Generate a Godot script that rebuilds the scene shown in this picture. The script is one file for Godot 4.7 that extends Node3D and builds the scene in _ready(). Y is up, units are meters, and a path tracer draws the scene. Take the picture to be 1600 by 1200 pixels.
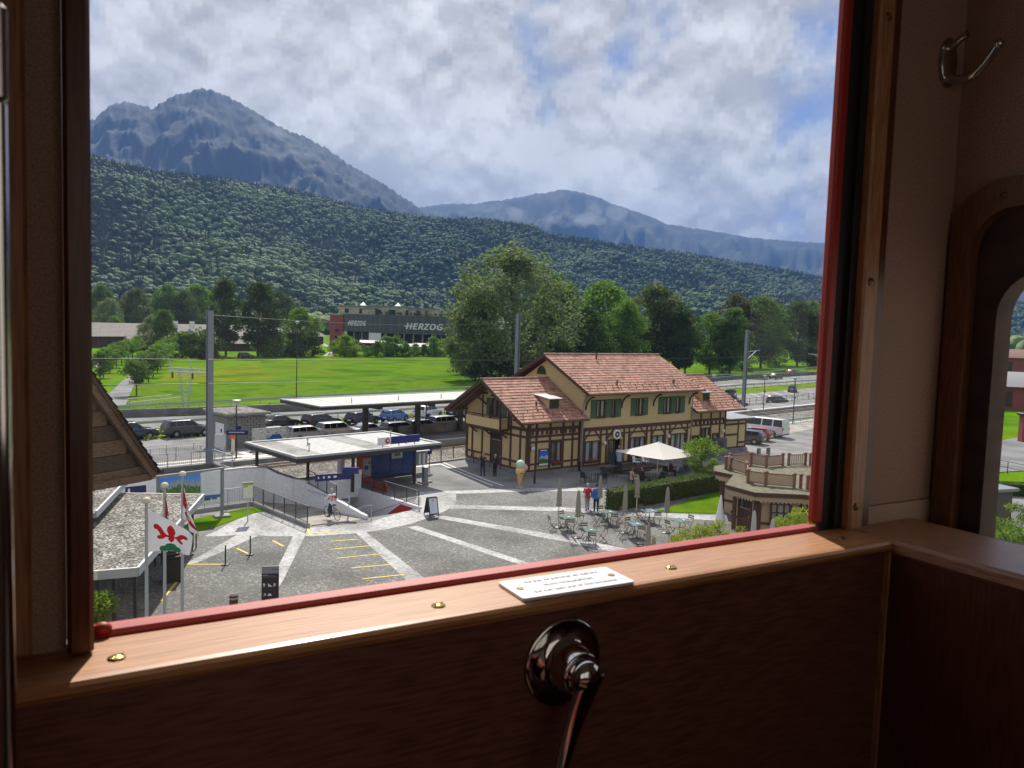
extends Node3D
# A station square,its railway,a meadow and wooded mountains,seen from inside a wooden railway carriage.
# World: y up,metres; the square is y = 0,the eye is 12 m above it in the carriage.
const OX := Vector3(1.41,0.0,-62.36)          # near corner of the station building
const RAIL_TURN := 43.5                          # the railway's direction,degrees
const HOUSE_TURN := 38.0                         # the station building's long side
const CAR_TURN := 30.0                           # the carriage's window wall
var M := {}
var rng := RandomNumberGenerator.new()
var taken := {}
# ---------------------------------------------------------------- mesh building
class MB:
	var v := PackedVector3Array()
	var nn := PackedVector3Array()
	var uv := PackedVector2Array()
	var co := PackedColorArray()
	var ix := PackedInt32Array()
	var tint := Color.WHITE
	func vert(p: Vector3,n: Vector3,t := Vector2.ZERO) -> int:
		v.append(p); nn.append(n); uv.append(t); co.append(tint)
		return v.size() - 1
	# corners counter-clockwise as seen from outside
	func tri(a: Vector3,b: Vector3,c: Vector3) -> void:
		var n := (b - a).cross(c - a)
		if n.length_squared() < 1e-16:
			return
		n = n.normalized()
		var i := v.size()
		vert(a,n); vert(b,n); vert(c,n)
		ix.append_array(PackedInt32Array([i,i + 2,i + 1]))
	func quad(a: Vector3,b: Vector3,c: Vector3,d: Vector3,u0 := 0.0,v0 := 0.0,u1 := 1.0,v1 := 1.0) -> void:
		var n := (c - a).cross(d - b)
		if n.length_squared() < 1e-16:
			return
		n = n.normalized()
		var i := v.size()
		vert(a,n,Vector2(u0,v1)); vert(b,n,Vector2(u1,v1)); vert(c,n,Vector2(u1,v0)); vert(d,n,Vector2(u0,v0))
		ix.append_array(PackedInt32Array([i,i + 2,i + 1,i,i + 3,i + 2]))
	func box(c: Vector3,s: Vector3,x := Basis.IDENTITY) -> void:
		var h := s * 0.5
		var p := []
		for k in 8:
			p.append(c + x * Vector3(h.x if k & 1 else -h.x,h.y if k & 2 else -h.y,h.z if k & 4 else -h.z))
		quad(p[4],p[5],p[7],p[6]); quad(p[1],p[0],p[2],p[3])
		quad(p[5],p[1],p[3],p[7]); quad(p[0],p[4],p[6],p[2])
		quad(p[6],p[7],p[3],p[2]); quad(p[0],p[1],p[5],p[4])
	# box with chamfered edges
	func cbox(c: Vector3,s: Vector3,b: float,x := Basis.IDENTITY) -> void:
		var h := s * 0.5
		b = minf(b,minf(h.x,minf(h.y,h.z)) * 0.9)
		var f := func(i: int,axis: int) -> Vector3:
			var sg := Vector3(1 if i & 1 else -1,1 if i & 2 else -1,1 if i & 4 else -1)
			var q := h - Vector3(b,b,b)
			q[axis] = h[axis]
			return c + x * (sg * q)
		for axis in 3:
			var a1 := (axis + 1) % 3
			var a2 := (axis + 2) % 3
			for side in 2:
				var base := (1 << axis) if side else 0
				var i0 := base
				var i1 := base | (1 << a1)
				var i2 := base | (1 << a1) | (1 << a2)
				var i3 := base | (1 << a2)
				if side:
					quad(f.call(i0,axis),f.call(i1,axis),f.call(i2,axis),f.call(i3,axis))
				else:
					quad(f.call(i3,axis),f.call(i2,axis),f.call(i1,axis),f.call(i0,axis))
			for k in 4:   # the edges along axis
				var e := ((1 << a1) if k & 1 else 0) | ((1 << a2) if k & 2 else 0)
				var e2 := e | (1 << axis)
				var q0: Vector3 = f.call(e,a1)
				var q1: Vector3 = f.call(e2,a1)
				var q2: Vector3 = f.call(e2,a2)
				var q3: Vector3 = f.call(e,a2)
				if (k == 1) or (k == 2):
					quad(q0,q1,q2,q3)
				else:
					quad(q3,q2,q1,q0)
		for i in 8:
			var a: Vector3 = f.call(i,0)
			var d: Vector3 = f.call(i,1)
			var e: Vector3 = f.call(i,2)
			if ((i & 1) + ((i >> 1) & 1) + ((i >> 2) & 1)) % 2 == 1:
				tri(a,d,e)
			else:
				tri(a,e,d)
	# a square-edged bar from a to b
	func bar(a: Vector3,b: Vector3,w: float,h: float,up := Vector3.UP) -> void:
		var d := b - a
		if d.length() < 1e-5:
			return
		var x := d.normalized()
		if absf(x.dot(up)) > 0.98:
			up = Vector3.RIGHT
		var z := x.cross(up).normalized()
		box((a + b) * 0.5,Vector3(d.length(),h,w),Basis(x,z.cross(x),z))
	# rows of points,smooth; wrap closes each row
	func surf(rows: Array,wrap := false,flip := false) -> void:
		var nr := rows.size()
		var nc: int = rows[0].size()
		var i0 := v.size()
		var acc := PackedVector3Array()
		acc.resize(nr * nc)
		var cols := nc if wrap else nc - 1
		var add := PackedInt32Array()
		for r in nr - 1:
			for k in cols:
				var k1 := (k + 1) % nc
				var a: Vector3 = rows[r][k]
				var b: Vector3 = rows[r][k1]
				var c: Vector3 = rows[r + 1][k1]
				var d: Vector3 = rows[r + 1][k]
				var n := (c - a).cross(d - b)
				if flip:
					n = -n
				for q in [r * nc + k,r * nc + k1,(r + 1) * nc + k1,(r + 1) * nc + k]:
					acc[q] += n
				var ia := i0 + r * nc + k
				var ib := i0 + r * nc + k1
				var ic := i0 + (r + 1) * nc + k1
				var id := i0 + (r + 1) * nc + k
				if flip:
					add.append_array(PackedInt32Array([ia,ib,ic,ia,ic,id]))
				else:
					add.append_array(PackedInt32Array([ia,ic,ib,ia,id,ic]))
		for r in nr:
			for k in nc:
				var n: Vector3 = acc[r * nc + k]
				vert(rows[r][k],n.normalized() if n.length_squared() > 1e-20 else Vector3.UP,Vector2(float(k) / maxf(1,cols),float(r) / (nr - 1)))
		ix.append_array(add)
	func tube(path: Array,radii,n := 6,caps := true) -> void:
		var rows := []
		var up := Vector3.UP
		for i in path.size():
			var d: Vector3 = (path[mini(i + 1,path.size() - 1)] - path[maxi(i - 1,0)]).normalized()
			if absf(d.dot(up)) > 0.95:
				up = Vector3.RIGHT if absf(d.x) < 0.9 else Vector3.BACK
			var x := d.cross(up).normalized()
			up = x.cross(d).normalized()
			var r: float = radii if (radii is float or radii is int) else radii[i]
			var row := PackedVector3Array()
			for k in n:
				var a := TAU * k / n
				row.append(path[i] + (x * cos(a) + up * sin(a)) * r)
			rows.append(row)
		surf(rows,true)
		if caps:
			cap(rows[0],false)
			cap(rows[-1],true)
	func cap(row,out: bool) -> void:
		var m := Vector3.ZERO
		for p in row:
			m += p
		m /= row.size()
		for k in row.size():
			var a: Vector3 = row[k]
			var b: Vector3 = row[(k + 1) % row.size()]
			if out:
				tri(m,a,b)
			else:
				tri(m,b,a)
	# profile of (radius,height) turned about the axis through o
	func lathe(prof: Array,n := 12,o := Vector3.ZERO,x := Basis.IDENTITY) -> void:
		var rows := []
		for p in prof:
			var row := PackedVector3Array()
			for k in n:
				var a := -TAU * k / n
				row.append(o + x * Vector3(cos(a) * p[0],p[1],sin(a) * p[0]))
			rows.append(row)
		surf(rows,true)
	func cyl(a: Vector3,b: Vector3,r: float,n := 10) -> void:
		tube([a,b],r,n,true)
	func ball(c: Vector3,r: Vector3,n := 10,m := 7) -> void:
		var rows := []
		for i in m + 1:
			var ph := -PI / 2 + PI * i / m
			var row := PackedVector3Array()
			for k in n:
				var a := -TAU * k / n
				row.append(c + Vector3(cos(a) * cos(ph) * r.x,sin(ph) * r.y,sin(a) * cos(ph) * r.z))
			rows.append(row)
		surf(rows,true)
	# flat polygon (x,y) pushed from z0 to z1 in the frame x
	func prism(poly: PackedVector2Array,z0: float,z1: float,x := Transform3D.IDENTITY) -> void:
		var p := poly.duplicate()
		if Geometry2D.is_polygon_clockwise(p):
			p.reverse()
		var t := Geometry2D.triangulate_polygon(p)
		for i in range(0,t.size(),3):
			var a := p[t[i]]
			var b := p[t[i + 1]]
			var c := p[t[i + 2]]
			if (b - a).cross(c - a) < 0:
				var s := b
				b = c
				c = s
			tri(x * Vector3(a.x,a.y,z1),x * Vector3(b.x,b.y,z1),x * Vector3(c.x,c.y,z1))
			tri(x * Vector3(a.x,a.y,z0),x * Vector3(c.x,c.y,z0),x * Vector3(b.x,b.y,z0))
		for i in p.size():
			var a := p[i]
			var b := p[(i + 1) % p.size()]
			quad(x * Vector3(a.x,a.y,z0),x * Vector3(b.x,b.y,z0),x * Vector3(b.x,b.y,z1),x * Vector3(a.x,a.y,z1))
	func append(o: MB,x: Transform3D) -> void:
		var i0 := v.size()
		for k in o.v.size():
			v.append(x * o.v[k])
			nn.append((x.basis * o.nn[k]).normalized())
		uv.append_array(o.uv)
		co.append_array(o.co)
		for k in o.ix:
			ix.append(k + i0)
	func mesh(colors := false) -> ArrayMesh:
		var a := []
		a.resize(Mesh.ARRAY_MAX)
		a[Mesh.ARRAY_VERTEX] = v
		a[Mesh.ARRAY_NORMAL] = nn
		a[Mesh.ARRAY_TEX_UV] = uv
		if colors:
			a[Mesh.ARRAY_COLOR] = co
		a[Mesh.ARRAY_INDEX] = ix
		var m := ArrayMesh.new()
		m.add_surface_from_arrays(Mesh.PRIMITIVE_TRIANGLES,a)
		return m
func numbered(called: String) -> String:
	var k: int = taken.get(called,0)
	taken[called] = k + 1
	return called if k == 0 else "%s_%03d" % [called,k]
func part(called: String,b,m: Material,parent: Node = self,colors := false) -> MeshInstance3D:
	var o := MeshInstance3D.new()
	var used := {}
	if parent.has_meta("names"):
		used = parent.get_meta("names")
	var k: int = used.get(called,0)
	used[called] = k + 1
	parent.set_meta("names",used)
	o.name = called if k == 0 else "%s_%03d" % [called,k]
	o.mesh = b.mesh(colors) if b is MB else b
	o.material_override = m
	parent.add_child(o,true)
	return o
func tag(o: Node,label: String,category: String,group := "",kind := "") -> Node:
	o.set_meta("label",label)
	o.set_meta("category",category)
	if group:
		o.set_meta("group",group)
	if kind:
		o.set_meta("kind",kind)
	return o
func thing(called: String,label: String,category: String,at := Vector3.ZERO,turn := 0.0,group := "") -> Node3D:
	var o := Node3D.new()
	o.name = numbered(called)
	o.position = at
	o.rotation_degrees.y = turn
	tag(o,label,category,group)
	add_child(o)
	return o
func single(called: String,b,m: Material,label: String,category: String,at := Vector3.ZERO,turn := 0.0,group := "") -> MeshInstance3D:
	var o := MeshInstance3D.new()
	o.name = numbered(called)
	o.mesh = b.mesh() if b is MB else b
	o.material_override = m
	o.position = at
	o.rotation_degrees.y = turn
	tag(o,label,category,group)
	add_child(o)
	return o
func struct(called: String,b,m: Material,label := "",category := "",at := Vector3.ZERO,turn := 0.0) -> MeshInstance3D:
	var o := single(called,b,m,label,category,at,turn)
	o.set_meta("kind","structure")
	return o
func dup(o: Node3D,label: String,at: Vector3,turn := 0.0,group := "") -> Node3D:
	var c: Node3D = o.duplicate()
	var stem: String = String(o.name)
	if o.has_meta("stem"):
		stem = o.get_meta("stem")
	c.name = numbered(stem)
	c.position = at
	c.rotation_degrees.y = turn
	c.set_meta("label",label)
	if group:
		c.set_meta("group",group)
	add_child(c)
	return c
func nth(k: int) -> String:
	var w := ["first","second","third","fourth","fifth","sixth","seventh","eighth","ninth","tenth","eleventh","twelfth","thirteenth","fourteenth","fifteenth","sixteenth","seventeenth","eighteenth","nineteenth","twentieth"]
	return w[k] if k < 20 else "twenty-" + w[k - 20]
# frames: (along,height,back) of the railway and of the station building
func R(s: float,h: float,t: float) -> Vector3:
	var a := deg_to_rad(RAIL_TURN)
	return OX + Vector3(cos(a),0,-sin(a)) * s + Vector3(-sin(a),0,-cos(a)) * t + Vector3(0,h,0)
func V(x: float,z: float,y := 0.0) -> Vector3:
	return Vector3(x,y,z)
func R2(s: float,t: float) -> Vector2:
	var p := R(s,0,t)
	return Vector2(p.x,p.z)
# ---------------------------------------------------------------- materials
func lin(r: float,g: float,b: float) -> Color:
	return Color(r,g,b).linear_to_srgb()
func mat(called: String,c: Color,rough := 0.8,metal := 0.0) -> StandardMaterial3D:
	var m := StandardMaterial3D.new()
	m.resource_name = called
	m.albedo_color = c
	m.roughness = rough
	m.metallic = metal
	M[called] = m
	return m
func noise_tex(freq: float,stops: Array,seed_ := 1,kind := FastNoiseLite.TYPE_SIMPLEX_SMOOTH,oct := 4,size := 512,normal := 0.0,cell := 0) -> NoiseTexture2D:
	var n := FastNoiseLite.new()
	n.seed = seed_
	n.noise_type = kind
	n.frequency = freq
	n.fractal_type = FastNoiseLite.FRACTAL_FBM if oct > 1 else FastNoiseLite.FRACTAL_NONE
	n.fractal_octaves = oct
	if kind == FastNoiseLite.TYPE_CELLULAR:
		n.cellular_return_type = FastNoiseLite.RETURN_CELL_VALUE if cell == 0 else FastNoiseLite.RETURN_DISTANCE2_SUB
		n.cellular_jitter = 0.75
	var t := NoiseTexture2D.new()
	t.width = size
	t.height = size
	t.seamless = true
	t.seamless_blend_skirt = 0.08
	t.generate_mipmaps = false
	t.noise = n
	if normal > 0.0:
		t.as_normal_map = true
		t.bump_strength = normal
	else:
		var g := Gradient.new()
		var off := PackedFloat32Array()
		var cs := PackedColorArray()
		for s in stops:
			off.append(s[0])
			cs.append(s[1])
		g.offsets = off
		g.colors = cs
		t.color_ramp = g
	return t
func grey(a: float) -> Color:
	return Color(a,a,a)
# a material with a triplanar colour texture; size = metres that the texture spans
func tmat(called: String,c: Color,tex: Texture2D,size: Vector3,rough := 0.85,world := true,bump: Texture2D = null,bump_cm := 1.0) -> StandardMaterial3D:
	var m := mat(called,c,rough)
	m.albedo_texture = tex
	m.uv1_triplanar = true
	m.uv1_world_triplanar = world
	m.uv1_triplanar_sharpness = 4.0
	m.uv1_scale = Vector3(1.0 / size.x,1.0 / size.y,1.0 / size.z)
	if bump:
		m.heightmap_enabled = true
		m.heightmap_texture = bump
		m.heightmap_scale = bump_cm
	return m
func wear(m: StandardMaterial3D,tex: Texture2D,size: float) -> void:
	m.detail_enabled = true
	m.detail_blend_mode = BaseMaterial3D.BLEND_MODE_MUL
	m.detail_uv_layer = BaseMaterial3D.DETAIL_UV_2
	m.detail_albedo = tex
	m.uv2_triplanar = true
	m.uv2_world_triplanar = m.uv1_world_triplanar
	m.uv2_scale = Vector3.ONE / size
func glass(called: String,c: Color,alpha: float) -> StandardMaterial3D:
	var m := mat(called,Color(c.r,c.g,c.b,alpha),0.04)
	m.transparency = BaseMaterial3D.TRANSPARENCY_ALPHA
	return m
func picture(called: String,im: Image,rough := 0.5) -> StandardMaterial3D:
	var m := mat(called,Color.WHITE,rough)
	m.albedo_texture = ImageTexture.create_from_image(im)
	m.texture_repeat = false
	return m
# flat polygon drawn into an image (0..1 coordinates)
func paint(im: Image,poly: PackedVector2Array,c: Color) -> void:
	var w := im.get_width()
	var h := im.get_height()
	var lo := Vector2(9,9)
	var hi := Vector2(-9,-9)
	for p in poly:
		lo = lo.min(p)
		hi = hi.max(p)
	for y in range(maxi(0,int(lo.y * h)),mini(h,int(hi.y * h) + 1)):
		for x in range(maxi(0,int(lo.x * w)),mini(w,int(hi.x * w) + 1)):
			if Geometry2D.is_point_in_polygon(Vector2((x + 0.5) / w,(y + 0.5) / h),poly):
				im.set_pixel(x,y,c)
func rect(im: Image,x0: float,y0: float,x1: float,y1: float,c: Color) -> void:
	var w := im.get_width()
	var h := im.get_height()
	im.fill_rect(Rect2i(int(x0 * w),int(y0 * h),maxi(1,int((x1 - x0) * w)),maxi(1,int((y1 - y0) * h))),c)
func oval(cx: float,cy: float,rx: float,ry: float,n := 20) -> PackedVector2Array:
	var p := PackedVector2Array()
	for k in n:
		p.append(Vector2(cx + cos(TAU * k / n) * rx,cy + sin(TAU * k / n) * ry))
	return p
# raised lettering
func letters(text: String,high: float,deep: float,font_names := ["Droid Sans"],bold := 400) -> TextMesh:
	var f := SystemFont.new()
	f.font_names = PackedStringArray(font_names)
	f.font_weight = bold
	var t := TextMesh.new()
	t.font = f
	t.text = text
	t.font_size = 48
	t.pixel_size = high / 48.0 * 1.35
	t.depth = deep
	t.curve_step = 2.0
	return t
func make_materials() -> void:
	var soft := noise_tex(0.012,[[0.0,grey(0.72)],[0.5,grey(0.9)],[1.0,grey(1.0)]],3,FastNoiseLite.TYPE_SIMPLEX_SMOOTH,5)
	var speck := noise_tex(0.16,[[0.0,grey(0.62)],[0.45,grey(0.86)],[0.8,grey(0.97)],[1.0,grey(1.0)]],5,FastNoiseLite.TYPE_SIMPLEX_SMOOTH,3)
	var patch := noise_tex(0.008,[[0.0,grey(0.66)],[0.4,grey(0.86)],[0.6,grey(0.95)],[1.0,grey(1.0)]],11,FastNoiseLite.TYPE_SIMPLEX_SMOOTH,6)
	M.soft = soft
	M.speck = speck
	M.patch = patch
	# stone of the square: grey-brown setts,some pale
	var sett := noise_tex(0.092,[[0.0,Color(0.58,0.585,0.575)],[0.25,Color(0.71,0.71,0.69)],[0.5,Color(0.64,0.645,0.63)],[0.72,Color(0.77,0.77,0.75)],[0.9,Color(0.82,0.82,0.80)],[0.965,Color(0.95,0.95,0.93)],[1.0,Color(1,1,1)]],8,FastNoiseLite.TYPE_CELLULAR,1,1024)
	var sett_gap := noise_tex(0.092,[[0.0,grey(0.0)],[0.25,grey(0.85)],[1.0,grey(1.0)]],8,FastNoiseLite.TYPE_CELLULAR,1,1024,0.0,1)
	wear(tmat("cobble",lin(0.35,0.355,0.35),sett,Vector3(8.3,8.3,8.3),0.85,true,sett_gap,1.2),patch,23.0)
	var slab := noise_tex(0.05,[[0.0,grey(0.8)],[0.5,grey(0.93)],[1.0,grey(1.0)]],18,FastNoiseLite.TYPE_CELLULAR,1)
	wear(tmat("pale_setts",lin(0.56,0.56,0.56),slab,Vector3(4,4,4),0.8,true,sett_gap,0.5),patch,17.0)
	wear(tmat("asphalt",lin(0.32,0.32,0.32),speck,Vector3(3,3,3),0.9),patch,19.0)
	wear(tmat("asphalt_road",lin(0.29,0.295,0.30),speck,Vector3(3,3,3),0.9),patch,31.0)
	wear(tmat("asphalt_old",lin(0.16,0.16,0.165),speck,Vector3(3,3,3),0.9),patch,13.0)
	wear(tmat("concrete",lin(0.45,0.45,0.43),speck,Vector3(2.5,2.5,2.5),0.85),patch,7.0)
	wear(tmat("concrete_grey",lin(0.30,0.30,0.295),speck,Vector3(2.5,2.5,2.5),0.85),patch,7.0)
	wear(tmat("ramp_floor",lin(0.52,0.48,0.42),speck,Vector3(2.5,2.5,2.5),0.85),patch,7.0)
	tmat("white_wall",lin(0.86,0.86,0.88),noise_tex(0.02,[[0.0,grey(0.9)],[1.0,grey(1.0)]],61),Vector3(3,3,3),0.8)
	tmat("roof_sheet",lin(0.36,0.37,0.37),soft,Vector3(4,4,4),0.55)
	tmat("roof_sheet_light",lin(0.40,0.41,0.415),soft,Vector3(4,4,4),0.5)
	var gravel := noise_tex(0.055,[[0.0,Color(0.26,0.25,0.24)],[0.3,Color(0.52,0.50,0.48)],[0.65,Color(0.74,0.73,0.70)],[1.0,Color(1,1,0.98)]],21,FastNoiseLite.TYPE_CELLULAR,1,1024)
	wear(tmat("ballast",lin(0.52,0.50,0.47),gravel,Vector3(5,5,5),0.95,true,gravel,3.0),patch,9.0)
	wear(tmat("roof_gravel",lin(0.56,0.55,0.53),gravel,Vector3(4.3,4.3,4.3),0.95,true,gravel,2.5),patch,6.0)
	# meadow
	var grass := noise_tex(0.05,[[0.0,Color(0.62,0.76,0.5)],[0.35,Color(0.82,0.92,0.72)],[0.6,Color(0.95,0.98,0.8)],[1.0,Color(1,1,0.92)]],31,FastNoiseLite.TYPE_SIMPLEX_SMOOTH,5)
	var sward := noise_tex(0.006,[[0.0,Color(0.56,0.68,0.5)],[0.35,Color(0.80,0.86,0.7)],[0.55,Color(0.95,0.95,0.78)],[0.75,Color(0.9,0.84,0.6)],[1.0,Color(1,0.92,0.62)]],33,FastNoiseLite.TYPE_SIMPLEX_SMOOTH,5)
	wear(tmat("meadow",lin(0.17,0.29,0.012),grass,Vector3(9,9,9),0.95,true,grass,4.0),sward,90.0)
	wear(tmat("meadow_tall",lin(0.16,0.26,0.012),grass,Vector3(6,6,6),0.95,true,grass,8.0),sward,60.0)
	wear(tmat("meadow_ochre",lin(0.24,0.27,0.015),grass,Vector3(6,6,6),0.95,true,grass,8.0),sward,47.0)
	wear(tmat("lawn",lin(0.15,0.25,0.012),grass,Vector3(3,3,3),0.95,true,grass,2.0),sward,20.0)
	wear(tmat("verge",lin(0.22,0.29,0.06),grass,Vector3(3,3,3),0.95,true,grass,3.0),sward,14.0)
	for q in ["meadow","lawn","meadow_tall","meadow_ochre","verge"]:
		M[q].metallic_specular = 0.1
	# house
	tmat("ochre_render",lin(0.68,0.50,0.25),noise_tex(0.03,[[0.0,grey(0.84)],[0.5,grey(0.94)],[1.0,grey(1.0)]],62,FastNoiseLite.TYPE_SIMPLEX_SMOOTH,5),Vector3(2.2,2.2,2.2),0.9)
	wear(tmat("plinth",lin(0.36,0.35,0.33),speck,Vector3(1.5,1.5,1.5),0.9),patch,4.0)
	var grain := noise_tex(0.02,[[0.0,grey(0.55)],[0.4,grey(0.8)],[0.6,grey(0.9)],[1.0,grey(1.0)]],41,FastNoiseLite.TYPE_SIMPLEX_SMOOTH,4)
	M.grain = grain
	tmat("beam",lin(0.115,0.048,0.028),grain,Vector3(0.9,0.5,0.9),0.75)
	tmat("beam_dark",lin(0.075,0.038,0.027),grain,Vector3(0.9,0.5,0.9),0.75)
	tmat("old_wood",lin(0.20,0.125,0.075),grain,Vector3(2.5,0.35,2.5),0.85)
	tmat("old_wood_dark",lin(0.10,0.06,0.035),grain,Vector3(2.5,0.35,2.5),0.85)
	var tile := noise_tex(0.09,[[0.0,Color(0.72,0.66,0.64)],[0.3,Color(0.88,0.84,0.82)],[0.7,Color(0.97,0.95,0.94)],[1.0,Color(1,1,1)]],51,FastNoiseLite.TYPE_CELLULAR,1)
	wear(tmat("roof_tile",lin(0.58,0.31,0.225),tile,Vector3(14,14,14),0.8),soft,9.0)
	tmat("roof_tile_old",lin(0.30,0.14,0.10),tile,Vector3(14,14,14),0.85)
	tmat("roof_tile_dark",lin(0.13,0.075,0.06),tile,Vector3(6,6,6),0.85)
	tmat("barn_roof",lin(0.24,0.21,0.19),soft,Vector3(8,8,8),0.85)
	mat("shutter",lin(0.055,0.12,0.055),0.7)
	mat("curtain",lin(0.42,0.41,0.38),0.9)
	glass("window_glass",Color(0.75,0.82,0.85),0.12)
	mat("dark_glass",lin(0.012,0.014,0.016),0.06)
	mat("zinc",lin(0.30,0.31,0.33),0.45,0.6)
	mat("copper",lin(0.16,0.08,0.05),0.5,0.5)
	mat("steel",lin(0.42,0.43,0.45),0.4,0.7)
	mat("galvanised",lin(0.42,0.45,0.47),0.5,0.35)
	mat("pole_grey",lin(0.22,0.24,0.27),0.55,0.3)
	mat("anthracite",lin(0.035,0.037,0.040),0.5,0.2)
	mat("black",lin(0.012,0.012,0.013),0.5)
	mat("rubber",lin(0.016,0.016,0.017),0.85)
	mat("rail_steel",lin(0.20,0.15,0.12),0.5,0.5)
	mat("sleeper",lin(0.12,0.09,0.07),0.9)
	mat("white_paint",lin(0.78,0.78,0.76),0.6)
	mat("cream_paint",lin(0.72,0.66,0.52),0.7)
	mat("yellow_paint",lin(0.68,0.52,0.06),0.7)
	mat("red_paint",lin(0.45,0.035,0.03),0.45)
	mat("blue_sign",lin(0.012,0.025,0.17),0.4)
	mat("orange",lin(0.75,0.16,0.03),0.5)
	mat("red_brick",lin(0.28,0.07,0.06),0.85)
	mat("facade_grey",lin(0.115,0.112,0.115),0.55,0.2)
	mat("facade_panel",lin(0.085,0.083,0.086),0.5,0.2)
	tmat("cream_wall",lin(0.62,0.56,0.40),soft,Vector3(9,9,9),0.85)
	mat("red_sheet",lin(0.36,0.11,0.08),0.7)
	mat("grey_sheet",lin(0.34,0.335,0.33),0.65)
	tmat("shed_wood",lin(0.085,0.042,0.03),grain,Vector3(2.5,0.5,2.5),0.85)
	wear(tmat("block_stone",lin(0.44,0.43,0.40),soft,Vector3(1,1,1),0.9),speck,1.0)
	# plants
	for q in [["leaf_dark",0.055,0.105,0.025],["leaf_mid",0.10,0.18,0.04],["leaf_bright",0.14,0.26,0.04],["leaf_lime",0.20,0.31,0.045],["leaf_willow",0.20,0.25,0.15],["leaf_olive",0.11,0.14,0.045],["leaf_brown",0.105,0.085,0.04],["leaf_hedge",0.085,0.14,0.026],["leaf_yellow",0.30,0.37,0.045]]:
		var m := mat(q[0],lin(q[1],q[2],q[3]),0.7)
		m.vertex_color_use_as_albedo = true
		m.backlight_enabled = true
		m.backlight = lin(0.9,1.0,0.45)
	tmat("bark",lin(0.13,0.105,0.08),grain,Vector3(0.6,2.0,0.6),0.95)
	var wood_cover := mat("forest_leaf",Color.WHITE,0.8)
	wood_cover.vertex_color_use_as_albedo = true
	mat("skin",lin(0.50,0.27,0.18),0.6)
	# train
	M.train_beige = tmat("train_beige",lin(0.44,0.275,0.21),speck,Vector3(0.25,0.25,0.25),0.75,false,speck,0.03)
	tmat("train_beige_light",lin(0.50,0.35,0.25),speck,Vector3(0.2,0.2,0.2),0.7,false)
	var oak := noise_tex(0.022,[[0.0,Color(0.68,0.61,0.54)],[0.35,Color(0.84,0.80,0.75)],[0.55,Color(0.92,0.90,0.87)],[1.0,Color(1,1,1)]],77,FastNoiseLite.TYPE_SIMPLEX_SMOOTH,5)
	var oakm := tmat("oak_sill",lin(0.50,0.235,0.09),oak,Vector3(1.3,0.05,0.035),0.5,false,oak,0.02)
	oakm.clearcoat_enabled = true
	oakm.clearcoat = 0.2
	oakm.clearcoat_roughness = 0.22
	tmat("oak_post",lin(0.46,0.24,0.12),oak,Vector3(0.05,0.8,0.05),0.4,false)
	tmat("mahogany",lin(0.12,0.034,0.018),oak,Vector3(0.06,0.8,0.06),0.32,false)
	tmat("mahogany_panel",lin(0.18,0.07,0.058),oak,Vector3(0.7,0.06,0.06),0.42,false)
	var ledge := tmat("oak_ledge",lin(0.40,0.19,0.10),oak,Vector3(0.05,0.05,0.6),0.42,false,oak,0.03)
	ledge.clearcoat_enabled = true
	ledge.clearcoat = 0.3
	var red := mat("red_lacquer",lin(0.34,0.018,0.010),0.5)
	red.clearcoat_enabled = true
	red.clearcoat = 0.08
	mat("channel_black",lin(0.012,0.011,0.011),0.7)
	mat("chrome",lin(0.62,0.61,0.60),0.08,1.0)
	mat("chrome_worn",lin(0.50,0.48,0.45),0.2,1.0)
	mat("brass",lin(0.62,0.42,0.14),0.22,1.0)
	mat("screw_bronze",lin(0.22,0.13,0.07),0.4,0.8)
	mat("plastic_white",lin(0.80,0.80,0.84),0.35)
	mat("ink",lin(0.30,0.30,0.33),0.6)
	tmat("train_ceiling",lin(0.55,0.48,0.38),soft,Vector3(1,1,1),0.7,false)
	tmat("train_floor",lin(0.10,0.055,0.035),grain,Vector3(1,0.2,0.2),0.6,false)
	tmat("seat_leather",lin(0.16,0.035,0.025),soft,Vector3(0.5,0.5,0.5),0.5,false)
# ---------------------------------------------------------------- sky: layered cloud,computed
const SKY_W := 4096
const SKY_H := 2048
# cloud masses: azimuth and elevation in degrees (0 = the camera's forward,right positive),half sizes,amount,brightness
const BLOBS := [
	[-24.0,20.0,8.0,5.0,0.5,-0.20],[-28.0,16.0,4.0,2.2,0.4,-0.04],[-11.5,16.5,4.5,3.2,0.5,-0.17],[-10.0,11.0,4.0,3.6,0.6,-0.15],[-20.0,16.5,4.0,1.8,0.3,-0.08],
	[3.2,11.5,5.5,1.7,0.6,-0.20],[10.5,13.0,2.6,1.4,0.4,-0.07],[19.0,8.4,4.5,1.1,0.5,-0.14],[12.0,7.4,4.0,0.9,0.5,-0.07],[-5.6,15.4,2.4,1.0,0.3,-0.08],
	[0.5,21.5,3.6,3.6,0.42,0.06],[18.0,22.6,5.0,1.4,0.3,0.04],[4.5,20.0,6.0,3.0,0.1,0.04],[12.0,23.5,9.0,2.5,0.1,0.02],
	[-3.6,21.6,0.9,1.3,-0.9,0.0],[-3.9,17.2,0.6,0.9,-0.8,0.0],[14.8,20.4,2.6,0.6,-0.75,0.0],[21.5,20.5,2.6,0.7,-0.75,0.0],[21.7,15.4,0.7,0.5,-0.8,0.0],
]
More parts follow.
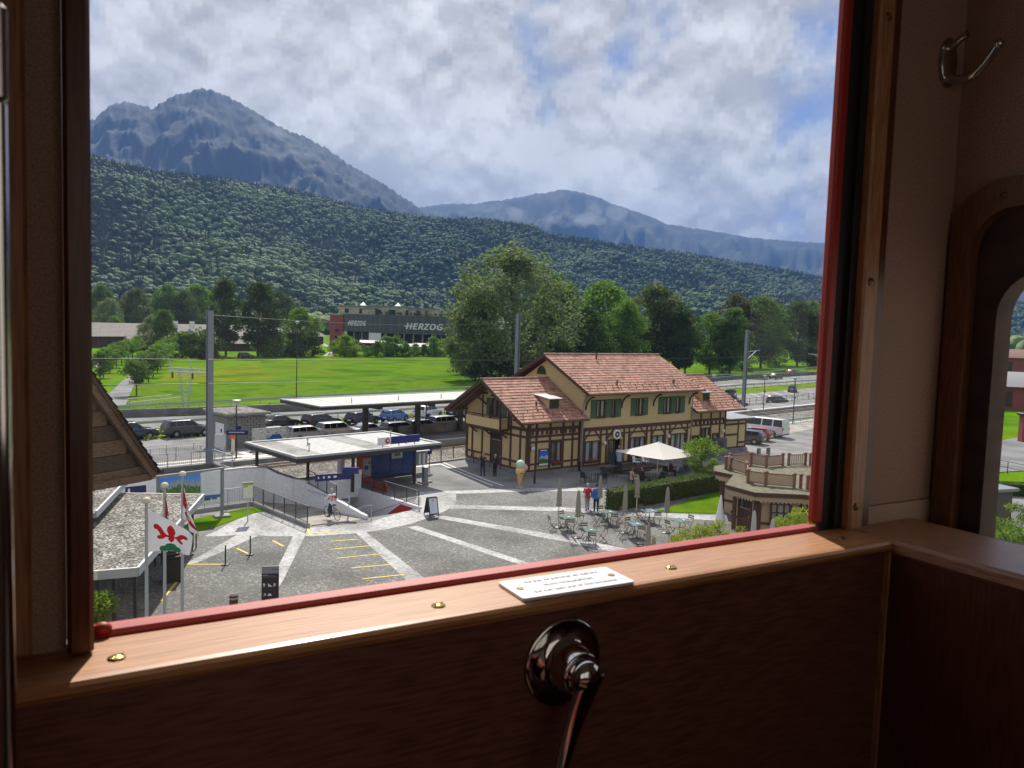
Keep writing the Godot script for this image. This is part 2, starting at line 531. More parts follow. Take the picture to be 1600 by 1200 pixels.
const HEAPS := [[-6.6,18.6,3.6,3.6],[-5.4,12.6,3.0,2.8],[-6.2,8.4,3.4,1.3],[1.6,15.0,4.8,2.0],[17.6,17.0,6.6,2.8],[16.4,12.6,6.0,2.8],[12.6,9.4,3.8,1.6],[9.4,7.6,2.2,0.9],[19.0,9.6,4.0,1.2],[-0.8,8.6,1.7,1.7],[-16.0,13.0,4.0,1.2],[9.8,16.0,4.0,1.6]]
func make_sky() -> ImageTexture:
	# base noise pictures,made by the engine
	var mk := func(freq: float,sd: int,oct: int,warp: float) -> Image:
		var f := FastNoiseLite.new()
		f.seed = sd
		f.noise_type = FastNoiseLite.TYPE_SIMPLEX_SMOOTH
		f.frequency = freq
		f.fractal_type = FastNoiseLite.FRACTAL_FBM
		f.fractal_octaves = oct
		f.fractal_gain = 0.52
		if warp > 0.0:
			f.domain_warp_enabled = true
			f.domain_warp_amplitude = warp
			f.domain_warp_frequency = freq * 1.3
			f.domain_warp_fractal_octaves = 3
		return f.get_seamless_image(SKY_W,SKY_H / 2,false,false,0.06)
	var coarse: Image = mk.call(0.0035,7,7,34.0)
	var fine: Image = mk.call(0.011,19,6,14.0)
	var cd := coarse.get_data()
	var fd := fine.get_data()
	var rows := SKY_H / 2
	var out := PackedByteArray()
	# coarse grid of the cloud masses,every 8 pixels
	var gw := SKY_W / 8
	var gh := rows / 8 + 1
	var ga := PackedFloat32Array()
	var gb := PackedFloat32Array()
	ga.resize(gw * gh)
	var gc := PackedFloat32Array()
	var gd := PackedFloat32Array()
	gc.resize(gw * gh)
	gd.resize(gw * gh)
	gb.resize(gw * gh)
	for j in gh:
		var el := 90.0 - 90.0 * j * 8.0 / rows
		for i in gw:
			var az := (i * 8.0 / SKY_W - 0.5) * 360.0
			var a := 0.16 if el > 30.0 or absf(az) > 34.0 else 0.10
			var b := 0.0
			if absf(az) < 60.0 and el < 40.0:
				for q in BLOBS:
					var dx: float = (az - q[0]) / q[2]
					var dy: float = (el - q[1]) / q[3]
					var w := exp(-(dx * dx + dy * dy))
					a += q[4] * w
					b += q[5] * w
				var most := 0.0
				var sum := 0.0
				for q in HEAPS:
					var dx: float = (az - q[0]) / q[2]
					var dy: float = (el - q[1]) / q[3]
					var w := exp(-(dx * dx + dy * dy))
					if w > most:
						most = w
						gd[j * gw + i] = clampf(dy + 0.2,-1.0,1.0)
					sum += w
				gc[j * gw + i] = minf(sum,1.25)
			a += 0.25 * clampf(1.0 - el / 9.0,0.0,1.0)
			ga[j * gw + i] = a
			gb[j * gw + i] = b
	var line := PackedByteArray()
	for y in rows:
		var el := 90.0 - 90.0 * (y + 0.5) / rows
		if el > 31.0 and y % 4 > 0:
			out.append_array(line)       # coarser far above the view
			continue
		line.resize(SKY_W * 3)
		var hz := pow(1.0 - el / 90.0,5.0)
		var sky_r := lerpf(0.12,0.30,hz)
		var sky_g := lerpf(0.22,0.40,hz)
		var sky_b := lerpf(0.50,0.62,hz)
		var j := y >> 3
		var fy := (y & 7) / 8.0
		var up := maxi(0,y - 10) * SKY_W
		var x := 0
		while x < SKY_W:
			var xs := 1 if (el <= 31.0 and x > 1664 and x < 2432) else 4
			var i := x >> 3
			var i1 := (i + 1) % gw
			var fx := (x & 7) / 8.0
			var g00 := j * gw + i
			var g01 := j * gw + i1
			var g10 := g00 + gw
			var g11 := g01 + gw
			var a := lerpf(lerpf(ga[g00],ga[g01],fx),lerpf(ga[g10],ga[g11],fx),fy)
			var b := lerpf(lerpf(gb[g00],gb[g01],fx),lerpf(gb[g10],gb[g11],fx),fy)
			var c := cd[y * SKY_W + x] / 255.0
			var f := fd[y * SKY_W + x] / 255.0
			var cu := cd[up + x] / 255.0      # the cloud a little higher: bright tops,grey undersides
			var d := (c - 0.5) * 1.25 + (f - 0.5) * 0.45 + a + 0.36
			var cover := clampf(d * 2.4,0.0,1.0)
			cover = cover * cover * (3.0 - 2.0 * cover)
			var lum := 0.47 + b * 1.4 + (f - 0.5) * 0.13 + (c - 0.5) * 0.20 + clampf((c - cu) * 1.6,-0.09,0.11)
			# heaped clouds with crisp,billowing edges over the layer
			var u := lerpf(lerpf(gc[g00],gc[g01],fx),lerpf(gc[g10],gc[g11],fx),fy)
			if u > 0.1:
				var bil := clampf(absf(2.0 * f - 1.0) * 2.4,0.0,1.0)
				var lump := clampf(absf(2.0 * c - 1.0) * 2.2,0.0,1.0)
				var q := u * 0.9 + (bil - 0.4) * 0.30 + (c - 0.5) * 1.9 + (f - 0.5) * 0.5
				var e := clampf((q - 0.36) * 3.4,0.0,1.0)
				if e > 0.0:
					var w := lerpf(lerpf(gd[g00],gd[g01],fx),lerpf(gd[g10],gd[g11],fx),fy)
					var hl := 0.64 + 0.14 * w + (bil - 0.4) * 0.13 + (lump - 0.4) * 0.10
					e = e * e * (3.0 - 2.0 * e)
					lum = lerpf(lum,hl,e)
					cover = maxf(cover,e)
			lum = clampf(lum * 1.12,0.15,0.95)
			var br := int(255.0 * pow(lerpf(sky_r,lum * 0.995,cover),1 / 2.2))
			var bg := int(255.0 * pow(lerpf(sky_g,lum * 0.995,cover),1 / 2.2))
			var bb := int(255.0 * pow(minf(1.0,lerpf(sky_b,lum * 1.0,cover)),1 / 2.2))
			for k in xs:
				var o := (x + k) * 3
				line[o] = br
				line[o + 1] = bg
				line[o + 2] = bb
			x += xs
		out.append_array(line)
	var im := Image.create_from_data(SKY_W,rows,false,Image.FORMAT_RGB8,out)
	var whole := Image.create_empty(SKY_W,SKY_H,false,Image.FORMAT_RGB8)
	whole.fill(Color(0.42,0.45,0.42))
	whole.blit_rect(im,Rect2i(0,0,SKY_W,rows),Vector2i(0,0))
	return ImageTexture.create_from_image(whole)
# ---------------------------------------------------------------- ground
var pit := PackedVector2Array()
func sheet(called: String,pts: Array,y: float,m: Material,label: String,category := "ground",kind := "structure") -> MeshInstance3D:
	var poly := PackedVector2Array()
	for p in pts:
		poly.append(Vector2(p.x,p.z) if p is Vector3 else p)
	var b := MB.new()
	var big := 9000.0
	# two halves,so that cutting the underpass out never leaves a ring
	var c := R2(-24.0,0.0)
	var d := (R2(-24.0,10.0) - c).normalized()
	var e := Vector2(d.y,-d.x)
	for side in [-1.0,1.0]:
		var half := PackedVector2Array([c - d * big,c + d * big,c + d * big + e * side * big,c - d * big + e * side * big])
		for q in Geometry2D.intersect_polygons(poly,half):
			for r in Geometry2D.clip_polygons(q,pit):
				if Geometry2D.is_polygon_clockwise(r):
					r.reverse()
				var t := Geometry2D.triangulate_polygon(r)
				for i in range(0,t.size(),3):
					var a := r[t[i]]
					var f := r[t[i + 1]]
					var g := r[t[i + 2]]
					if (f - a).cross(g - a) > 0:
						var s := f
						f = g
						g = s
					b.tri(Vector3(a.x,y,a.y),Vector3(f.x,y,f.y),Vector3(g.x,y,g.y))
	var o := single(called,b,m,label,category)
	o.set_meta("kind",kind)
	return o
func strip(pts: Array,w: float) -> Array:   # a band of width w along a polyline
	var l := []
	var r := []
	for i in pts.size():
		var d: Vector3 = pts[mini(i + 1,pts.size() - 1)] - pts[maxi(i - 1,0)]
		var s := Vector3(-d.z,0,d.x).normalized() * w * 0.5
		l.append(pts[i] + s)
		r.append(pts[i] - s)
	r.reverse()
	return l + r
func lines(called: String,list: Array,w: float,y: float,m: Material,label: String,category := "marking") -> void:
	# each painted line is a piece of its own under one marking
	var t := thing(called,label,category)
	t.set_meta("kind","structure")
	for p in list:
		var b := MB.new()
		var q := strip(p,w)
		var n := p.size() as int
		for i in n - 1:
			b.quad(q[i] + Vector3(0,y,0),q[i + 1] + Vector3(0,y,0),q[2 * n - 2 - i] + Vector3(0,y,0),q[2 * n - 1 - i] + Vector3(0,y,0))
		part("line",b,m,t)
func make_ground() -> void:
	pit = PackedVector2Array([R2(-13.5,-3.9),R2(-13.5,3.2),R2(-17.55,3.2),R2(-17.55,6.0),R2(-30.5,6.0),R2(-30.5,3.2),R2(-21.3,3.2),R2(-21.3,-3.9)])
	if Geometry2D.is_polygon_clockwise(pit):
		pit.reverse()
	sheet("meadow_ground",[Vector2(-4500,900),Vector2(4500,900),Vector2(4500,-5200),Vector2(-4500,-5200)],-0.05,M.meadow,"flat green valley floor around the station and its roads")
	# the field beyond the road: mown,tall and ochre parts
	sheet("mown_field",[V(-60.3,-119.2),V(-46.4,-98),V(-40.7,-107.1),V(-28.4,-125.5),V(-9.5,-147.3),V(-9.3,-176.2),V(-33.9,-149.6),V(-47.2,-157.7),V(-52.6,-138.2),V(-63.2,-133.6)],-0.02,M.lawn,"freshly mown bright green strip of field along the main road","field")
	sheet("tall_grass_field",[V(-46.2,-154.4),V(-33.2,-146.6),V(-8.8,-180.9),V(-10.5,-232.3),V(-25.8,-287.1),V(-56.9,-250.8),V(-72.4,-229.3),V(-61.7,-193.1)],-0.01,M.meadow_tall,"tall uncut grass in the middle of the field","field")
	sheet("yellowish_field",[V(-62.8,-139.9),V(-53.6,-140.9),V(-46.8,-154.2),V(-44.6,-167.1),V(-64,-197.8),V(-67.8,-178.2),V(-69.1,-158.7)],-0.012,M.meadow_ochre,"yellowish grass strip across the left half of the field","field")
	# station ground
	sheet("station_asphalt",[R(-48,0,-6.0),R(-48,0,9.6),R(60,0,8.2),R(120,0,8.2),R(120,0,3.0),V(34.35,-84.03),V(25.73,-62.47),V(18.48,-67.85),V(7.8,-57.75),V(1.59,-54.25),V(-5.61,-47.83),V(-8.22,-43.11),V(-14.48,-39.9)],0.0,M.asphalt,"grey asphalt forecourt between the square and the railway","forecourt")
	sheet("lot_asphalt",[R(-48,0,21.6),R(-48,0,36),V(-36.14,-73.17),V(-31.79,-79.41),V(-21.58,-89.22),V(-9.7,-101.4),V(44.3,-153.6),V(73.2,-184.8),V(83.6,-195.3),R(160,0,22.0)],0.0,M.asphalt,"asphalt car park between the platform and the main road","car park")
	sheet("square_setts",[V(-15.95,-42.97),V(-13.15,-43.05),V(-8.53,-44.72),V(-4.02,-52.26),V(-3.74,-55.54),V(1.65,-57.25),V(7.92,-58.69),V(9.96,-56.54),V(14.54,-58.34),V(18.87,-65.31),V(25.73,-62.47),Vector3(60,0,-60),Vector3(60,0,6),Vector3(-40,0,6),Vector3(-40,0,-34),V(-18.41,-34.88),V(-17.25,-42.68)],0.004,M.cobble,"square paved with grey-brown stone setts and scattered pale stones","square")
	sheet("pale_paving",[V(-16.5,-42.37),V(-16.2,-43.62),V(-15.86,-48.59),V(-14.09,-47.34),V(-11.48,-44.78),V(-8.28,-46.38),V(-6.26,-50.1),V(-6.28,-55.15),V(-3.76,-55.75),V(-3.48,-52.53),V(-3.86,-50.43),V(-4.51,-48.63),V(-5.81,-46.39),V(-7.09,-44.9),V(-8.4,-44.04),V(-10.69,-43.08),V(-13.07,-42.79),V(-14.6,-43.14),V(-15.43,-42.5)],0.008,M.pale_setts,"crescent of pale granite setts around the underpass","paving")
	var bands := [
		[[V(-14.81,-43.25),V(-13.66,-42.85),V(-14.95,-37.76),V(-15.46,-37.2)],"pale stone band running from the crescent towards the flagpoles"],
		[[V(-11.82,-43.21),V(-11.17,-43.15),V(-10.19,-35.62),V(-9.79,-31.3),V(-10.09,-31.27)],"pale stone band ending behind the black signpost"],
		[[V(-8.6,-44.15),V(-8.06,-44.36),V(-2.84,-34.67),V(-3.65,-34.17)],"pale stone band beside the yellow bay lines"],
		[[V(-5.86,-45.64),V(-5.31,-46),V(1.64,-38.91),V(2.74,-37.02),V(1.82,-36.93),V(1.09,-38.65)],"pale stone band between the bay lines and the bistro tables"],
		[[V(-4.79,-48.26),V(-3.96,-48.7),V(3.22,-44.77),V(7.52,-41.92),V(7.32,-40.73),V(3.15,-43.68)],"pale stone band passing in front of the bistro tables"],
		[[V(-3.76,-51.73),V(3.67,-52.03),V(8.69,-51.46),V(14.08,-51.13),V(13.62,-49.71),V(8.49,-50.21),V(3.6,-50.93),V(-3.76,-50.63)],"pale stone band passing behind the bistro tables"],
		[[V(-6.53,-55.33),V(1.67,-57.94),V(7.98,-59.17),V(7.92,-58),V(1.64,-56.8),V(-6.4,-54.29)],"pale kerb line between the square and the forecourt"],
	]
	for q in bands:
		sheet("stone_band",q[0],0.012,M.pale_setts,q[1],"paving")
	sheet("lawn_triangle",[V(-18.2,-43.79),V(-18.51,-45.8),V(-16.4,-49.04),V(-14.59,-49.29),V(-15.54,-47.63),V(-16.69,-43.98),V(-17.4,-43.06)],0.03,M.lawn,"small lawn between the railing and the pale crescent","lawn")
	sheet("hedge_lawn",[V(7.04,-51.05),V(10.31,-52.22),V(15.66,-58.97),V(16.9,-58.25),V(13.78,-51.62),V(9.12,-51.52)],0.03,M.lawn,"small lawn between the clipped hedge and the pavilion","lawn")
	sheet("terrace_asphalt",[V(1.4,-61.83),V(1.66,-57.71),V(8.04,-59.65),V(10.07,-57.21),V(15.34,-59.61),V(18.72,-66.71),V(23.37,-78.44)],0.008,M.asphalt,"asphalt café terrace in front of the station building","terrace")
	sheet("gravel_forecourt",[V(26.02,-86.85),V(29.8,-96.2),V(37.7,-105.1),V(46.7,-114.9),V(43.1,-105.8),V(34.5,-96.2)],0.01,M.ramp_floor,"pale parking strip by the near platform","car park")
	# lines
	lines("bay_marking",[[V(-9.56,-42.17),V(-8.14,-42.73)],[V(-9.18,-40.68),V(-7.23,-41.57)],[V(-8.51,-39.16),V(-6.51,-40.11)],[V(-7.49,-37.64),V(-5.6,-38.46)],[V(-6.66,-36.07),V(-4.81,-36.92)],[V(-10.96,-43.72),V(-8.73,-44.27)]],0.10,0.016,M.yellow_paint,"six parallel yellow bay lines on the setts of the square")
	lines("kerb_marking",[[V(-15.45,-37.4),V(-13.64,-37.59)],[V(-15.29,-36.71),V(-14.75,-34.8),V(-14.38,-32.36)],[V(-13.97,-40.31),V(-13.03,-39.38)],[V(-12.6,-41.94),V(-11.73,-40.93)],[V(-11.66,-45.19),V(-10.86,-43.19)]],0.12,0.016,M.yellow_paint,"short yellow lines on the setts between the bicycle shelter and the bollards")
	lines("house_marking",[[V(-5.66,-67.5),V(-3.85,-64.21),V(-1.74,-60.53),V(-0.42,-58.54)],[V(-5.88,-66.83),V(-4.12,-63.59),V(-2.11,-59.97),V(-1.19,-58.42)]],0.14,0.012,M.white_paint,"pair of white lines along the shaded gable of the station building")
	lines("platform_line",[[R(-6.5,0,8.4),R(-2.0,0,8.2)],[R(20,0,7.6),R(40,0,7.2),R(80,0,7.2)]],0.3,0.016,M.white_paint,"white safety line along the near platform edge")
	lines("lot_marking",[[V(47,-156),V(46.7,-148.9)],[V(50.1,-158.7),V(49.6,-151.3)],[V(53.3,-161.4),V(52.5,-153.8)],[V(57.2,-166.1),V(56.3,-158)],[V(38.1,-128.6),V(63,-160.5)],[V(-15.5,-80.39),V(-13.24,-86.88)],[V(-13.85,-82.18),V(-11.4,-88.97)],[V(-12.05,-83.57),V(-10.41,-89.77)]],0.16,0.012,M.white_paint,"white bay lines in the car park beyond the tracks")
	# the road and what runs along it
	sheet("road_verge_near",[V(-36.14,-73.17),V(-31.79,-79.41),V(-21.58,-89.22),V(-9.7,-101.4),V(44.3,-153.6),V(73.2,-184.8),V(87.6,-199.2),V(98.1,-223.1),V(75,-198),V(49.3,-171.3),V(-8.6,-107.1),V(-22.8,-94.4),V(-36.97,-82.6),V(-40.79,-78.69)],0.02,M.verge,"green verge between the car park and the main road","verge")
	sheet("main_road",[V(-42.37,-76.92),V(-36.97,-82.6),V(-22.8,-94.4),V(-8.6,-107.1),V(49.3,-171.3),V(75,-198),V(116.3,-240.4),V(136,-281.3),V(91.7,-237),V(57.9,-201.6),V(-9.5,-118.2),V(-20.6,-106.7),V(-37.4,-94.3),V(-48.18,-87.48)],0.0,M.asphalt_road,"grey main road with two lanes beyond the car park","road")
	lines("road_marking",[[V(-43.94,-83.48),V(-35.8,-90.2),V(-24.4,-100.9)],[V(-20.1,-103.7),V(-9,-112.8)],[V(55.5,-188.3),V(60.2,-193.5)],[V(67.4,-201.3),V(74.3,-209.3)],[V(45.5,-176.1),V(50.8,-182.2)]],0.22,0.012,M.white_paint,"white lane lines on the main road")
	sheet("road_verge_far",[V(-48.18,-87.48),V(-37.9,-95.5),V(-20.9,-108.2),V(-9.6,-120.2),V(59.5,-207.2),V(95.5,-246.9),V(144.1,-298.2),V(156.6,-324.2),V(105,-271.7),V(57.2,-208.6),V(-9.1,-141.7),V(-27.4,-121.3),V(-39.6,-104.1),V(-45.8,-96.7),V(-50.6,-91.9)],0.02,M.verge,"weedy verge between the main road and the field","verge")
	sheet("foot_path",[V(-50.9,-96.7),V(-49.7,-101.7),V(-57.9,-120.2),V(-68.2,-144),V(-82.3,-180.2),V(-94.5,-212.4),V(-96.8,-214.8),V(-83.8,-179.3),V(-67.9,-137.6),V(-55.7,-107.5)],0.0,M.asphalt_road,"narrow asphalt path between two rows of small trees","path")
	sheet("side_road",[V(-88.7,-161.1),V(-89.6,-170.3),V(-99.1,-197.5),V(-124.6,-258.8),V(-128.9,-261.1),V(-118,-224.5),V(-113.3,-205.9)],0.01,M.asphalt_road,"pale road in front of the dark barn","road")
	sheet("gravel_path",[V(-61.5,-257.4),V(-73,-321.2),V(-85.2,-355.9),V(-96.5,-390.2),V(-100.7,-413.6),V(-85.7,-366.7),V(-69.4,-316.6),V(-57.9,-255.1)],0.01,M.ramp_floor,"pale gravel path curving from the field towards the large dark building","path")
	# far platform and track bed
	var b := MB.new()
	var a := deg_to_rad(RAIL_TURN)
	var bx := Basis(Vector3.UP,a)
	var s := func(x0: float,x1: float,t0: float,t1: float,y0: float,y1: float,q: MB) -> void:
		q.box(R((x0 + x1) * 0.5,(y0 + y1) * 0.5,(t0 + t1) * 0.5),Vector3(x1 - x0,y1 - y0,absf(t1 - t0)),bx)
	b = MB.new()
	var rows := []
	for q in [[-50.0,0.0],[140.0,0.0]]:
		var row := PackedVector3Array()
		for e in [[9.3,-0.02],[9.9,0.06],[12.0,0.10],[12.8,0.17],[15.2,0.17],[16.2,0.10],[16.6,0.05]]:
			row.append(R(q[0],e[1],e[0]))
		rows.append(row)
	b.surf(rows,false,true)
	struct("ballast_bed",b,M.ballast,"bed of grey stone ballast under the track","track bed")
	b = MB.new()
	s.call(-50.0,135.0,16.25,21.6,-0.1,0.45,b)
	struct("far_platform",b,M.asphalt,"raised asphalt platform beyond the track","platform")
	b = MB.new()
	s.call(-50.0,135.0,15.98,16.25,-0.1,0.47,b)
	struct("platform_kerb",b,M.concrete,"pale concrete edge of the far platform","kerb")
	b = MB.new()
	s.call(-30.0,-18.8,8.8,9.15,-0.1,0.10,b)
	s.call(-18.8,135.0,8.85,9.2,-0.1,0.12,b)
	struct("near_platform_kerb",b,M.concrete,"pale concrete edge of the near platform","kerb")
	lines("far_platform_line",[[R(-48,0,16.9),R(130,0,16.9)]],0.35,0.458,M.white_paint,"white safety line along the far platform edge")
	lines("guide_marking",[[R(-22,0,18.2),R(-14.5,0,18.2)],[R(-14.5,0,18.2),R(-14.5,0,20.0)],[R(-15.5,0,17.6),R(-9.0,0,17.6)]],0.55,0.462,M.cream_paint,"pale tactile paving around the platform lamp")
func make_track() -> void:
	var t := thing("railway_track","single narrow railway track on ballast beside the far platform","railway track",R(0,0.17,14.0),RAIL_TURN)
	for z in [-0.52,0.52]:
		var b := MB.new()
		for q in [[0.0,0.13,0.07,0.03],[0.0,0.085,0.02,0.08],[0.0,0.02,0.13,0.025]]:
			b.box(Vector3(42,q[1],z),Vector3(180,q[3],q[2]))
		part("rail",b,M.rail_steel,t)
	var sl := MB.new()
	sl.cbox(Vector3.ZERO,Vector3(0.24,0.12,1.9),0.02)
	var mesh := sl.mesh()
	for i in 230:
		var o := part("sleeper",mesh,M.sleeper,t)
		o.position = Vector3(-46 + i * 0.68,-0.05,0)
# ---------------------------------------------------------------- hills and mountains
func interp(tab: Array,x: float) -> float:
	if x <= tab[0][0]:
		return tab[0][1]
	for i in range(1,tab.size()):
		if x <= tab[i][0]:
			var f: float = (x - tab[i - 1][0]) / (tab[i][0] - tab[i - 1][0])
			return lerpf(tab[i - 1][1],tab[i][1],f)
	return tab[-1][1]
const HILL := [[-75,8.5],[-45,10.5],[-30.8,9.6],[-27.8,9.8],[-24,9.3],[-20.1,9.2],[-16,8.9],[-13.8,8.5],[-11.2,8.0],[-9.4,7.8],[-7.6,7.6],[-3.1,7.6],[-0.4,7.4],[1.2,7.3],[1.9,6.8],[3.3,6.6],[5.1,6.4],[8.7,5.9],[12.3,5.5],[15.8,4.9],[19.1,4.4],[21.6,3.9],[25.5,3.4],[32.5,2.5],[45,3.5],[75,6.0]]
const PEAK := [[-60,7.0],[-45,9.5],[-34,12.5],[-30.7,12.0],[-27.8,11.7],[-26.9,12.7],[-26.0,13.1],[-24.4,12.9],[-23.2,13.8],[-21.4,14.5],[-20.1,14.3],[-18.9,13.8],[-17.9,13.3],[-16.4,12.6],[-14.7,12.1],[-13.4,11.5],[-12.1,10.7],[-10.8,10.1],[-9.5,9.4],[-8.1,8.6],[-7.2,8.1],[-6.3,7.3],[-4.9,6.3],[0,4.0],[6,1.0]]
const RANGE := [[-22,5.0],[-11.2,7.5],[-7.7,8.1],[-5,8.5],[-3.1,8.6],[-2.2,8.8],[-0.4,9.1],[1.4,9.4],[3.2,9.8],[4.4,9.6],[5.7,9.3],[6.6,8.9],[7.8,8.5],[9.0,8.2],[10.4,7.6],[12.4,7.2],[14.4,6.9],[17.4,6.5],[21,6.2],[25.3,5.8],[32.4,4.6],[45,6.5],[70,5.0]]
var hill_noise := FastNoiseLite.new()
func hill_far(az: float) -> float:
	return lerpf(1750.0,2600.0,clampf((az + 30.0) / 55.0,0.0,1.0))
func hill_near(az: float) -> float:
	return lerpf(760.0,1000.0,clampf((az + 30.0) / 55.0,0.0,1.0))
func hill_height(az: float,u: float) -> float:
	var d := lerpf(hill_near(az),hill_far(az),u)
	var top := 12.0 + hill_far(az) * tan(deg_to_rad(interp(HILL,az))) - 16.0
	var a := deg_to_rad(az)
	var x := sin(a) * d
	var z := -cos(a) * d
	var f := 1.0 - pow(1.0 - clampf(u,0,1),1.25) if u <= 1.0 else 1.0 - (u - 1.0) * 0.9
	var n := hill_noise.get_noise_2d(x,z * 0.55)
	var n2 := hill_noise.get_noise_2d(x * 2.7 + 500.0,z * 1.5)
	var body := sin(PI * clampf(u,0,1)) * (1.0 - smoothstep(0.55,1.0,u))
	return top * f + body * (n * 85.0 + n2 * 30.0 - 62.0) - 2.0
func landform(called: String,az0: float,az1: float,step: float,rows: int,hf: Callable,color: Callable,label: String,category: String) -> void:
	var b := MB.new()
	var list := []
	var cols := int((az1 - az0) / step) + 1
	for r in rows:
		var row := PackedVector3Array()
		for k in cols:
			row.append(hf.call(az0 + k * step,float(r) / (rows - 1)))
		list.append(row)
	b.surf(list)
	for i in b.v.size():
		b.co[i] = color.call(b.v[i],b.nn[i])
	var m := mat(called + "_ground",Color.WHITE,0.95)
	m.vertex_color_use_as_albedo = true
	var o := MeshInstance3D.new()
	o.name = numbered(called)
	o.mesh = b.mesh(true)
	o.material_override = m
	tag(o,label,category,"","structure")
	add_child(o)
func polar(az: float,d: float,h: float) -> Vector3:
	var a := deg_to_rad(az)
	return Vector3(sin(a) * d,h,-cos(a) * d)
func make_hills() -> void:
	hill_noise.seed = 12
	hill_noise.frequency = 0.0021
	hill_noise.fractal_octaves = 3
	landform("wooded_hill",-72,72,0.5,34,
		func(az,v):
			var u: float = v * 1.45
			return polar(az,lerpf(hill_near(az),hill_far(az),u),hill_height(az,u)),
		func(_p,_n): return Color(0.028,0.045,0.016),
		"long wooded ridge across the valley, falling away to the east","hill")
	var rough := FastNoiseLite.new()
	rough.seed = 4
	rough.frequency = 0.0016
	rough.fractal_octaves = 6
	rough.fractal_type = FastNoiseLite.FRACTAL_RIDGED
	var fine := FastNoiseLite.new()
	fine.seed = 9
	fine.frequency = 0.03
	fine.fractal_octaves = 3
	landform("peak",-58,6,0.09,80,
		func(az,v):
			var u: float = v * 1.2
			var d := lerpf(2900.0,5200.0,u)
			var top := 12.0 + 5200.0 * tan(deg_to_rad(interp(PEAK,az)))
			var f := pow(clampf(u,0,1),1.12) if u <= 1.0 else 1.0 - (u - 1.0) * 2.0
			var p := polar(az,d,0)
			var body := sin(PI * clampf(u,0.0,1.0))
			var h := top * f + body * (rough.get_noise_2d(p.x,p.z * 0.7) - 0.2) * 150.0 + fine.get_noise_2d(p.x,p.z) * (10.0 + 8.0 * u)
			return Vector3(p.x,h + 8.0,p.z),
		func(p,n):
			var w: float = fine.get_noise_2d(p.x * 0.5,p.z * 0.5) * 0.5 + 0.5
			var steep: float = clampf((0.72 - n.y) * 3.0,0.0,1.0)
			var high: float = clampf((p.y - 950.0) / 300.0,0.0,1.0)
			var wood := Color(0.007,0.012,0.008).lerp(Color(0.014,0.023,0.012),w)
			var alp := Color(0.014,0.021,0.012)
			var rock := Color(0.034,0.034,0.034)
			return wood.lerp(alp,clampf(high * (1.3 - steep) * 0.7,0,1)).lerp(rock,clampf(steep * (0.25 + 0.7 * high) * w * 1.4,0,1)),
		"steep dark pyramid-shaped mountain whose summit touches the clouds","mountain")
	landform("far_range",-22,70,0.16,40,
		func(az,v):
			var u: float = v * 1.2
			var d := lerpf(4500.0,7600.0,u)
			var top := 12.0 + 7600.0 * tan(deg_to_rad(interp(RANGE,az)))
			var f := pow(clampf(u,0,1),1.1) if u <= 1.0 else 1.0 - (u - 1.0) * 1.5
			var p := polar(az,d,0)
			var body := sin(PI * clampf(u,0.0,1.0))
			return Vector3(p.x,top * f + body * (rough.get_noise_2d(p.x * 0.8,p.z * 0.4) - 0.2) * 260.0 + fine.get_noise_2d(p.x * 0.6,p.z * 0.6) * 12.0 - 10.0,p.z),
		func(p,_n):
			var w: float = fine.get_noise_2d(p.x * 0.2,p.z * 0.2) * 0.5 + 0.5
			return Color(0.012,0.02,0.012).lerp(Color(0.03,0.045,0.02),w * w),
		"blue far mountain range under the cloud base","mountain range")
	make_forest()
func blob_tree(sd: int) -> MB:       # a broad crown of about 100 faces
	var r := RandomNumberGenerator.new()
	r.seed = sd
	var b := MB.new()
	var n := FastNoiseLite.new()
	n.seed = sd
	n.frequency = 0.9
	var rows := []
	var nc := 12
	for i in 9:
		var ph := -1.35 + 2.9 * i / 8.0
		var row := PackedVector3Array()
		for k in nc:
			var a := -TAU * k / nc + i * 0.3
			var d := Vector3(cos(a) * cos(ph),sin(ph),sin(a) * cos(ph))
			var q := 1.0 + n.get_noise_3dv(d * 1.7) * 0.6 + r.randf_range(-0.17,0.17)
			row.append(Vector3(d.x * q * 0.52,0.55 + d.y * q * 0.46,d.z * q * 0.52))
		rows.append(row)
	b.surf(rows,true)
	for k in b.co.size():
		b.co[k] = Color.WHITE * r.randf_range(0.7,1.2)
	return b
func spire_tree(sd: int) -> MB:
	var r := RandomNumberGenerator.new()
	r.seed = sd
	var b := MB.new()
	for i in 6:
		var y0 := 0.08 + 0.15 * i
		var rad := 0.26 * (1.0 - i / 6.5)
		var off := r.randf() * TAU
		for k in 7:
			var a0 := -TAU * k / 7 + off
			var a1 := -TAU * (k + 1) / 7 + off
			var q0 := rad * r.randf_range(0.75,1.2)
			b.tint = Color.WHITE * r.randf_range(0.7,1.1)
			b.tri(Vector3(cos(a0) * q0,y0 + r.randf_range(-0.03,0.02),sin(a0) * q0),Vector3(cos(a1) * rad,y0,sin(a1) * rad),Vector3(0,y0 + 0.26,0))
	return b
func scatter(called: String,protos: Array,places: Array,label: String,category := "wood") -> void:
	# places: [transform,colour,which]
	for w in protos.size():
		var list := places.filter(func(q): return q[2] == w)
		if list.is_empty():
			continue
		var mm := MultiMesh.new()
		mm.transform_format = MultiMesh.TRANSFORM_3D
		mm.use_colors = true
		mm.mesh = protos[w].mesh(true)
		mm.instance_count = list.size()
		for i in list.size():
			mm.set_instance_transform(i,list[i][0])
			mm.set_instance_color(i,list[i][1])
		var o := MultiMeshInstance3D.new()
		o.name = numbered(called)
		o.multimesh = mm
		o.material_override = M.forest_leaf
		tag(o,label,category,"","stuff")
		add_child(o)
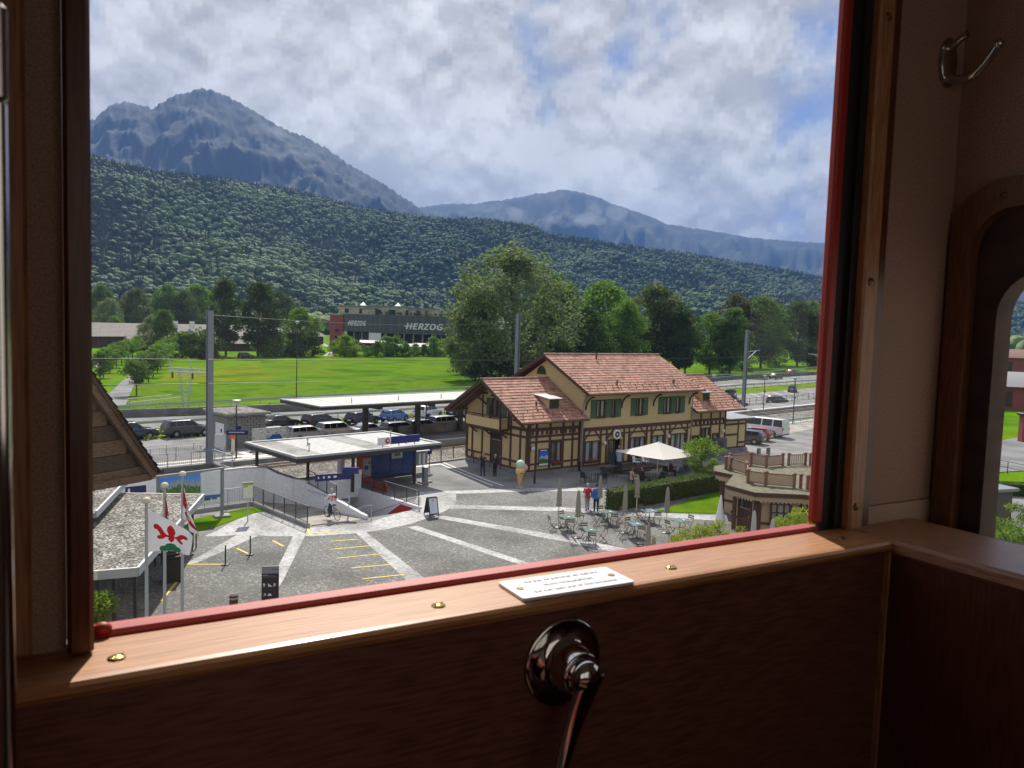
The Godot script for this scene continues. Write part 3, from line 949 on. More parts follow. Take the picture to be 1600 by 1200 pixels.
func make_forest() -> void:
	var r := RandomNumberGenerator.new()
	r.seed = 5
	var protos := [blob_tree(1),blob_tree(2),blob_tree(3),spire_tree(4),spire_tree(5)]
	var places := []
	var kinds := FastNoiseLite.new()
	kinds.seed = 3
	kinds.frequency = 0.003
	var n := 0
	while n < 80000:
		var az := r.randf_range(-36.0,40.0)
		var u := pow(r.randf(),0.85) * 1.1
		var d := lerpf(hill_near(az),hill_far(az),u)
		if r.randf() > d / 2600.0 + 0.25:
			continue
		var p := polar(az,d,hill_height(az,u))
		var k := kinds.get_noise_2d(p.x,p.z)
		var fir := r.randf() < clampf(0.38 - k * 0.9 + (0.25 if u > 0.85 else 0.0),0.06,0.85)
		var h := (4.0 + 8.0 * pow(r.randf(),1.6)) * (1.4 if fir else 1.0)
		var w := h * r.randf_range(0.75,1.05) if not fir else h * r.randf_range(0.6,0.85)
		var t := r.randf()
		var c := Color(0.026,0.062,0.022).lerp(Color(0.075,0.145,0.036),clampf(t * 0.5 + k * 0.9 + 0.1,0,1)) if not fir else Color(0.014,0.032,0.015).lerp(Color(0.028,0.056,0.022),t)
		places.append([Transform3D(Basis(Vector3.UP,r.randf() * TAU).scaled(Vector3(w,h,w)),p),c,(3 + r.randi() % 2) if fir else r.randi() % 3])
		n += 1
	scatter("hillside_wood",protos,places,"mixed wood covering the ridge across the valley")
	# groves on the valley floor in front of the ridge
	places = []
	for i in 2600:
		var az := r.randf_range(-36.0,40.0)
		var d := r.randf_range(520.0,1000.0)
		if az > -22.0 and az < -4.0 and d < 600.0:
			continue
		var p := polar(az,d,-0.5)
		if kinds.get_noise_2d(p.x * 1.5,p.z * 1.5) < -0.18:
			continue
		var h := r.randf_range(9.0,18.0)
		var t := r.randf()
		places.append([Transform3D(Basis(Vector3.UP,r.randf() * TAU).scaled(Vector3(h * r.randf_range(0.7,1.0),h,h * r.randf_range(0.7,1.0))),p),Color(0.06,0.105,0.03).lerp(Color(0.14,0.21,0.06),t),r.randi() % 3])
	scatter("valley_grove",protos,places,"groves of broad trees on the valley floor below the ridge")
# shreds of cloud that hang on the summits
func make_cloud_banks() -> void:
	var defs := [
		[-17.2,12.4,4700.0,Vector3(240,90,160),0.0012],[-15.4,10.9,4500.0,Vector3(260,40,160),0.0009],[-27.0,13.0,4600.0,Vector3(300,70,200),0.0009],
		[-1.6,7.9,6000.0,Vector3(360,190,200),0.0014],[6.0,8.1,6300.0,Vector3(420,170,250),0.0014],[3.8,7.5,6000.0,Vector3(380,90,200),0.0012],
	]
	var r := RandomNumberGenerator.new()
	r.seed = 31
	for q in defs:
		var big: Vector3 = q[3]
		var mid := polar(q[0],q[2],12.0 + q[2] * tan(deg_to_rad(q[1])))
		for k in 11:
			var m := FogMaterial.new()
			m.density = q[4] * r.randf_range(0.35,0.8)
			m.albedo = Color(1,1,1)
			var f := FogVolume.new()
			f.name = numbered("cloud_bank")
			f.shape = RenderingServer.FOG_VOLUME_SHAPE_ELLIPSOID
			var w := r.randf_range(0.24,0.52)
			f.size = Vector3(big.x * w,minf(big.x * w * 0.62,big.y * r.randf_range(0.5,0.95)),big.x * w)
			f.rotation = Vector3(0,0,r.randf_range(-0.5,0.5))
			f.material = m
			f.position = mid + Vector3(r.randf_range(-0.5,0.5) * big.x,r.randf_range(-0.38,0.38) * big.y,r.randf_range(-0.4,0.4) * big.z)
			tag(f,"shred of pale cloud hanging on the mountain tops","cloud","clouds on the mountain tops","stuff")
			add_child(f)
# ---------------------------------------------------------------- building pieces
const FACE := Basis(Vector3.RIGHT,Vector3.UP,Vector3.BACK)             # a wall that looks along +z
const LEFT := Basis(Vector3.BACK,Vector3.UP,Vector3.LEFT)               # a wall that looks along -x
func plane(o: Vector3,b: Basis) -> Transform3D:
	return Transform3D(b,o)
func beam(t: Node,pl: Transform3D,x0: float,y0: float,x1: float,y1: float,w := 0.16,proud := 0.04,m: Material = null) -> void:
	w *= 1.3
	var b := MB.new()
	var d := Vector3(x1 - x0,y1 - y0,0)
	var l := d.length()
	var x := d / l
	b.cbox(Vector3.ZERO,Vector3(l,w,0.12),0.008)
	var c := MB.new()
	c.append(b,pl * Transform3D(Basis(x,Vector3(-x.y,x.x,0),Vector3.BACK),Vector3((x0 + x1) * 0.5,(y0 + y1) * 0.5,proud - 0.06)))
	part("beam",c,m if m else M.beam,t)
func slab(b: MB,pl: Transform3D,x0: float,y0: float,x1: float,y1: float,z0: float,z1: float,ch := 0.0) -> void:
	var c := Vector3((x0 + x1) * 0.5,(y0 + y1) * 0.5,(z0 + z1) * 0.5)
	var s := Vector3(absf(x1 - x0),absf(y1 - y0),absf(z1 - z0))
	if ch > 0.0:
		b.cbox(pl * c,s,ch,pl.basis)
	else:
		b.box(pl * c,s,pl.basis)
# a casement set into an opening of the wall: frame,glass and curtains behind it
func window(t: Node,pl: Transform3D,x0: float,y0: float,x1: float,y1: float,cols := 2,rows := 1,curtain := 0.6,fm: Material = null,called := "window") -> MeshInstance3D:
	if fm == null:
		fm = M.beam
	var f := MB.new()
	var fw := 0.09
	for e in [[x0,y0,x1,y0 + fw],[x0,y1 - fw,x1,y1],[x0,y0 + fw,x0 + fw,y1 - fw],[x1 - fw,y0 + fw,x1,y1 - fw]]:
		slab(f,pl,e[0],e[1],e[2],e[3],-0.09,0.07,0.006)
	for k in range(1,cols):
		var x := lerpf(x0,x1,float(k) / cols)
		slab(f,pl,x - 0.035,y0 + fw,x + 0.035,y1 - fw,-0.08,0.03,0.005)
	for k in range(1,rows):
		var y := lerpf(y0,y1,float(k) / rows)
		slab(f,pl,x0 + fw,y - 0.025,x1 - fw,y + 0.025,-0.075,0.025,0.005)
	slab(f,pl,x0 - 0.06,y0 - 0.07,x1 + 0.06,y0 - 0.003,-0.02,0.12,0.008)
	var w := part(called,f,fm,t)
	if curtain > 0.0:
		var c := MB.new()
		for side in 2:
			var row0 := PackedVector3Array()
			var row1 := PackedVector3Array()
			var cw := (x1 - x0) * 0.5 * curtain
			for k in 13:
				var u := k / 12.0
				var x := (x0 + fw + cw * u) if side == 0 else (x1 - fw - cw * (1 - u))
				var z := -0.13 + 0.012 * sin(u * 40.0)
				row0.append(pl * Vector3(x,y0 + fw,z))
				row1.append(pl * Vector3(x,y1 - fw,z))
			c.surf([row0,row1],false,true)
		part("curtain",c,M.curtain,w)
	var g := MB.new()
	g.quad(pl * Vector3(x0 + 0.03,y0 + 0.03,-0.05),pl * Vector3(x1 - 0.03,y0 + 0.03,-0.05),pl * Vector3(x1 - 0.03,y1 - 0.03,-0.05),pl * Vector3(x0 + 0.03,y1 - 0.03,-0.05))
	part("pane",g,M.window_glass,w)
	return w
func door(t: Node,pl: Transform3D,x0: float,y1: float,x1: float,m: Material,called := "door") -> void:
	var f := MB.new()
	for e in [[x0,0.0,x0 + 0.1,y1],[x1 - 0.1,0.0,x1,y1],[x0 + 0.1,y1 - 0.1,x1 - 0.1,y1]]:
		slab(f,pl,e[0],e[1],e[2],e[3],-0.02,0.08,0.006)
	var w := part(called,f,M.beam,t)
	var n := maxi(3,int((x1 - x0 - 0.2) / 0.16))
	for k in n:
		var b := MB.new()
		var a0 := lerpf(x0 + 0.1,x1 - 0.1,float(k) / n)
		var a1 := lerpf(x0 + 0.1,x1 - 0.1,float(k + 1) / n) - 0.008
		slab(b,pl,a0,0.05,a1,y1 - 0.65,-0.02,0.03,0.006)
		part("plank",b,m,w)
	var g := MB.new()
	slab(g,pl,x0 + 0.1,y1 - 0.6,x1 - 0.1,y1 - 0.12,-0.02,0.012)
	part("pane",g,M.dark_glass,w)
	var h := MB.new()
	slab(h,pl,x1 - 0.22,1.0,x1 - 0.18,1.16,0.03,0.07,0.008)
	part("handle",h,M.steel,w)
# courses of rolled tiles from the eaves p,along l,up the slope v
func tiles(t: Node,p: Vector3,l: Vector3,v: Vector3,m: Material,course := 0.42,wide := 0.30,called := "tile_courses") -> MeshInstance3D:
	var b := MB.new()
	var n := l.cross(v).normalized()
	if n.y < 0:
		n = -n
	var ll := l.length()
	var vl := v.length()
	var x := l / ll
	var y := v / vl
	var k := int(ceil(vl / course))
	var cols := int(ll / wide) * 4
	var r := RandomNumberGenerator.new()
	r.seed = int(ll * 100)
	for c in k:
		var a0 := vl * c / k
		var a1 := vl * (c + 1) / k + 0.05
		var lo := PackedVector3Array()
		var mid := PackedVector3Array()
		var hi := PackedVector3Array()
		var jit := 0.0
		for q in cols + 1:
			if q % 4 == 0:
				jit = r.randf_range(-0.008,0.012)
			var roll := 0.028 * absf(sin(PI * q / 4.0))
			var o := p + x * (ll * q / cols)
			lo.append(o + y * (a0 - jit) + n * 0.005)
			mid.append(o + y * (a0 - jit) + n * (0.055 + roll + jit))
			hi.append(o + y * a1 + n * (0.012 + roll))
		b.surf([lo,mid],false,l.cross(v).y < 0)
		b.surf([mid,hi],false,l.cross(v).y < 0)
	var o := part(called,b,m,t)
	o.set_meta("kind","stuff")
	return o
func roof_boards(t: Node,p: Vector3,l: Vector3,v: Vector3,th: float,m: Material) -> void:
	var n := l.cross(v).normalized()
	if n.y < 0:
		n = -n
	var b := MB.new()
	b.box(p + (l + v) * 0.5 - n * th * 0.5,Vector3(l.length(),th,v.length()),Basis(l.normalized(),n,l.normalized().cross(n)))
	part("roof_board",b,m,t)
func snow_guards(t: Node,p: Vector3,l: Vector3,v: Vector3) -> void:
	var b := MB.new()
	var n := l.cross(v).normalized()
	if n.y < 0:
		n = -n
	for r in 3:
		var k := int(l.length() / 0.9)
		for i in k:
			var o := p + l * ((i + 0.5 + 0.25 * (r % 2)) / k) + v.normalized() * (0.55 + r * 0.42)
			b.bar(o + n * 0.05,o + n * 0.16,0.07,0.03,l)
	var q := part("snow_guard",b,M.copper,t)
	q.set_meta("kind","stuff")
func gutter(t: Node,a: Vector3,b2: Vector3) -> void:
	var b := MB.new()
	b.tube([a,b2],0.07,8)
	part("gutter",b,M.copper,t)
# railing along a polyline: posts are parts,the thin uprights one part
func railing(called: String,label: String,path: Array,high: float,m: Material,gap := 0.14,post_every := 1.6,group := "",top_m: Material = null,rails := [1.0,0.08]) -> void:
	var t := thing(called,label,"railing",path[0],0.0,group)
	var o: Vector3 = path[0]
	var bars := MB.new()
	for i in path.size() - 1:
		var a: Vector3 = path[i] - o
		var e: Vector3 = path[i + 1] - o
		for q in rails:
			var b := MB.new()
			b.bar(a + Vector3(0,high * q,0),e + Vector3(0,high * q,0),0.045,0.035)
			part("top_rail" if q == rails[0] else "rail",b,top_m if top_m and q == rails[0] else m,t)
		var n := maxi(1,roundi(a.distance_to(e) / post_every))
		for k in n + (1 if i == path.size() - 2 else 0):
			var p := a.lerp(e,float(k) / n)
			var b := MB.new()
			b.box(p + Vector3(0,high * 0.5,0),Vector3(0.05,high,0.05))
			part("post",b,m,t)
		if gap > 0:
			var nb := int(a.distance_to(e) / gap)
			for k in nb:
				var p := a.lerp(e,(k + 0.5) / nb)
				bars.box(p + Vector3(0,high * (rails[0] + rails[-1]) * 0.5,0),Vector3(0.016,high * (rails[0] - rails[-1]),0.016))
	if gap > 0:
		var s := part("upright",bars,m,t)
		s.set_meta("kind","stuff")
# a hollow block of walls with openings cut through: prof is (z,y),holes are [centre,size]
func hollow(t: Node,prof: PackedVector2Array,x0: float,x1: float,holes: Array) -> void:
	var tz := Transform3D(Basis(Vector3.BACK,Vector3.UP,Vector3.LEFT),Vector3.ZERO)
	var c := CSGCombiner3D.new()
	c.name = "wall" if not t.has_node("wall") else "wall_%03d" % t.get_child_count()
	t.add_child(c)
	var put := func(m: MB,op: int) -> void:
		var g := CSGMesh3D.new()
		g.mesh = m.mesh()
		g.operation = op
		g.material = M.ochre_render
		c.add_child(g)
	var b := MB.new()
	b.prism(prof,-x1,-x0,tz)
	put.call(b,CSGShape3D.OPERATION_UNION)
	b = MB.new()
	b.prism(Geometry2D.offset_polygon(prof,-0.28)[0],-x1 + 0.28,-x0 - 0.28,tz)
	put.call(b,CSGShape3D.OPERATION_SUBTRACTION)
	for h in holes:
		b = MB.new()
		b.box(h[0],h[1])
		put.call(b,CSGShape3D.OPERATION_SUBTRACTION)
# ---------------------------------------------------------------- the station building
func make_station() -> void:
	var t := thing("station_building","ochre half-timbered station building with red tiled roofs and green shutters","station building",OX,HOUSE_TURN)
	# walls
	var b := MB.new()
	var prof := PackedVector2Array([Vector2(0,0),Vector2(-8.5,0),Vector2(-8.5,4.9),Vector2(-4.25,7.25),Vector2(0,4.9)])
	# x of the profile is z here
	var tz := Transform3D(Basis(Vector3.BACK,Vector3.UP,Vector3.LEFT),Vector3.ZERO)
	var fh := func(x0: float,y0: float,x1: float,y1: float,z: float) -> Array:
		return [Vector3((x0 + x1) * 0.5,(y0 + y1) * 0.5,z),Vector3(x1 - x0 - 0.06,y1 - y0 - 0.06,1.2)]
	hollow(t,prof,0.0,5.7,[fh.call(2.42,0.95,3.58,2.66,0.0),[Vector3(0,5.1,-4.25),Vector3(1.2,1.44,1.24)]])
	hollow(t,prof,19.2,25.1,[fh.call(21.4,0.75,22.65,2.75,0.0)])
	var mh := [fh.call(9.3,0.1,10.25,2.5,0.4),fh.call(8.5,0.1,9.3,2.5,0.4)]
	for q in [[5.8,7.5],[11.2,13.15],[14.0,15.65],[16.5,18.65]]:
		mh.append(fh.call(q[0],0.72,q[1],2.52,0.4))
	for q in [[6.95,8.0],[8.75,9.2],[11.75,12.65],[15.35,16.35],[17.05,17.6]]:
		mh.append(fh.call(q[0],4.45,q[1],5.95,0.4))
	hollow(t,PackedVector2Array([Vector2(0.4,0),Vector2(-9.2,0),Vector2(-9.2,6.5),Vector2(-4.4,9.15),Vector2(0.4,6.7)]),5.6,19.25,mh)
	b = MB.new()
	b.box(Vector3(27.0,1.68,-3.6),Vector3(3.7,3.35,6.6))
	part("annex_wall",b,M.ochre_render,t)
	b = MB.new()
	b.cbox(Vector3(2.85,0.11,-4.25),Vector3(5.82,0.5,8.62),0.03)
	b.cbox(Vector3(12.45,0.11,-4.4),Vector3(13.8,0.5,9.72),0.03)
	b.cbox(Vector3(23.9,0.11,-4.0),Vector3(9.9,0.5,8.1),0.03)
	part("plinth",b,M.plinth,t)
	# roofs
	var ey := 4.48
	var rise := Vector3(0,2.97,-5.4)
	for w in [[-1.6,7.15],[19.3,7.4]]:
		var l := Vector3(w[1],0,0)
		var p := Vector3(w[0],ey,1.1)
		roof_boards(t,p,l,rise,0.14,M.beam)
		tiles(t,p,l,rise,M.roof_tile)
		snow_guards(t,p,l,rise)
		var p2 := Vector3(w[0],ey,-9.7)
		var rise2 := Vector3(0,2.97,5.4)
		roof_boards(t,p2,l,rise2,0.14,M.beam)
		tiles(t,p2,l,rise2,M.roof_tile_old)
		gutter(t,p + Vector3(0,-0.06,0.07),p + l + Vector3(0,-0.06,0.07))
		b = MB.new()
		b.tube([p + rise + Vector3(0,0.05,0),p + rise + l + Vector3(0,0.05,0)],0.11,8)
		part("ridge_tile",b,M.roof_tile,t)
	var mp := Vector3(5.05,6.56,1.5)
	var ml := Vector3(14.75,0,0)
	var mr := Vector3(0,2.93,-5.9)
	roof_boards(t,mp,ml,mr,0.15,M.beam)
	tiles(t,mp,ml,mr,M.roof_tile)
	snow_guards(t,mp,ml,mr)
	roof_boards(t,Vector3(5.05,6.56,-10.3),ml,Vector3(0,2.93,5.9),0.15,M.beam)
	tiles(t,Vector3(5.05,6.56,-10.3),ml,Vector3(0,2.93,5.9),M.roof_tile_old)
	gutter(t,mp + Vector3(0,-0.06,0.07),mp + ml + Vector3(0,-0.06,0.07))
	b = MB.new()
	b.tube([mp + mr + Vector3(0,0.05,0),mp + mr + ml + Vector3(0,0.05,0)],0.12,8)
	part("ridge_tile",b,M.roof_tile,t)
	# verge boards of the three gables that look left
	for q in [[-1.62,1.1,ey,2.97,5.4],[5.03,1.5,6.56,2.93,5.9]]:
		for sd in [1.0,-1.0]:
			b = MB.new()
			var apex := Vector3(q[0],q[2] + q[3] - 0.07,q[1] - q[4])
			b.bar(Vector3(q[0],q[2] - 0.07,q[1] if sd > 0 else q[1] - 2 * q[4]),apex,0.05,0.26)
			part("verge_board",b,M.beam,t)
	# rafters and brackets under the left overhang
	for sx in [-1.15,-0.7,-0.25]:
		for sd in [1.0,-1.0]:
			b = MB.new()
			b.bar(Vector3(sx,ey - 0.2,-4.3 + 5.2 * sd),Vector3(sx,ey + 2.6,-4.3 + 0.3 * sd),0.12,0.16)
			part("rafter",b,M.old_wood,t)
	for tt in [0.0,-3.0,-5.6,-8.5]:
		var hh := 7.25 - absf(tt + 4.25) * 0.55
		b = MB.new()
		b.bar(Vector3(0.0,hh - 1.3,tt),Vector3(-1.3,hh - 0.35,tt),0.13,0.13)
		part("bracket",b,M.beam,t)
		b = MB.new()
		b.bar(Vector3(0.1,hh - 0.3,tt),Vector3(-1.55,hh - 0.3,tt),0.15,0.15)
		part("purlin",b,M.beam,t)
	for sx in [5.75,9.95,14.0,18.9]:
		b = MB.new()
		var arc := []
		for k in 6:
			var a := PI * 0.5 * k / 5.0
			arc.append(Vector3(sx,5.15 + 1.15 * sin(a),0.42 + 0.95 * (1.0 - cos(a))))
		b.tube(arc,0.08,6)
		part("bracket",b,M.beam,t)
	# gable wall on the left
	var gp := plane(Vector3(0,0,0),LEFT)
	beam(t,gp,-8.5,3.72,0.0,3.72,0.2,0.09)
	beam(t,gp,-8.5,3.12,0.0,3.12,0.15)
	beam(t,gp,-8.5,0.42,0.0,0.42,0.14)
	for x in [-8.43,-7.6,-6.15,-2.2,-0.95,-0.08]:
		beam(t,gp,x,0.45,x,3.7,0.17 if x > -8.0 and x < -0.5 else 0.26,0.055)
	for q in [[-8.4,-7.6],[-7.6,-6.15],[-6.15,-4.95],[-3.35,-2.2],[-2.2,-0.95]]:
		beam(t,gp,q[0],1.0,q[1],1.0,0.12,0.045)
	for x in [-6.2,-2.2]:
		beam(t,gp,x,3.75,x,6.0 if x > -5 else 6.0,0.14,0.045)
	door(t,gp,-4.95,3.05,-3.35,M.beam_dark)
	window(t,gp,-4.9,4.35,-3.6,5.85,2,1,0.0)
	for x in [-5.65,-3.55]:
		b = MB.new()
		slab(b,gp,x,4.4,x + 0.7,5.85,0.0,0.06,0.01)
		part("shutter",b,M.shutter,t)
	# balcony
	b = MB.new()
	slab(b,gp,-7.35,3.35,-2.45,3.5,0.0,1.0,0.02)
	var bal := part("balcony",b,M.beam,t)
	b = MB.new()
	slab(b,gp,-7.3,3.52,-2.5,4.28,0.93,0.98)
	slab(b,gp,-2.55,3.52,-2.5,4.28,0.05,0.928)
	slab(b,gp,-7.3,3.52,-7.25,4.28,0.05,0.928)
	part("parapet",b,M.ochre_render,bal)
	for q in [[-7.35,0.95],[-2.45,0.95],[-2.45,0.1],[-5.0,0.1]]:
		b = MB.new()
		slab(b,gp,q[0] - 0.07,3.5,q[0] + 0.07,4.75 if q[1] > 0.5 else 5.3,q[1] - 0.07,q[1] + 0.07,0.01)
		part("balcony_post",b,M.beam,bal)
	b = MB.new()
	slab(b,gp,-7.35,4.45,-2.45,4.53,0.9,1.0,0.01)
	slab(b,gp,-2.5,4.45,-2.4,4.53,0.0,0.89,0.01)
	part("handrail",b,M.beam,bal)
	for x in [-7.0,-5.0,-2.8]:
		b = MB.new()
		b.bar(gp * Vector3(x,2.75,0.0),gp * Vector3(x,3.36,0.85),0.12,0.12)
		part("bracket",b,M.beam,bal)
	# front of the left wing
	var fp := plane(Vector3(0,0,0),FACE)
	beam(t,fp,0,3.72,5.6,3.72,0.2,0.09)
	beam(t,fp,0,3.15,5.6,3.15,0.15)
	beam(t,fp,0,2.72,5.6,2.72,0.13)
	beam(t,fp,0,0.95,2.35,0.95,0.12)
	beam(t,fp,3.65,0.95,5.6,0.95,0.12)
	beam(t,fp,0,0.42,5.6,0.42,0.14)
	for x in [0.10,0.85,2.28,3.7,4.75,5.5]:
		beam(t,fp,x,0.45,x,4.4,0.26 if x < 0.5 else 0.16,0.055)
	for k in 11:
		b = MB.new()
		slab(b,fp,0.35 + k * 0.5,3.3,0.5 + k * 0.5,3.6,0.0,0.12,0.01)
		part("joist_end",b,M.beam,t)
	window(t,fp,2.42,0.95,3.58,2.66,2,1,0.35)
	# front of the middle block: lower floor with arched braces,upper floor plain
	var mpn := plane(Vector3(0,0,0.4),FACE)
	beam(t,mpn,5.6,3.5,19.2,3.5,0.24,0.09)
	beam(t,mpn,5.6,2.98,19.2,2.98,0.12)
	beam(t,mpn,5.6,0.42,19.2,0.42,0.14)
	for x in [5.66,7.62,8.3,10.42,11.05,13.3,13.9,15.75,16.35,18.8]:
		beam(t,mpn,x,0.45,x,3.4,0.15,0.055)
	for q in [[5.75,7.55],[8.4,10.35],[11.15,13.2],[14.0,15.65],[16.45,18.7]]:
		var mid: float = (q[0] + q[1]) * 0.5
		beam(t,mpn,q[0],2.62,mid - 0.25,3.36,0.10,0.045)
		beam(t,mpn,q[1],2.62,mid + 0.25,3.36,0.10,0.045)
	for q in [[5.8,7.5,0.6],[11.2,13.15,0.5],[14.0,15.65,0.8],[16.5,18.65,0.8]]:
		window(t,mpn,q[0],0.72,q[1],2.52,3 if q[1] - q[0] > 1.8 else 2,1,q[2])
	window(t,mpn,8.5,0.1,9.3,2.5,1,2,0.0,null,"glazed_door")
	for q in [[6.95,8.0],[8.75,9.2],[11.75,12.65],[15.35,16.35],[17.05,17.6]]:
		window(t,mpn,q[0],4.45,q[1],5.95,2 if q[1] - q[0] > 0.8 else 1,1,0.5)
	for q in [[6.3,6.93],[8.05,8.7],[9.25,9.9],[11.1,11.72],[12.7,13.3],[14.65,15.3],[16.4,17.0],[17.65,18.3]]:
		var sh := MB.new()
		slab(sh,mpn,q[0],4.4,q[1],5.98,0.0,0.05,0.012)
		var sp := part("shutter",sh,M.shutter,t)
		var lou := MB.new()
		for k in 12:
			slab(lou,mpn,q[0] + 0.07,4.52 + k * 0.118,q[1] - 0.07,4.57 + k * 0.118,0.05,0.064)
		part("louvre",lou,M.shutter,sp).set_meta("kind","stuff")
	# half-round window in the main gable
	var gm := plane(Vector3(5.6,0,0),LEFT)
	b = MB.new()
	var arch := PackedVector2Array()
	for k in 13:
		arch.append(Vector2(-5.25 + 0.62 * cos(PI * k / 12.0),7.75 + 0.75 * sin(PI * k / 12.0)))
	b.prism(arch,0.0,0.06,gm)
	var aw := part("arched_window",b,M.beam,t)
	b = MB.new()
	var arch2 := PackedVector2Array()
	for k in 13:
		arch2.append(Vector2(-5.25 + 0.5 * cos(PI * k / 12.0),7.82 + 0.6 * sin(PI * k / 12.0)))
	b.prism(arch2,0.05,0.066,gm)
	part("pane",b,M.dark_glass,aw)
	# right wing and annex
	beam(t,fp,19.3,3.5,25.0,3.5,0.18,0.09)
	beam(t,fp,19.3,3.02,25.0,3.02,0.13)
	beam(t,fp,19.3,0.42,25.0,0.42,0.13)
	for x in [19.4,21.25,22.75,24.15,25.0]:
		beam(t,fp,x,0.45,x,4.4,0.16,0.055)
	for k in 9:
		b = MB.new()
		slab(b,fp,19.8 + k * 0.6,3.12,19.98 + k * 0.6,3.4,0.0,0.12,0.01)
		part("joist_end",b,M.beam,t)
	door(t,fp,19.75,2.1,21.05,M.beam_dark)
	window(t,fp,21.4,0.75,22.65,2.75,2,1,0.3)
	beam(t,fp,22.8,0.75,25.0,0.75,0.12)
	var ap := plane(Vector3(0,0,-0.3),FACE)
	for q in [[25.2,0.4,25.2,3.3],[27.55,0.4,27.55,3.3],[28.8,0.1,28.8,3.3],[25.2,3.2,28.8,3.2],[25.2,2.8,28.8,2.8],[25.4,1.75,27.5,1.75],[27.6,0.9,28.8,0.9],[25.2,0.42,28.8,0.42]]:
		beam(t,ap,q[0],q[1],q[2],q[3],0.15,0.05)
	b = MB.new()
	for k in 10:
		b.cbox(Vector3(25.32 + k * 0.46,3.62,-3.4),Vector3(0.42,0.05,7.3),0.012,Basis(Vector3.RIGHT,0.06))
	b.box(Vector3(27.4,3.57,-3.4),Vector3(4.7,0.05,7.3),Basis(Vector3.RIGHT,0.06))
	part("annex_roof",b,M.zinc,t)
	# dormers
	for q in [[2.95,0.0],[22.35,0.0]]:
		b = MB.new()
		var cx: float = q[0] - 0.05
		var poly := PackedVector2Array([Vector2(-0.35,5.2),Vector2(-2.6,6.4),Vector2(-0.35,6.15)])
		b.prism(poly,-cx - 0.55,-cx + 0.55,tz)
		var dm := part("dormer",b,M.ochre_render,t)
		b = MB.new()
		for k in 4:
			b.cbox(Vector3(cx,6.22 + 0.02,-1.35),Vector3(1.5,0.07,2.6),0.01,Basis(Vector3.RIGHT,0.1))
			break
		part("dormer_roof",b,M.zinc,dm)
		b = MB.new()
		slab(b,plane(Vector3(cx,0,-0.35),FACE),-0.5,5.3,0.5,6.05,0.0,0.06,0.01)
		part("dormer_front",b,M.beam,dm)
		b = MB.new()
		slab(b,plane(Vector3(cx,0,-0.35),FACE),-0.36,5.42,0.36,5.95,0.05,0.068)
		part("pane",b,M.dark_glass,dm)
	# vents,chimney,downpipes,wall lamps
	for q in [[9.3,7.02,0.4],[16.6,7.02,0.4],[1.35,5.4,-0.75],[10.6,9.2,-3.6],[19.9,7.2,-3.5]]:
		b = MB.new()
		b.lathe([[0.0,0.5],[0.12,0.5],[0.12,0.42],[0.08,0.4],[0.08,-0.3]],10,Vector3(q[0],q[1],q[2]))
		part("roof_vent",b,M.copper,t)
	for q in [5.42,19.32]:
		b = MB.new()
		b.tube([Vector3(q,6.3,0.9),Vector3(q,6.0,0.55),Vector3(q,5.7,0.48),Vector3(q,0.2,0.48)],0.055,8)
		part("downpipe",b,M.zinc,t)
	for q in [[7.95,2.25,0.45],[16.05,2.35,0.45],[24.55,2.3,0.05]]:
		b = MB.new()
		b.ball(Vector3(q[0],q[1],q[2] + 0.16),Vector3(0.15,0.18,0.13))
		b.box(Vector3(q[0],q[1],q[2] + 0.03),Vector3(0.1,0.1,0.12))
		part("wall_lamp",b,M.white_paint,t)
	# flower boxes
	for q in [[2.45,0.05,3.55],[5.9,0.45,7.4]]:
		b = MB.new()
		b.cbox(Vector3((q[0] + q[2]) * 0.5,0.82,q[1] + 0.2),Vector3(q[2] - q[0],0.16,0.18),0.01)
		var fb := part("flower_box",b,M.old_wood_dark,t)
		b = MB.new()
		var r := RandomNumberGenerator.new()
		r.seed = 8
		for k in 130:
			leaf(b,Vector3(r.randf_range(q[0],q[2]),r.randf_range(0.86,1.1),q[1] + r.randf_range(0.1,0.34)),0.07,r)
		part("geranium",b,M.red_paint,fb).set_meta("kind","stuff")
	# deck in front of the door
	b = MB.new()
	for k in 12:
		b.cbox(Vector3(10.4,0.2,0.62 + k * 0.17),Vector3(5.6,0.05,0.16),0.008)
	b.box(Vector3(10.4,0.09,1.55),Vector3(5.5,0.17,1.9))
	b.cbox(Vector3(9.4,0.07,2.85),Vector3(3.4,0.12,0.5),0.01)
	part("entrance_deck",b,M.old_wood_dark,t)
	# things fixed to the front
	var im := Image.create_empty(96,128,false,Image.FORMAT_RGB8)
	im.fill(Color(0.16,0.42,0.78))
	rect(im,0,0.0,1,0.14,Color(0.06,0.2,0.5))
	rect(im,0.12,0.04,0.82,0.10,Color(0.85,0.9,0.95))
	paint(im,PackedVector2Array([Vector2(0,0.5),Vector2(0.3,0.36),Vector2(0.55,0.47),Vector2(0.8,0.33),Vector2(1,0.45),Vector2(1,0.7),Vector2(0,0.7)]),Color(0.62,0.72,0.84))
	paint(im,PackedVector2Array([Vector2(0,0.6),Vector2(0.4,0.55),Vector2(1,0.66),Vector2(1,0.88),Vector2(0,0.88)]),Color(0.22,0.42,0.16))
	rect(im,0,0.88,1,1.0,Color(0.85,0.87,0.86))
	var hx := Basis(Vector3.UP,deg_to_rad(HOUSE_TURN))
	sign_board("advertising_poster",im,1.02,1.4,OX + hx * Vector3(1.6,1.45,0.09),HOUSE_TURN,"tall blue mountain poster on the left wing of the station building","poster",M.anthracite)
	var im2 := Image.create_empty(96,128,false,Image.FORMAT_RGB8)
	im2.fill(Color(0.09,0.09,0.1))
	for k in 4:
		rect(im2,0.15,0.1 + k * 0.09,0.5 + 0.12 * (k % 3),0.14 + k * 0.09,Color(0.72,0.72,0.72))
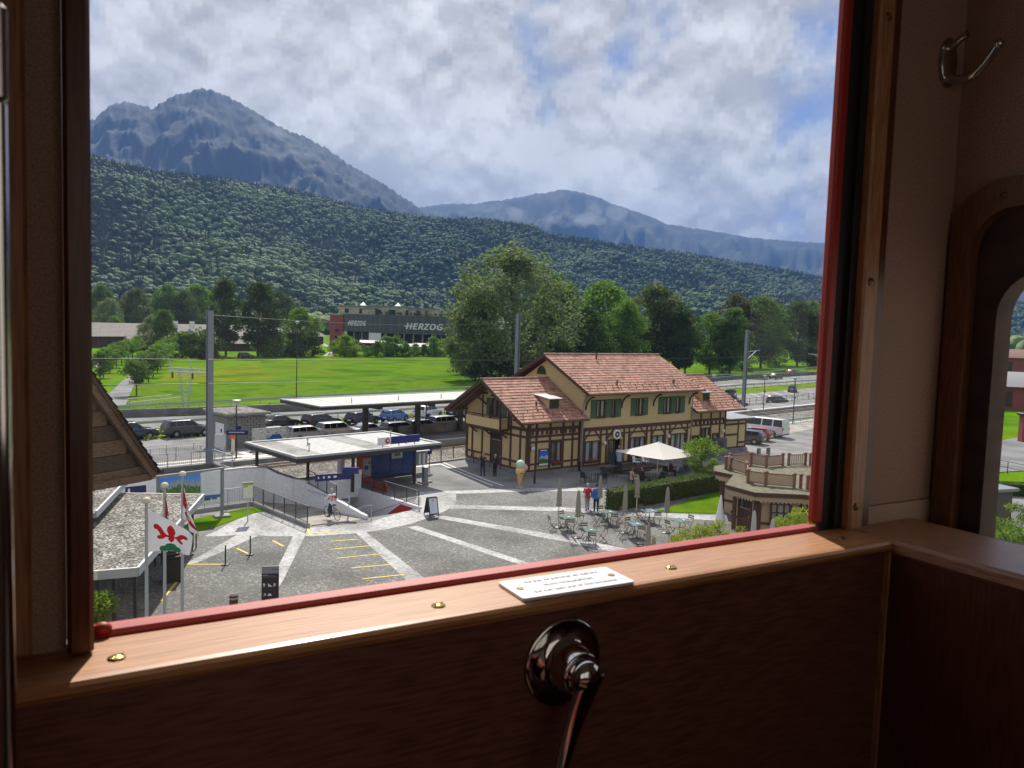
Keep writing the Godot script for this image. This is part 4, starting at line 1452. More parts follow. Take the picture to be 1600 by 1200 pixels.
	sign_board("menu_board",im2,0.95,1.5,OX + hx * Vector3(23.5,1.4,0.09),HOUSE_TURN,"black chalk menu board on the right wing of the station building","board",M.beam)
	clock_face("wall_clock",OX + hx * Vector3(0.48,2.25,0.06),HOUSE_TURN,0.22,"small round white clock on the left wing of the station building")
	# round hanging sign above the door
	t = thing("round_sign","round white hanging sign with a dark emblem above the café door","sign",OX + hx * Vector3(9.2,2.95,0.42),HOUSE_TURN)
	b = MB.new()
	b.cyl(Vector3(0,0,0.25),Vector3(0,0,0.37),0.42,24)
	part("disc",b,M.white_paint,t)
	b = MB.new()
	b.cyl(Vector3(0,0,0.36),Vector3(0,0,0.385),0.27,20)
	part("emblem",b,mat("emblem_plum",lin(0.09,0.02,0.03),0.6),t)
	b = MB.new()
	b.cyl(Vector3(0,0,0.38),Vector3(0,0,0.392),0.09,12)
	part("emblem",b,M.white_paint,t)
	b = MB.new()
	b.box(Vector3(0,0.2,0.12),Vector3(0.04,0.04,0.3))
	part("bracket",b,M.black,t)
func sign_board(called: String,im: Image,w: float,h: float,at: Vector3,turn: float,label: String,category: String,frame: Material,thick := 0.06) -> Node3D:
	var t := thing(called,label,category,at,turn)
	var b := MB.new()
	for e in [[0,h * 0.5 - 0.02,w,0.04],[0,-h * 0.5 + 0.02,w,0.04],[-w * 0.5 + 0.02,0,0.04,h - 0.08],[w * 0.5 - 0.02,0,0.04,h - 0.08]]:
		b.box(Vector3(e[0],e[1],0),Vector3(e[2],e[3],thick))
	b.box(Vector3(0,0,-thick * 0.25),Vector3(w - 0.08,h - 0.08,thick * 0.5))
	part("frame",b,frame,t)
	b = MB.new()
	b.quad(Vector3(-w * 0.5 + 0.04,-h * 0.5 + 0.04,thick * 0.3),Vector3(w * 0.5 - 0.04,-h * 0.5 + 0.04,thick * 0.3),Vector3(w * 0.5 - 0.04,h * 0.5 - 0.04,thick * 0.3),Vector3(-w * 0.5 + 0.04,h * 0.5 - 0.04,thick * 0.3))
	part("print",b,picture(called + "_print",im),t)
	return t
func clock_face(called: String,at: Vector3,turn: float,r: float,label: String) -> void:
	var t := thing(called,label,"clock",at,turn)
	var b := MB.new()
	b.lathe([[0.0,-0.02],[r,-0.02],[r,0.06],[r * 0.9,0.06]],24,Vector3.ZERO,Basis(Vector3.RIGHT,PI / 2))
	part("case",b,M.anthracite,t)
	b = MB.new()
	b.cyl(Vector3(0,0,0.0),Vector3(0,0,0.045),r * 0.92,24)
	part("dial",b,M.white_paint,t)
	for q in [[0.9,0.55],[3.6,0.75]]:
		b = MB.new()
		b.bar(Vector3(0,0,0.05),Vector3(sin(q[0]) * r * q[1],cos(q[0]) * r * q[1],0.05),0.012,0.025,Vector3.BACK)
		part("hand",b,M.black,t)
# ---------------------------------------------------------------- underpass,its walls and shelter
func site_box(b: MB,s0: float,s1: float,y0: float,y1: float,t0: float,t1: float,ch := 0.0) -> void:
	# in a node that is turned with the railway and stands at OX
	var c := Vector3((s0 + s1) * 0.5,(y0 + y1) * 0.5,-(t0 + t1) * 0.5)
	var s := Vector3(absf(s1 - s0),absf(y1 - y0),absf(t1 - t0))
	if ch > 0:
		b.cbox(c,s,ch)
	else:
		b.box(c,s)
func wall_run(b: MB,pts: Array,th: float) -> void:   # pts: [s,t,y0,y1]; a wall whose top may slope
	for i in pts.size() - 1:
		var p: Array = pts[i]
		var q: Array = pts[i + 1]
		var a := Vector3(p[0],0,-p[1])
		var e := Vector3(q[0],0,-q[1])
		var n := Vector3(-(e - a).z,0,(e - a).x).normalized() * th * 0.5
		var up := Vector3.UP
		b.quad(a + n + up * p[2],e + n + up * q[2],e + n + up * q[3],a + n + up * p[3])
		b.quad(e - n + up * q[2],a - n + up * p[2],a - n + up * p[3],e - n + up * q[3])
		b.quad(a + n + up * p[3],e + n + up * q[3],e - n + up * q[3],a - n + up * p[3])
		b.quad(a - n + up * p[2],a + n + up * p[2],a + n + up * p[3],a - n + up * p[3])
		b.quad(e + n + up * q[2],e - n + up * q[2],e - n + up * q[3],e + n + up * q[3])
func make_underpass() -> void:
	var t := thing("underpass","white walled underpass with a ramp and a flight of steps beside the shelter","underpass",OX,RAIL_TURN)
	var b := MB.new()
	wall_run(b,[[-30.5,6.12,-2.2,1.75],[-20.6,6.12,-1.6,1.85],[-19.2,5.9,-1.4,1.80],[-18.7,5.1,-1.2,1.45],[-18.1,4.0,-1.0,1.2],[-17.5,3.32,-0.45,1.12],[-15.2,3.3,-0.45,1.15],[-14.6,3.3,-0.45,1.35],[-13.3,3.3,-0.45,1.45]],0.24)
	part("retaining_wall",b,M.white_wall,t)
	b = MB.new()
	wall_run(b,[[-30.6,6.12,1.76,1.82],[-20.6,6.12,1.86,1.92],[-19.2,5.9,1.81,1.87],[-18.7,5.1,1.46,1.52],[-18.1,4.0,1.21,1.27],[-17.5,3.32,1.13,1.19],[-15.2,3.3,1.16,1.22],[-14.6,3.3,1.36,1.42],[-13.25,3.3,1.46,1.52]],0.30)
	part("coping",b,M.zinc,t)
	b = MB.new()
	wall_run(b,[[-17.6,-4.1,-0.2,0.22],[-17.6,3.2,-2.6,1.0]],0.22)
	part("ramp_wall",b,M.white_wall,t)
	b = MB.new()
	wall_run(b,[[-13.4,-3.9,-0.3,0.14],[-13.4,3.2,-2.8,0.14]],0.26)
	part("stair_wall",b,M.white_wall,t)
	b = MB.new()
	wall_run(b,[[-21.4,-3.9,-0.3,0.25],[-21.4,3.1,-0.7,0.25]],0.24)
	wall_run(b,[[-21.4,3.1,-0.7,0.25],[-30.5,3.1,-1.6,0.25]],0.24)
	part("ramp_kerb",b,M.concrete,t)
	b = MB.new()
	b.quad(Vector3(-21.4,0.0,3.9),Vector3(-17.5,0.0,3.9),Vector3(-17.5,-0.5,-3.2),Vector3(-21.4,-0.5,-3.2))
	b.quad(Vector3(-21.4,-0.5,-3.2),Vector3(-17.5,-0.5,-3.2),Vector3(-17.5,-0.6,-6.1),Vector3(-21.4,-0.6,-6.1))
	b.quad(Vector3(-30.5,-1.2,-3.1),Vector3(-21.4,-0.55,-3.1),Vector3(-21.4,-0.6,-6.1),Vector3(-30.5,-1.2,-6.1))
	part("ramp",b,M.ramp_floor,t)
	for k in 17:
		b = MB.new()
		site_box(b,-17.5,-13.5,-2.75,-0.16 * (k + 1),-3.9 + k * 0.4,-3.9 + (k + 1) * 0.4 + 0.02)
		part("step",b,M.concrete_grey,t)
	b = MB.new()   # the tunnel under the track
	site_box(b,-17.8,-17.5,-2.9,-0.3,3.2,11.0)
	site_box(b,-13.5,-13.2,-2.9,-0.3,3.2,11.0)
	site_box(b,-17.8,-13.2,-0.45,-0.25,3.42,11.0)
	site_box(b,-17.8,-13.2,-3.0,-2.7,2.8,11.0)
	site_box(b,-17.8,-13.2,-2.9,-0.3,11.0,11.3)
	part("passage",b,M.white_wall,t)
	b = MB.new()
	b.prism(PackedVector2Array([Vector2(3.3,-0.04),Vector2(1.9,-0.04),Vector2(0.4,-1.0),Vector2(1.6,-1.0)]),-0.02,0.0,Transform3D(Basis(Vector3.BACK,Vector3.UP,Vector3.LEFT),Vector3(-13.54,0,0)))
	part("red_panel",b,M.red_paint,t)
	# handrails in the stair
	for q in [[-13.75,0.8],[-17.4,0.9]]:
		b = MB.new()
		b.tube([Vector3(q[0],0.85,4.4),Vector3(q[0],0.8,3.9),Vector3(q[0],-1.9,-2.9)],0.025,6)
		b.cyl(Vector3(q[0],0.0,4.3),Vector3(q[0],0.85,4.3),0.02,6)
		part("handrail",b,M.steel,t)
	b = MB.new()
	b.tube([Vector3(-17.9,0.75,2.6),Vector3(-17.9,0.65,-2.6)],0.025,6)
	part("handrail",b,M.steel,t)
	# railings round it
	railing("ramp_railing","dark railing of thin bars on the kerb of the underpass ramp",[R(-21.4,0.25,-3.8),R(-21.4,0.25,3.1)],1.0,M.anthracite,0.12,1.4)
	railing("ramp_railing","long pale railing between the white wall and the lawn",[R(-21.6,0.25,3.1),R(-30.4,0.25,3.1)],1.0,M.galvanised,0.16,1.6)
	railing("stair_railing","dark railing above the right side of the steps with a red banner",[R(-13.4,0.14,3.0),R(-13.4,0.14,-3.7)],1.0,M.anthracite,0.13,1.3)
	railing("stair_railing","short dark railing between the ramp and the steps",[R(-17.6,0.95,2.9),R(-17.6,0.55,-0.6)],0.95,M.anthracite,0.12,1.2)
	var im := Image.create_empty(64,32,false,Image.FORMAT_RGB8)
	im.fill(Color(0.42,0.04,0.05))
	for k in 3:
		rect(im,0.1 + 0.05 * k,0.2 + 0.22 * k,0.8,0.28 + 0.22 * k,Color(0.8,0.45,0.45))
	sign_board("railing_banner",im,1.9,0.6,R(-13.36,0.66,0.9),RAIL_TURN - 90.0,"dark red banner hung on the stair railing","banner",M.red_paint,0.03)
	# shelter
	t = thing("shelter","flat roofed station shelter with a pale rimmed roof above the underpass","shelter",OX,RAIL_TURN)
	b = MB.new()
	site_box(b,-19.1,-7.3,2.66,2.98,1.8,9.3,0.02)
	part("roof",b,M.anthracite,t)
	b = MB.new()
	for e in [[-19.14,-7.26,1.76,2.06],[-19.14,-7.26,9.04,9.34],[-19.14,-18.84,2.06,9.04],[-7.56,-7.26,2.06,9.04]]:
		site_box(b,e[0],e[1],2.94,3.10,e[2],e[3],0.02)
	part("roof_rim",b,M.roof_sheet_light,t)
	for k in 6:
		b = MB.new()
		site_box(b,-18.84 + k * 1.88,-18.84 + (k + 1) * 1.88 - 0.02,2.97,3.015 + 0.004 * (k % 2),2.06,9.04)
		part("roof_sheet",b,M.roof_sheet if k % 3 else M.concrete,t)
	for q in [[-17.0,4.0],[-15.9,6.2],[-9.3,3.5],[-8.6,6.5]]:
		b = MB.new()
		b.tube([Vector3(q[0],2.95,-q[1]),Vector3(q[0],3.5,-q[1])],0.04,8)
		b.lathe([[0.0,3.55],[0.08,3.52],[0.08,3.42]],8,Vector3(q[0],0,-q[1]))
		part("roof_vent",b,M.steel,t)
	for q in [[-18.4,8.9],[-14.4,8.8],[-14.2,2.9],[-8.9,2.9],[-8.2,8.8]]:
		b = MB.new()
		site_box(b,q[0] - 0.09,q[0] + 0.09,0.0,2.67,q[1] - 0.09,q[1] + 0.09,0.012)
		part("post",b,M.anthracite,t)
	# screen of blue pictures under the shelter
	t = thing("glass_screen","dark framed wall of blue lake pictures under the shelter","screen",OX,RAIL_TURN)
	im = Image.create_empty(192,96,false,Image.FORMAT_RGB8)
	var nz := FastNoiseLite.new()
	nz.seed = 6
	nz.frequency = 0.03
	for y in 96:
		for x in 192:
			var v := 0.5 + 0.5 * nz.get_noise_2d(x * 0.4,y * 2.2)
			im.set_pixel(x,y,Color(0.03 + 0.1 * v,0.13 + 0.22 * v,0.30 + 0.36 * v))
	var blue := picture("lake_print",im,0.25)
	for q in [[-11.0,-9.35],[-9.3,-8.25],[-8.2,-6.9]]:
		b = MB.new()
		b.quad(Vector3(q[0],0.28,-5.42),Vector3(q[1],0.28,-5.42),Vector3(q[1],2.3,-5.42),Vector3(q[0],2.3,-5.42))
		part("picture_panel",b,blue,t)
		b = MB.new()
		site_box(b,q[0] - 0.03,q[1] + 0.02,0.05,2.4,5.45,5.55)
		part("back_panel",b,M.anthracite,t)
	im = Image.create_empty(48,32,false,Image.FORMAT_RGB8)
	im.fill(Color(0.75,0.76,0.74))
	paint(im,PackedVector2Array([Vector2(0.1,0.75),Vector2(0.4,0.3),Vector2(0.6,0.5),Vector2(0.75,0.25),Vector2(0.9,0.75)]),Color(0.35,0.36,0.37))
	sign_board("framed_picture",im,0.95,0.62,R(-8.75,1.85,5.36),RAIL_TURN,"small framed grey picture on the blue screen","picture",M.white_paint,0.05)
	t = thing("ticket_machine","red ticket machine with a small screen under the shelter","ticket machine",R(-11.75,0,5.3),RAIL_TURN)
	b = MB.new()
	b.cbox(Vector3(0,1.0,0),Vector3(0.95,2.0,0.6),0.04)
	part("case",b,M.red_paint,t)
	b = MB.new()
	b.cbox(Vector3(0.05,1.15,0.30),Vector3(0.7,1.35,0.05),0.01)
	part("front_panel",b,M.grey_sheet,t)
	b = MB.new()
	b.box(Vector3(0.0,1.15,0.33),Vector3(0.34,0.3,0.02))
	part("screen",b,M.blue_sign,t)
	b = MB.new()
	b.box(Vector3(0.26,1.5,0.33),Vector3(0.12,0.2,0.02))
	part("card_slot",b,M.black,t)
	t = thing("concrete_pillar","white pillar left of the ticket machine under the shelter","pillar",R(-12.9,0,6.6),RAIL_TURN)
	b = MB.new()
	b.cbox(Vector3(0,1.33,0),Vector3(0.35,2.66,0.5),0.02)
	part("shaft",b,M.white_wall,t)
	# station name board on the roof
	t = thing("station_sign","white and dark blue station sign with a red roundel on the shelter roof","sign",R(-10.55,3.0,2.6),RAIL_TURN)
	b = MB.new()
	b.cbox(Vector3(-1.3,0.45,0),Vector3(1.1,0.55,0.1),0.01)
	part("white_panel",b,M.white_paint,t)
	b = MB.new()
	b.cbox(Vector3(0.55,0.45,0),Vector3(2.55,0.55,0.1),0.01)
	part("blue_panel",b,M.blue_sign,t)
	b = MB.new()
	b.cyl(Vector3(-1.05,0.45,0.05),Vector3(-1.05,0.45,0.065),0.2,20)
	part("roundel",b,M.red_paint,t)
	b = MB.new()
	b.cyl(Vector3(-1.02,0.47,0.065),Vector3(-1.02,0.47,0.072),0.09,14)
	part("roundel",b,M.white_paint,t)
	for x in [-1.4,0.0,1.4]:
		b = MB.new()
		b.box(Vector3(x,0.1,-0.03),Vector3(0.05,0.25,0.05))
		part("leg",b,M.steel,t)
func make_canopy() -> void:
	var t := thing("platform_canopy","long flat grey canopy on dark posts over the far platform","canopy",OX,RAIL_TURN)
	var b := MB.new()
	site_box(b,-8.4,30.0,3.95,4.25,17.4,25.0,0.02)
	part("roof",b,M.anthracite,t)
	b = MB.new()
	for e in [[-8.44,30.0,17.36,17.6],[-8.44,30.0,24.8,25.04],[-8.44,-8.2,17.6,24.8]]:
		site_box(b,e[0],e[1],4.22,4.34,e[2],e[3],0.02)
	part("roof_rim",b,M.roof_sheet_light,t)
	for k in 14:
		b = MB.new()
		site_box(b,-8.2 + k * 2.72,-8.2 + (k + 1) * 2.72 - 0.03,4.24,4.275 + 0.004 * (k % 2),17.6,24.8)
		part("roof_sheet",b,M.roof_sheet if k % 2 else M.roof_sheet_light,t)
	for k in 6:
		b = MB.new()
		b.tube([Vector3(-4.0 + k * 5.3,4.2,-19.5),Vector3(-4.0 + k * 5.3,4.75,-19.5)],0.04,6)
		part("roof_vent",b,M.steel,t)
	for x in [-1.4,4.9,10.6,17.5,24.0]:
		b = MB.new()
		site_box(b,x - 0.22,x + 0.22,0.4,3.97,20.9,21.35,0.02)
		part("post",b,M.anthracite,t)
		b = MB.new()
		site_box(b,x - 0.3,x + 0.3,3.6,3.96,18.6,23.6,0.03)
		part("arm",b,M.anthracite,t)
	# concrete parapet at the back of the platform
	t = thing("platform_parapet","low concrete wall at the back of the far platform in front of the parked cars","wall",OX,RAIL_TURN)
	for k in 14:
		b = MB.new()
		site_box(b,3.0 + k * 3.0,5.97 + k * 3.0,0.3,1.35,21.6,21.85,0.02)
		part("wall_panel",b,M.concrete_grey,t)
	t = thing("kerb_wall","low grey wall at the left end of the far platform below the railing","wall",OX,RAIL_TURN)
	b = MB.new()
	site_box(b,-32.0,-18.6,-0.1,0.62,15.3,15.6,0.02)
	site_box(b,-18.9,-18.6,-0.1,0.62,12.0,15.28,0.02)
	part("wall_panel",b,M.concrete_grey,t)
	railing("platform_railing","pale topped railing along the left end of the far platform",[R(-31.0,0.62,15.45),R(-18.75,0.62,15.45),R(-18.75,0.62,12.2)],1.05,M.galvanised,0.15,1.7)
	railing("platform_railing","second railing behind the left end of the far platform",[R(-32.0,0.45,19.2),R(-16.4,0.45,19.0)],1.05,M.galvanised,0.15,1.9)
	railing("platform_railing","third railing at the edge of the car park near the stone hut",[R(-31.0,0.1,22.8),R(-15.3,0.1,22.4)],1.05,M.galvanised,0.17,2.1)
	railing("platform_fence","dark post and rail fence behind the far platform on the right",[R(45.0,0.4,21.4),R(105.0,0.4,21.4)],1.15,M.anthracite,0.35,2.0,"",null,[1.0,0.55,0.1])
	railing("lot_fence","low grey fence beside the pale parking strip on the right",[R(55.0,0.0,6.5),R(80.0,0.0,6.6)],1.0,M.galvanised,0.0,1.8,"",null,[1.0,0.5])
	railing("lot_fence","thin fence in front of the row of white parked cars",[R(-10.5,0.1,22.6),R(2.8,0.1,22.6)],1.1,M.galvanised,0.14,1.6)
func make_hut() -> void:
	var t := thing("stone_hut","small pale block-built hut with a flat roof by the car park","hut",R(-14.2,0,23.2),RAIL_TURN)
	var r := RandomNumberGenerator.new()
	r.seed = 2
	# block courses: each course of blocks with a recessed joint
	var b := MB.new()
	b.box(Vector3(1.75,1.6,-2.2),Vector3(3.4,3.2,4.3))
	part("core",b,M.block_stone,t)
	var st := MB.new()
	for k in 13:
		var y := 0.1 + k * 0.24
		var n := 6
		for i in n:
			var x0 := 0.0 + 3.5 * i / n + (0.28 if k % 2 else 0.0)
			st.cbox(Vector3(minf(x0 + 0.27,3.3),y + 0.115,0.0),Vector3(0.54,0.215,0.12),0.012)
		for i in 7:
			st.cbox(Vector3(0.0,y + 0.115,-0.35 - 0.6 * i),Vector3(0.12,0.215,0.57),0.012)
	part("block_course",st,M.block_stone,t).set_meta("kind","stuff")
	b = MB.new()
	b.cbox(Vector3(1.75,3.3,-2.2),Vector3(4.2,0.22,5.2),0.02)
	part("roof",b,M.concrete,t)
	b = MB.new()
	b.box(Vector3(1.75,3.42,-2.2),Vector3(3.9,0.03,4.9))
	part("roof_gravel",b,M.roof_gravel,t)
	b = MB.new()
	slab(b,plane(Vector3(-0.06,0,-1.6),LEFT),-0.9,0.05,0.9,2.4,0.0,0.05,0.01)
	var d := part("door",b,M.white_paint,t)
	b = MB.new()
	slab(b,plane(Vector3(-0.06,0,-1.6),LEFT),0.25,1.6,0.5,1.9,0.05,0.06)
	part("pane",b,M.dark_glass,d)
	# glass windbreak with a print,right of the hut
	var im := Image.create_empty(128,64,false,Image.FORMAT_RGB8)
	im.fill(Color(0.78,0.78,0.76))
	for k in 60:
		var c := r.randf_range(0.45,0.9)
		paint(im,oval(r.randf(),r.randf(),r.randf_range(0.01,0.05),r.randf_range(0.02,0.07),7),Color(c,c,c * 0.98))
	paint(im,PackedVector2Array([Vector2(0.40,0.85),Vector2(0.41,0.62),Vector2(0.5,0.58),Vector2(0.58,0.40),Vector2(0.78,0.40),Vector2(0.86,0.6),Vector2(0.9,0.82)]),Color(0.10,0.36,0.62))
	paint(im,oval(0.5,0.84,0.05,0.09),Color(0.1,0.12,0.15))
	paint(im,oval(0.8,0.84,0.05,0.09),Color(0.1,0.12,0.15))
	sign_board("printed_windbreak",im,3.3,1.5,R(-11.6,1.55,20.6),RAIL_TURN,"pale printed glass panel with a blue car on it beside the hut","panel",M.galvanised)
	t = thing("low_wall","low grey wall under the printed glass panel","wall",R(-11.6,0.4,20.55),RAIL_TURN)
	b = MB.new()
	b.cbox(Vector3(0,0.2,-0.1),Vector3(3.4,0.5,0.35),0.02)
	part("wall_panel",b,M.concrete_grey,t)
func make_far_buildings() -> void:
	# the large dark building beyond the field
	var p0 := Vector3(-84.0,0,-365.0)
	var t := thing("commercial_building","large dark clad commercial building with white lettering beyond the field","building",p0,-9.0)
	t.scale = Vector3(0.48,1,1)
	var b := MB.new()
	b.box(Vector3(5.5,7.0,-9),Vector3(13,14.2,18))
	part("red_wall",b,M.red_brick,t)
	for q in [[2.5,3.0],[2.5,6.2]]:
		b = MB.new()
		b.cbox(Vector3(6.5,q[1] + 0.8,0.05),Vector3(4.2,1.3,0.2),0.03)
		var w := part("window",b,M.facade_grey,t)
		b = MB.new()
		b.box(Vector3(6.5,q[1] + 0.8,0.14),Vector3(3.8,1.0,0.06))
		part("pane",b,M.dark_glass,w)
	b = MB.new()
	b.box(Vector3(31.0,10.6,-9.6),Vector3(38,8.0,18))
	part("upper_wall",b,M.facade_grey,t)
	b = MB.new()
	b.box(Vector3(31.0,3.3,-11.6),Vector3(38,6.6,13))
	part("recess_wall",b,M.facade_panel,t)
	for k in 24:
		b = MB.new()
		b.cbox(Vector3(12.8 + k * 1.58,10.6,-0.56),Vector3(1.52,7.9,0.12),0.02)
		part("cladding_panel",b,M.facade_grey if k % 3 else M.facade_panel,t)
	for x in [22.5,30.5]:
		b = MB.new()
		b.cbox(Vector3(x,3.3,-1.2),Vector3(0.8,6.7,0.8),0.05)
		part("pillar",b,M.concrete,t)
	b = MB.new()
	b.box(Vector3(14.0,4.6,-1.0),Vector3(3.2,4.2,0.4))
	b.box(Vector3(43.5,3.3,-1.0),Vector3(12.0,6.2,0.4))
	part("white_panel",b,M.white_paint,t)
	# second part,turned a little
	b = MB.new()
	b.box(Vector3(92.0,10.4,-9.9),Vector3(84,8.2,18),Basis(Vector3.UP,0.0))
	part("upper_wall",b,M.facade_panel,t)
	b = MB.new()
	b.box(Vector3(82.0,3.2,-15.6),Vector3(60,6.4,6))
	part("recess_wall",b,M.facade_grey,t)
	for k in 42:
		b = MB.new()
		b.cbox(Vector3(51.0 + k * 2.0,10.4,-0.86),Vector3(1.93,8.1,0.12),0.02)
		part("cladding_panel",b,M.facade_panel if k % 4 else M.facade_grey,t)
	for k in 9:
		b = MB.new()
		b.cbox(Vector3(54.0 + k * 9.0,3.2,-1.6),Vector3(1.1,6.5,1.1),0.05)
		part("pillar",b,M.concrete if k < 6 else M.facade_grey,t)
	for q in [[26.0,10.4,2.3,17.0,-0.44],[92.0,9.8,2.8,35.0,-0.74]]:
		var o := part("lettering",letters("HERZOG",q[2],0.25,["Droid Sans"],600),M.white_paint,t)
		var sx: float = q[3] / maxf(o.mesh.get_aabb().size.x,0.1)
		o.transform = Transform3D(Basis(Vector3(sx,0,0),Vector3(0.5,1,0),Vector3(0,0,1)),Vector3(q[0],q[1],q[4] + 0.1))
		b = MB.new()
		var ww: float = q[3] * 0.42
		b.box(Vector3(o.position.x - ww,q[1] + 0.1,q[4] + 0.1),Vector3(ww * 0.7,0.3,0.2))
		part("lettering",b,M.white_paint,t)
	# roof storey
	for q in [[20.0,30.0,3.6,-8.0],[54.0,40.0,3.9,-8.5],[86.0,26.0,3.3,-9.0],[36.0,12.0,2.8,-6.0]]:
		b = MB.new()
		b.box(Vector3(q[0],14.6 + q[2] * 0.5,q[3]),Vector3(q[1],q[2],9))
		part("roof_storey",b,M.cream_wall,t)
		b = MB.new()
		b.cbox(Vector3(q[0],14.6 + q[2] + 0.15,q[3]),Vector3(q[1] + 1.6,0.35,10.4),0.05)
		part("roof_slab",b,M.concrete,t)
	for q in [[13.0,4.2],[27.0,3.0],[44.0,6.0],[58.0,7.0],[73.0,2.4],[84.0,4.0],[92.0,3.0]]:
		b = MB.new()
		b.cbox(Vector3(q[0],16.1,-3.6),Vector3(q[1],2.2,0.3),0.04)
		var w := part("window",b,M.concrete,t)
		b = MB.new()
		b.box(Vector3(q[0],16.1,-3.42),Vector3(q[1] - 0.4,1.9,0.1))
		part("pane",b,M.dark_glass,w)
	for q in [[26.0,2.2],[61.0,2.6]]:
		b = MB.new()
		b.lathe([[0.0,20.4],[3.4,18.9],[3.4,18.6]],4,Vector3(q[0],0,-8))
		part("skylight",b,M.white_paint,t)
	for q in [[19.0,2.0],[49.0,1.6],[85.0,2.2]]:
		b = MB.new()
		b.cbox(Vector3(q[0],19.2,-8),Vector3(1.6,q[1],1.6),0.1)
		part("chimney",b,M.steel,t)
	# the roof garden
	var r := RandomNumberGenerator.new()
	r.seed = 17
	for k in 22:
		var o := thing("potted_shrub","%s shrub from the left on the roof terrace of the commercial building" % nth(k),"shrub",p0 + Basis(Vector3.UP,deg_to_rad(-9.0)) * Vector3(18 + k * 1.9 + r.randf_range(-0.5,0.5),14.4,-1.5 + r.randf_range(-0.6,0.3)),0,"shrubs on the roof terrace")
		var f := MB.new()
		crown_mass(f,Vector3(0,1.1,0),Vector3(0.9,1.0,0.9) * r.randf_range(0.7,1.2),60,0.5,r)
		part("foliage",f,M.leaf_mid if k % 4 else M.leaf_brown,o,true)
	# garden sheds and the trees in front of it
	var sheds := [
		[V(-54,-316.2),13.0,5.0,3.2,M.grey_sheet,"brown garden shed with a flat grey roof below the commercial building"],
		[V(-34.4,-319.7),11.0,5.0,2.6,M.grey_sheet,"low brown garden shed in the middle of the allotments"],
		[V(-40.9,-313.6),10.0,5.0,2.4,M.grey_sheet,"low grey roofed garden shed between two bushes"],
		[V(-28.6,-333.1),10.0,5.0,3.0,M.red_sheet,"garden shed with a red roof beside the big willow"],
	]
	for q in sheds:
		var o := thing("garden_shed",q[5],"shed",q[0],8.0)
		b = MB.new()
		for k in 9:
			b.cbox(Vector3((k - 4) * q[1] / 9.0,q[3] * 0.5,0),Vector3(q[1] / 9.0 - 0.04,q[3],q[2]),0.03)
		part("wall",b,M.shed_wood,o)
		b = MB.new()
		b.prism(PackedVector2Array([Vector2(-q[2] * 0.65,q[3] - 0.1),Vector2(q[2] * 0.65,q[3] - 0.1),Vector2(0.0,q[3] + 0.9)]),-q[1] * 0.54,q[1] * 0.54,Transform3D(Basis(Vector3.BACK,Vector3.UP,Vector3.LEFT),Vector3.ZERO))
		part("roof",b,q[4],o)
		b = MB.new()
		b.cbox(Vector3(q[1] * 0.2,1.1,q[2] * 0.5),Vector3(1.1,2.0,0.12),0.02)
		part("door",b,M.old_wood,o)
	# long dark barns on the left
	var barns := [
		[V(-140.3,-262.9),V(-89.4,-373.8),16.0,3.8,8.2,M.barn_roof,"very long low barn with a grey roof behind the path trees"],
		[V(-122.4,-254.4),V(-75.1,-287.9),9.0,2.6,4.6,M.barn_roof,"lower barn with a grey roof in front of the long barn"],
	]
	for q in barns:
		var a: Vector3 = q[0]
		var e: Vector3 = q[1]
		var l := a.distance_to(e)
		var d := (e - a) / l
		var o := thing("barn",q[6],"barn",a,rad_to_deg(atan2(-d.z,d.x)))
		b = MB.new()
		b.box(Vector3(l * 0.5,q[3] * 0.5,-q[2] * 0.5),Vector3(l,q[3],q[2]))
		part("wall",b,M.old_wood_dark,o)
		b = MB.new()
		b.prism(PackedVector2Array([Vector2(1.0,q[3] - 0.1),Vector2(-q[2] - 1.0,q[3] - 0.1),Vector2(-q[2] * 0.5,q[4])]),-l - 1.0,1.0,Transform3D(Basis(Vector3.BACK,Vector3.UP,Vector3.LEFT),Vector3.ZERO))
		part("roof",b,q[5],o)
		for k in int(l / 6.0):
			b = MB.new()
			b.cbox(Vector3(3.0 + k * 6.0,q[3] * 0.45,0.06),Vector3(0.3,q[3] * 0.9,0.2),0.02)
			part("post",b,M.white_paint if q[2] < 10 and k > 12 else M.old_wood,o)
	var flags := [[V(-129.2,-301.3),"white banner flag on a pole, the left one by the barns"],[V(-125,-306.5),"white banner flag on a pole, the right one by the barns"]]
	for q in flags:
		var o := thing("banner_flag",q[1],"flag",q[0],10.0)
		b = MB.new()
		b.tube([Vector3.ZERO,Vector3(0,9.5,0)],0.09,6)
		part("pole",b,M.steel,o)
		b = MB.new()
		var row0 := PackedVector3Array()
		var row1 := PackedVector3Array()
		for k in 6:
			row0.append(Vector3(0.1 + k * 0.36,6.2,0.15 * sin(k * 1.3)))
			row1.append(Vector3(0.1 + k * 0.36,9.4,0.15 * sin(k * 1.3 + 0.5)))
		b.surf([row0,row1])
		part("cloth",b,M.white_paint,o)
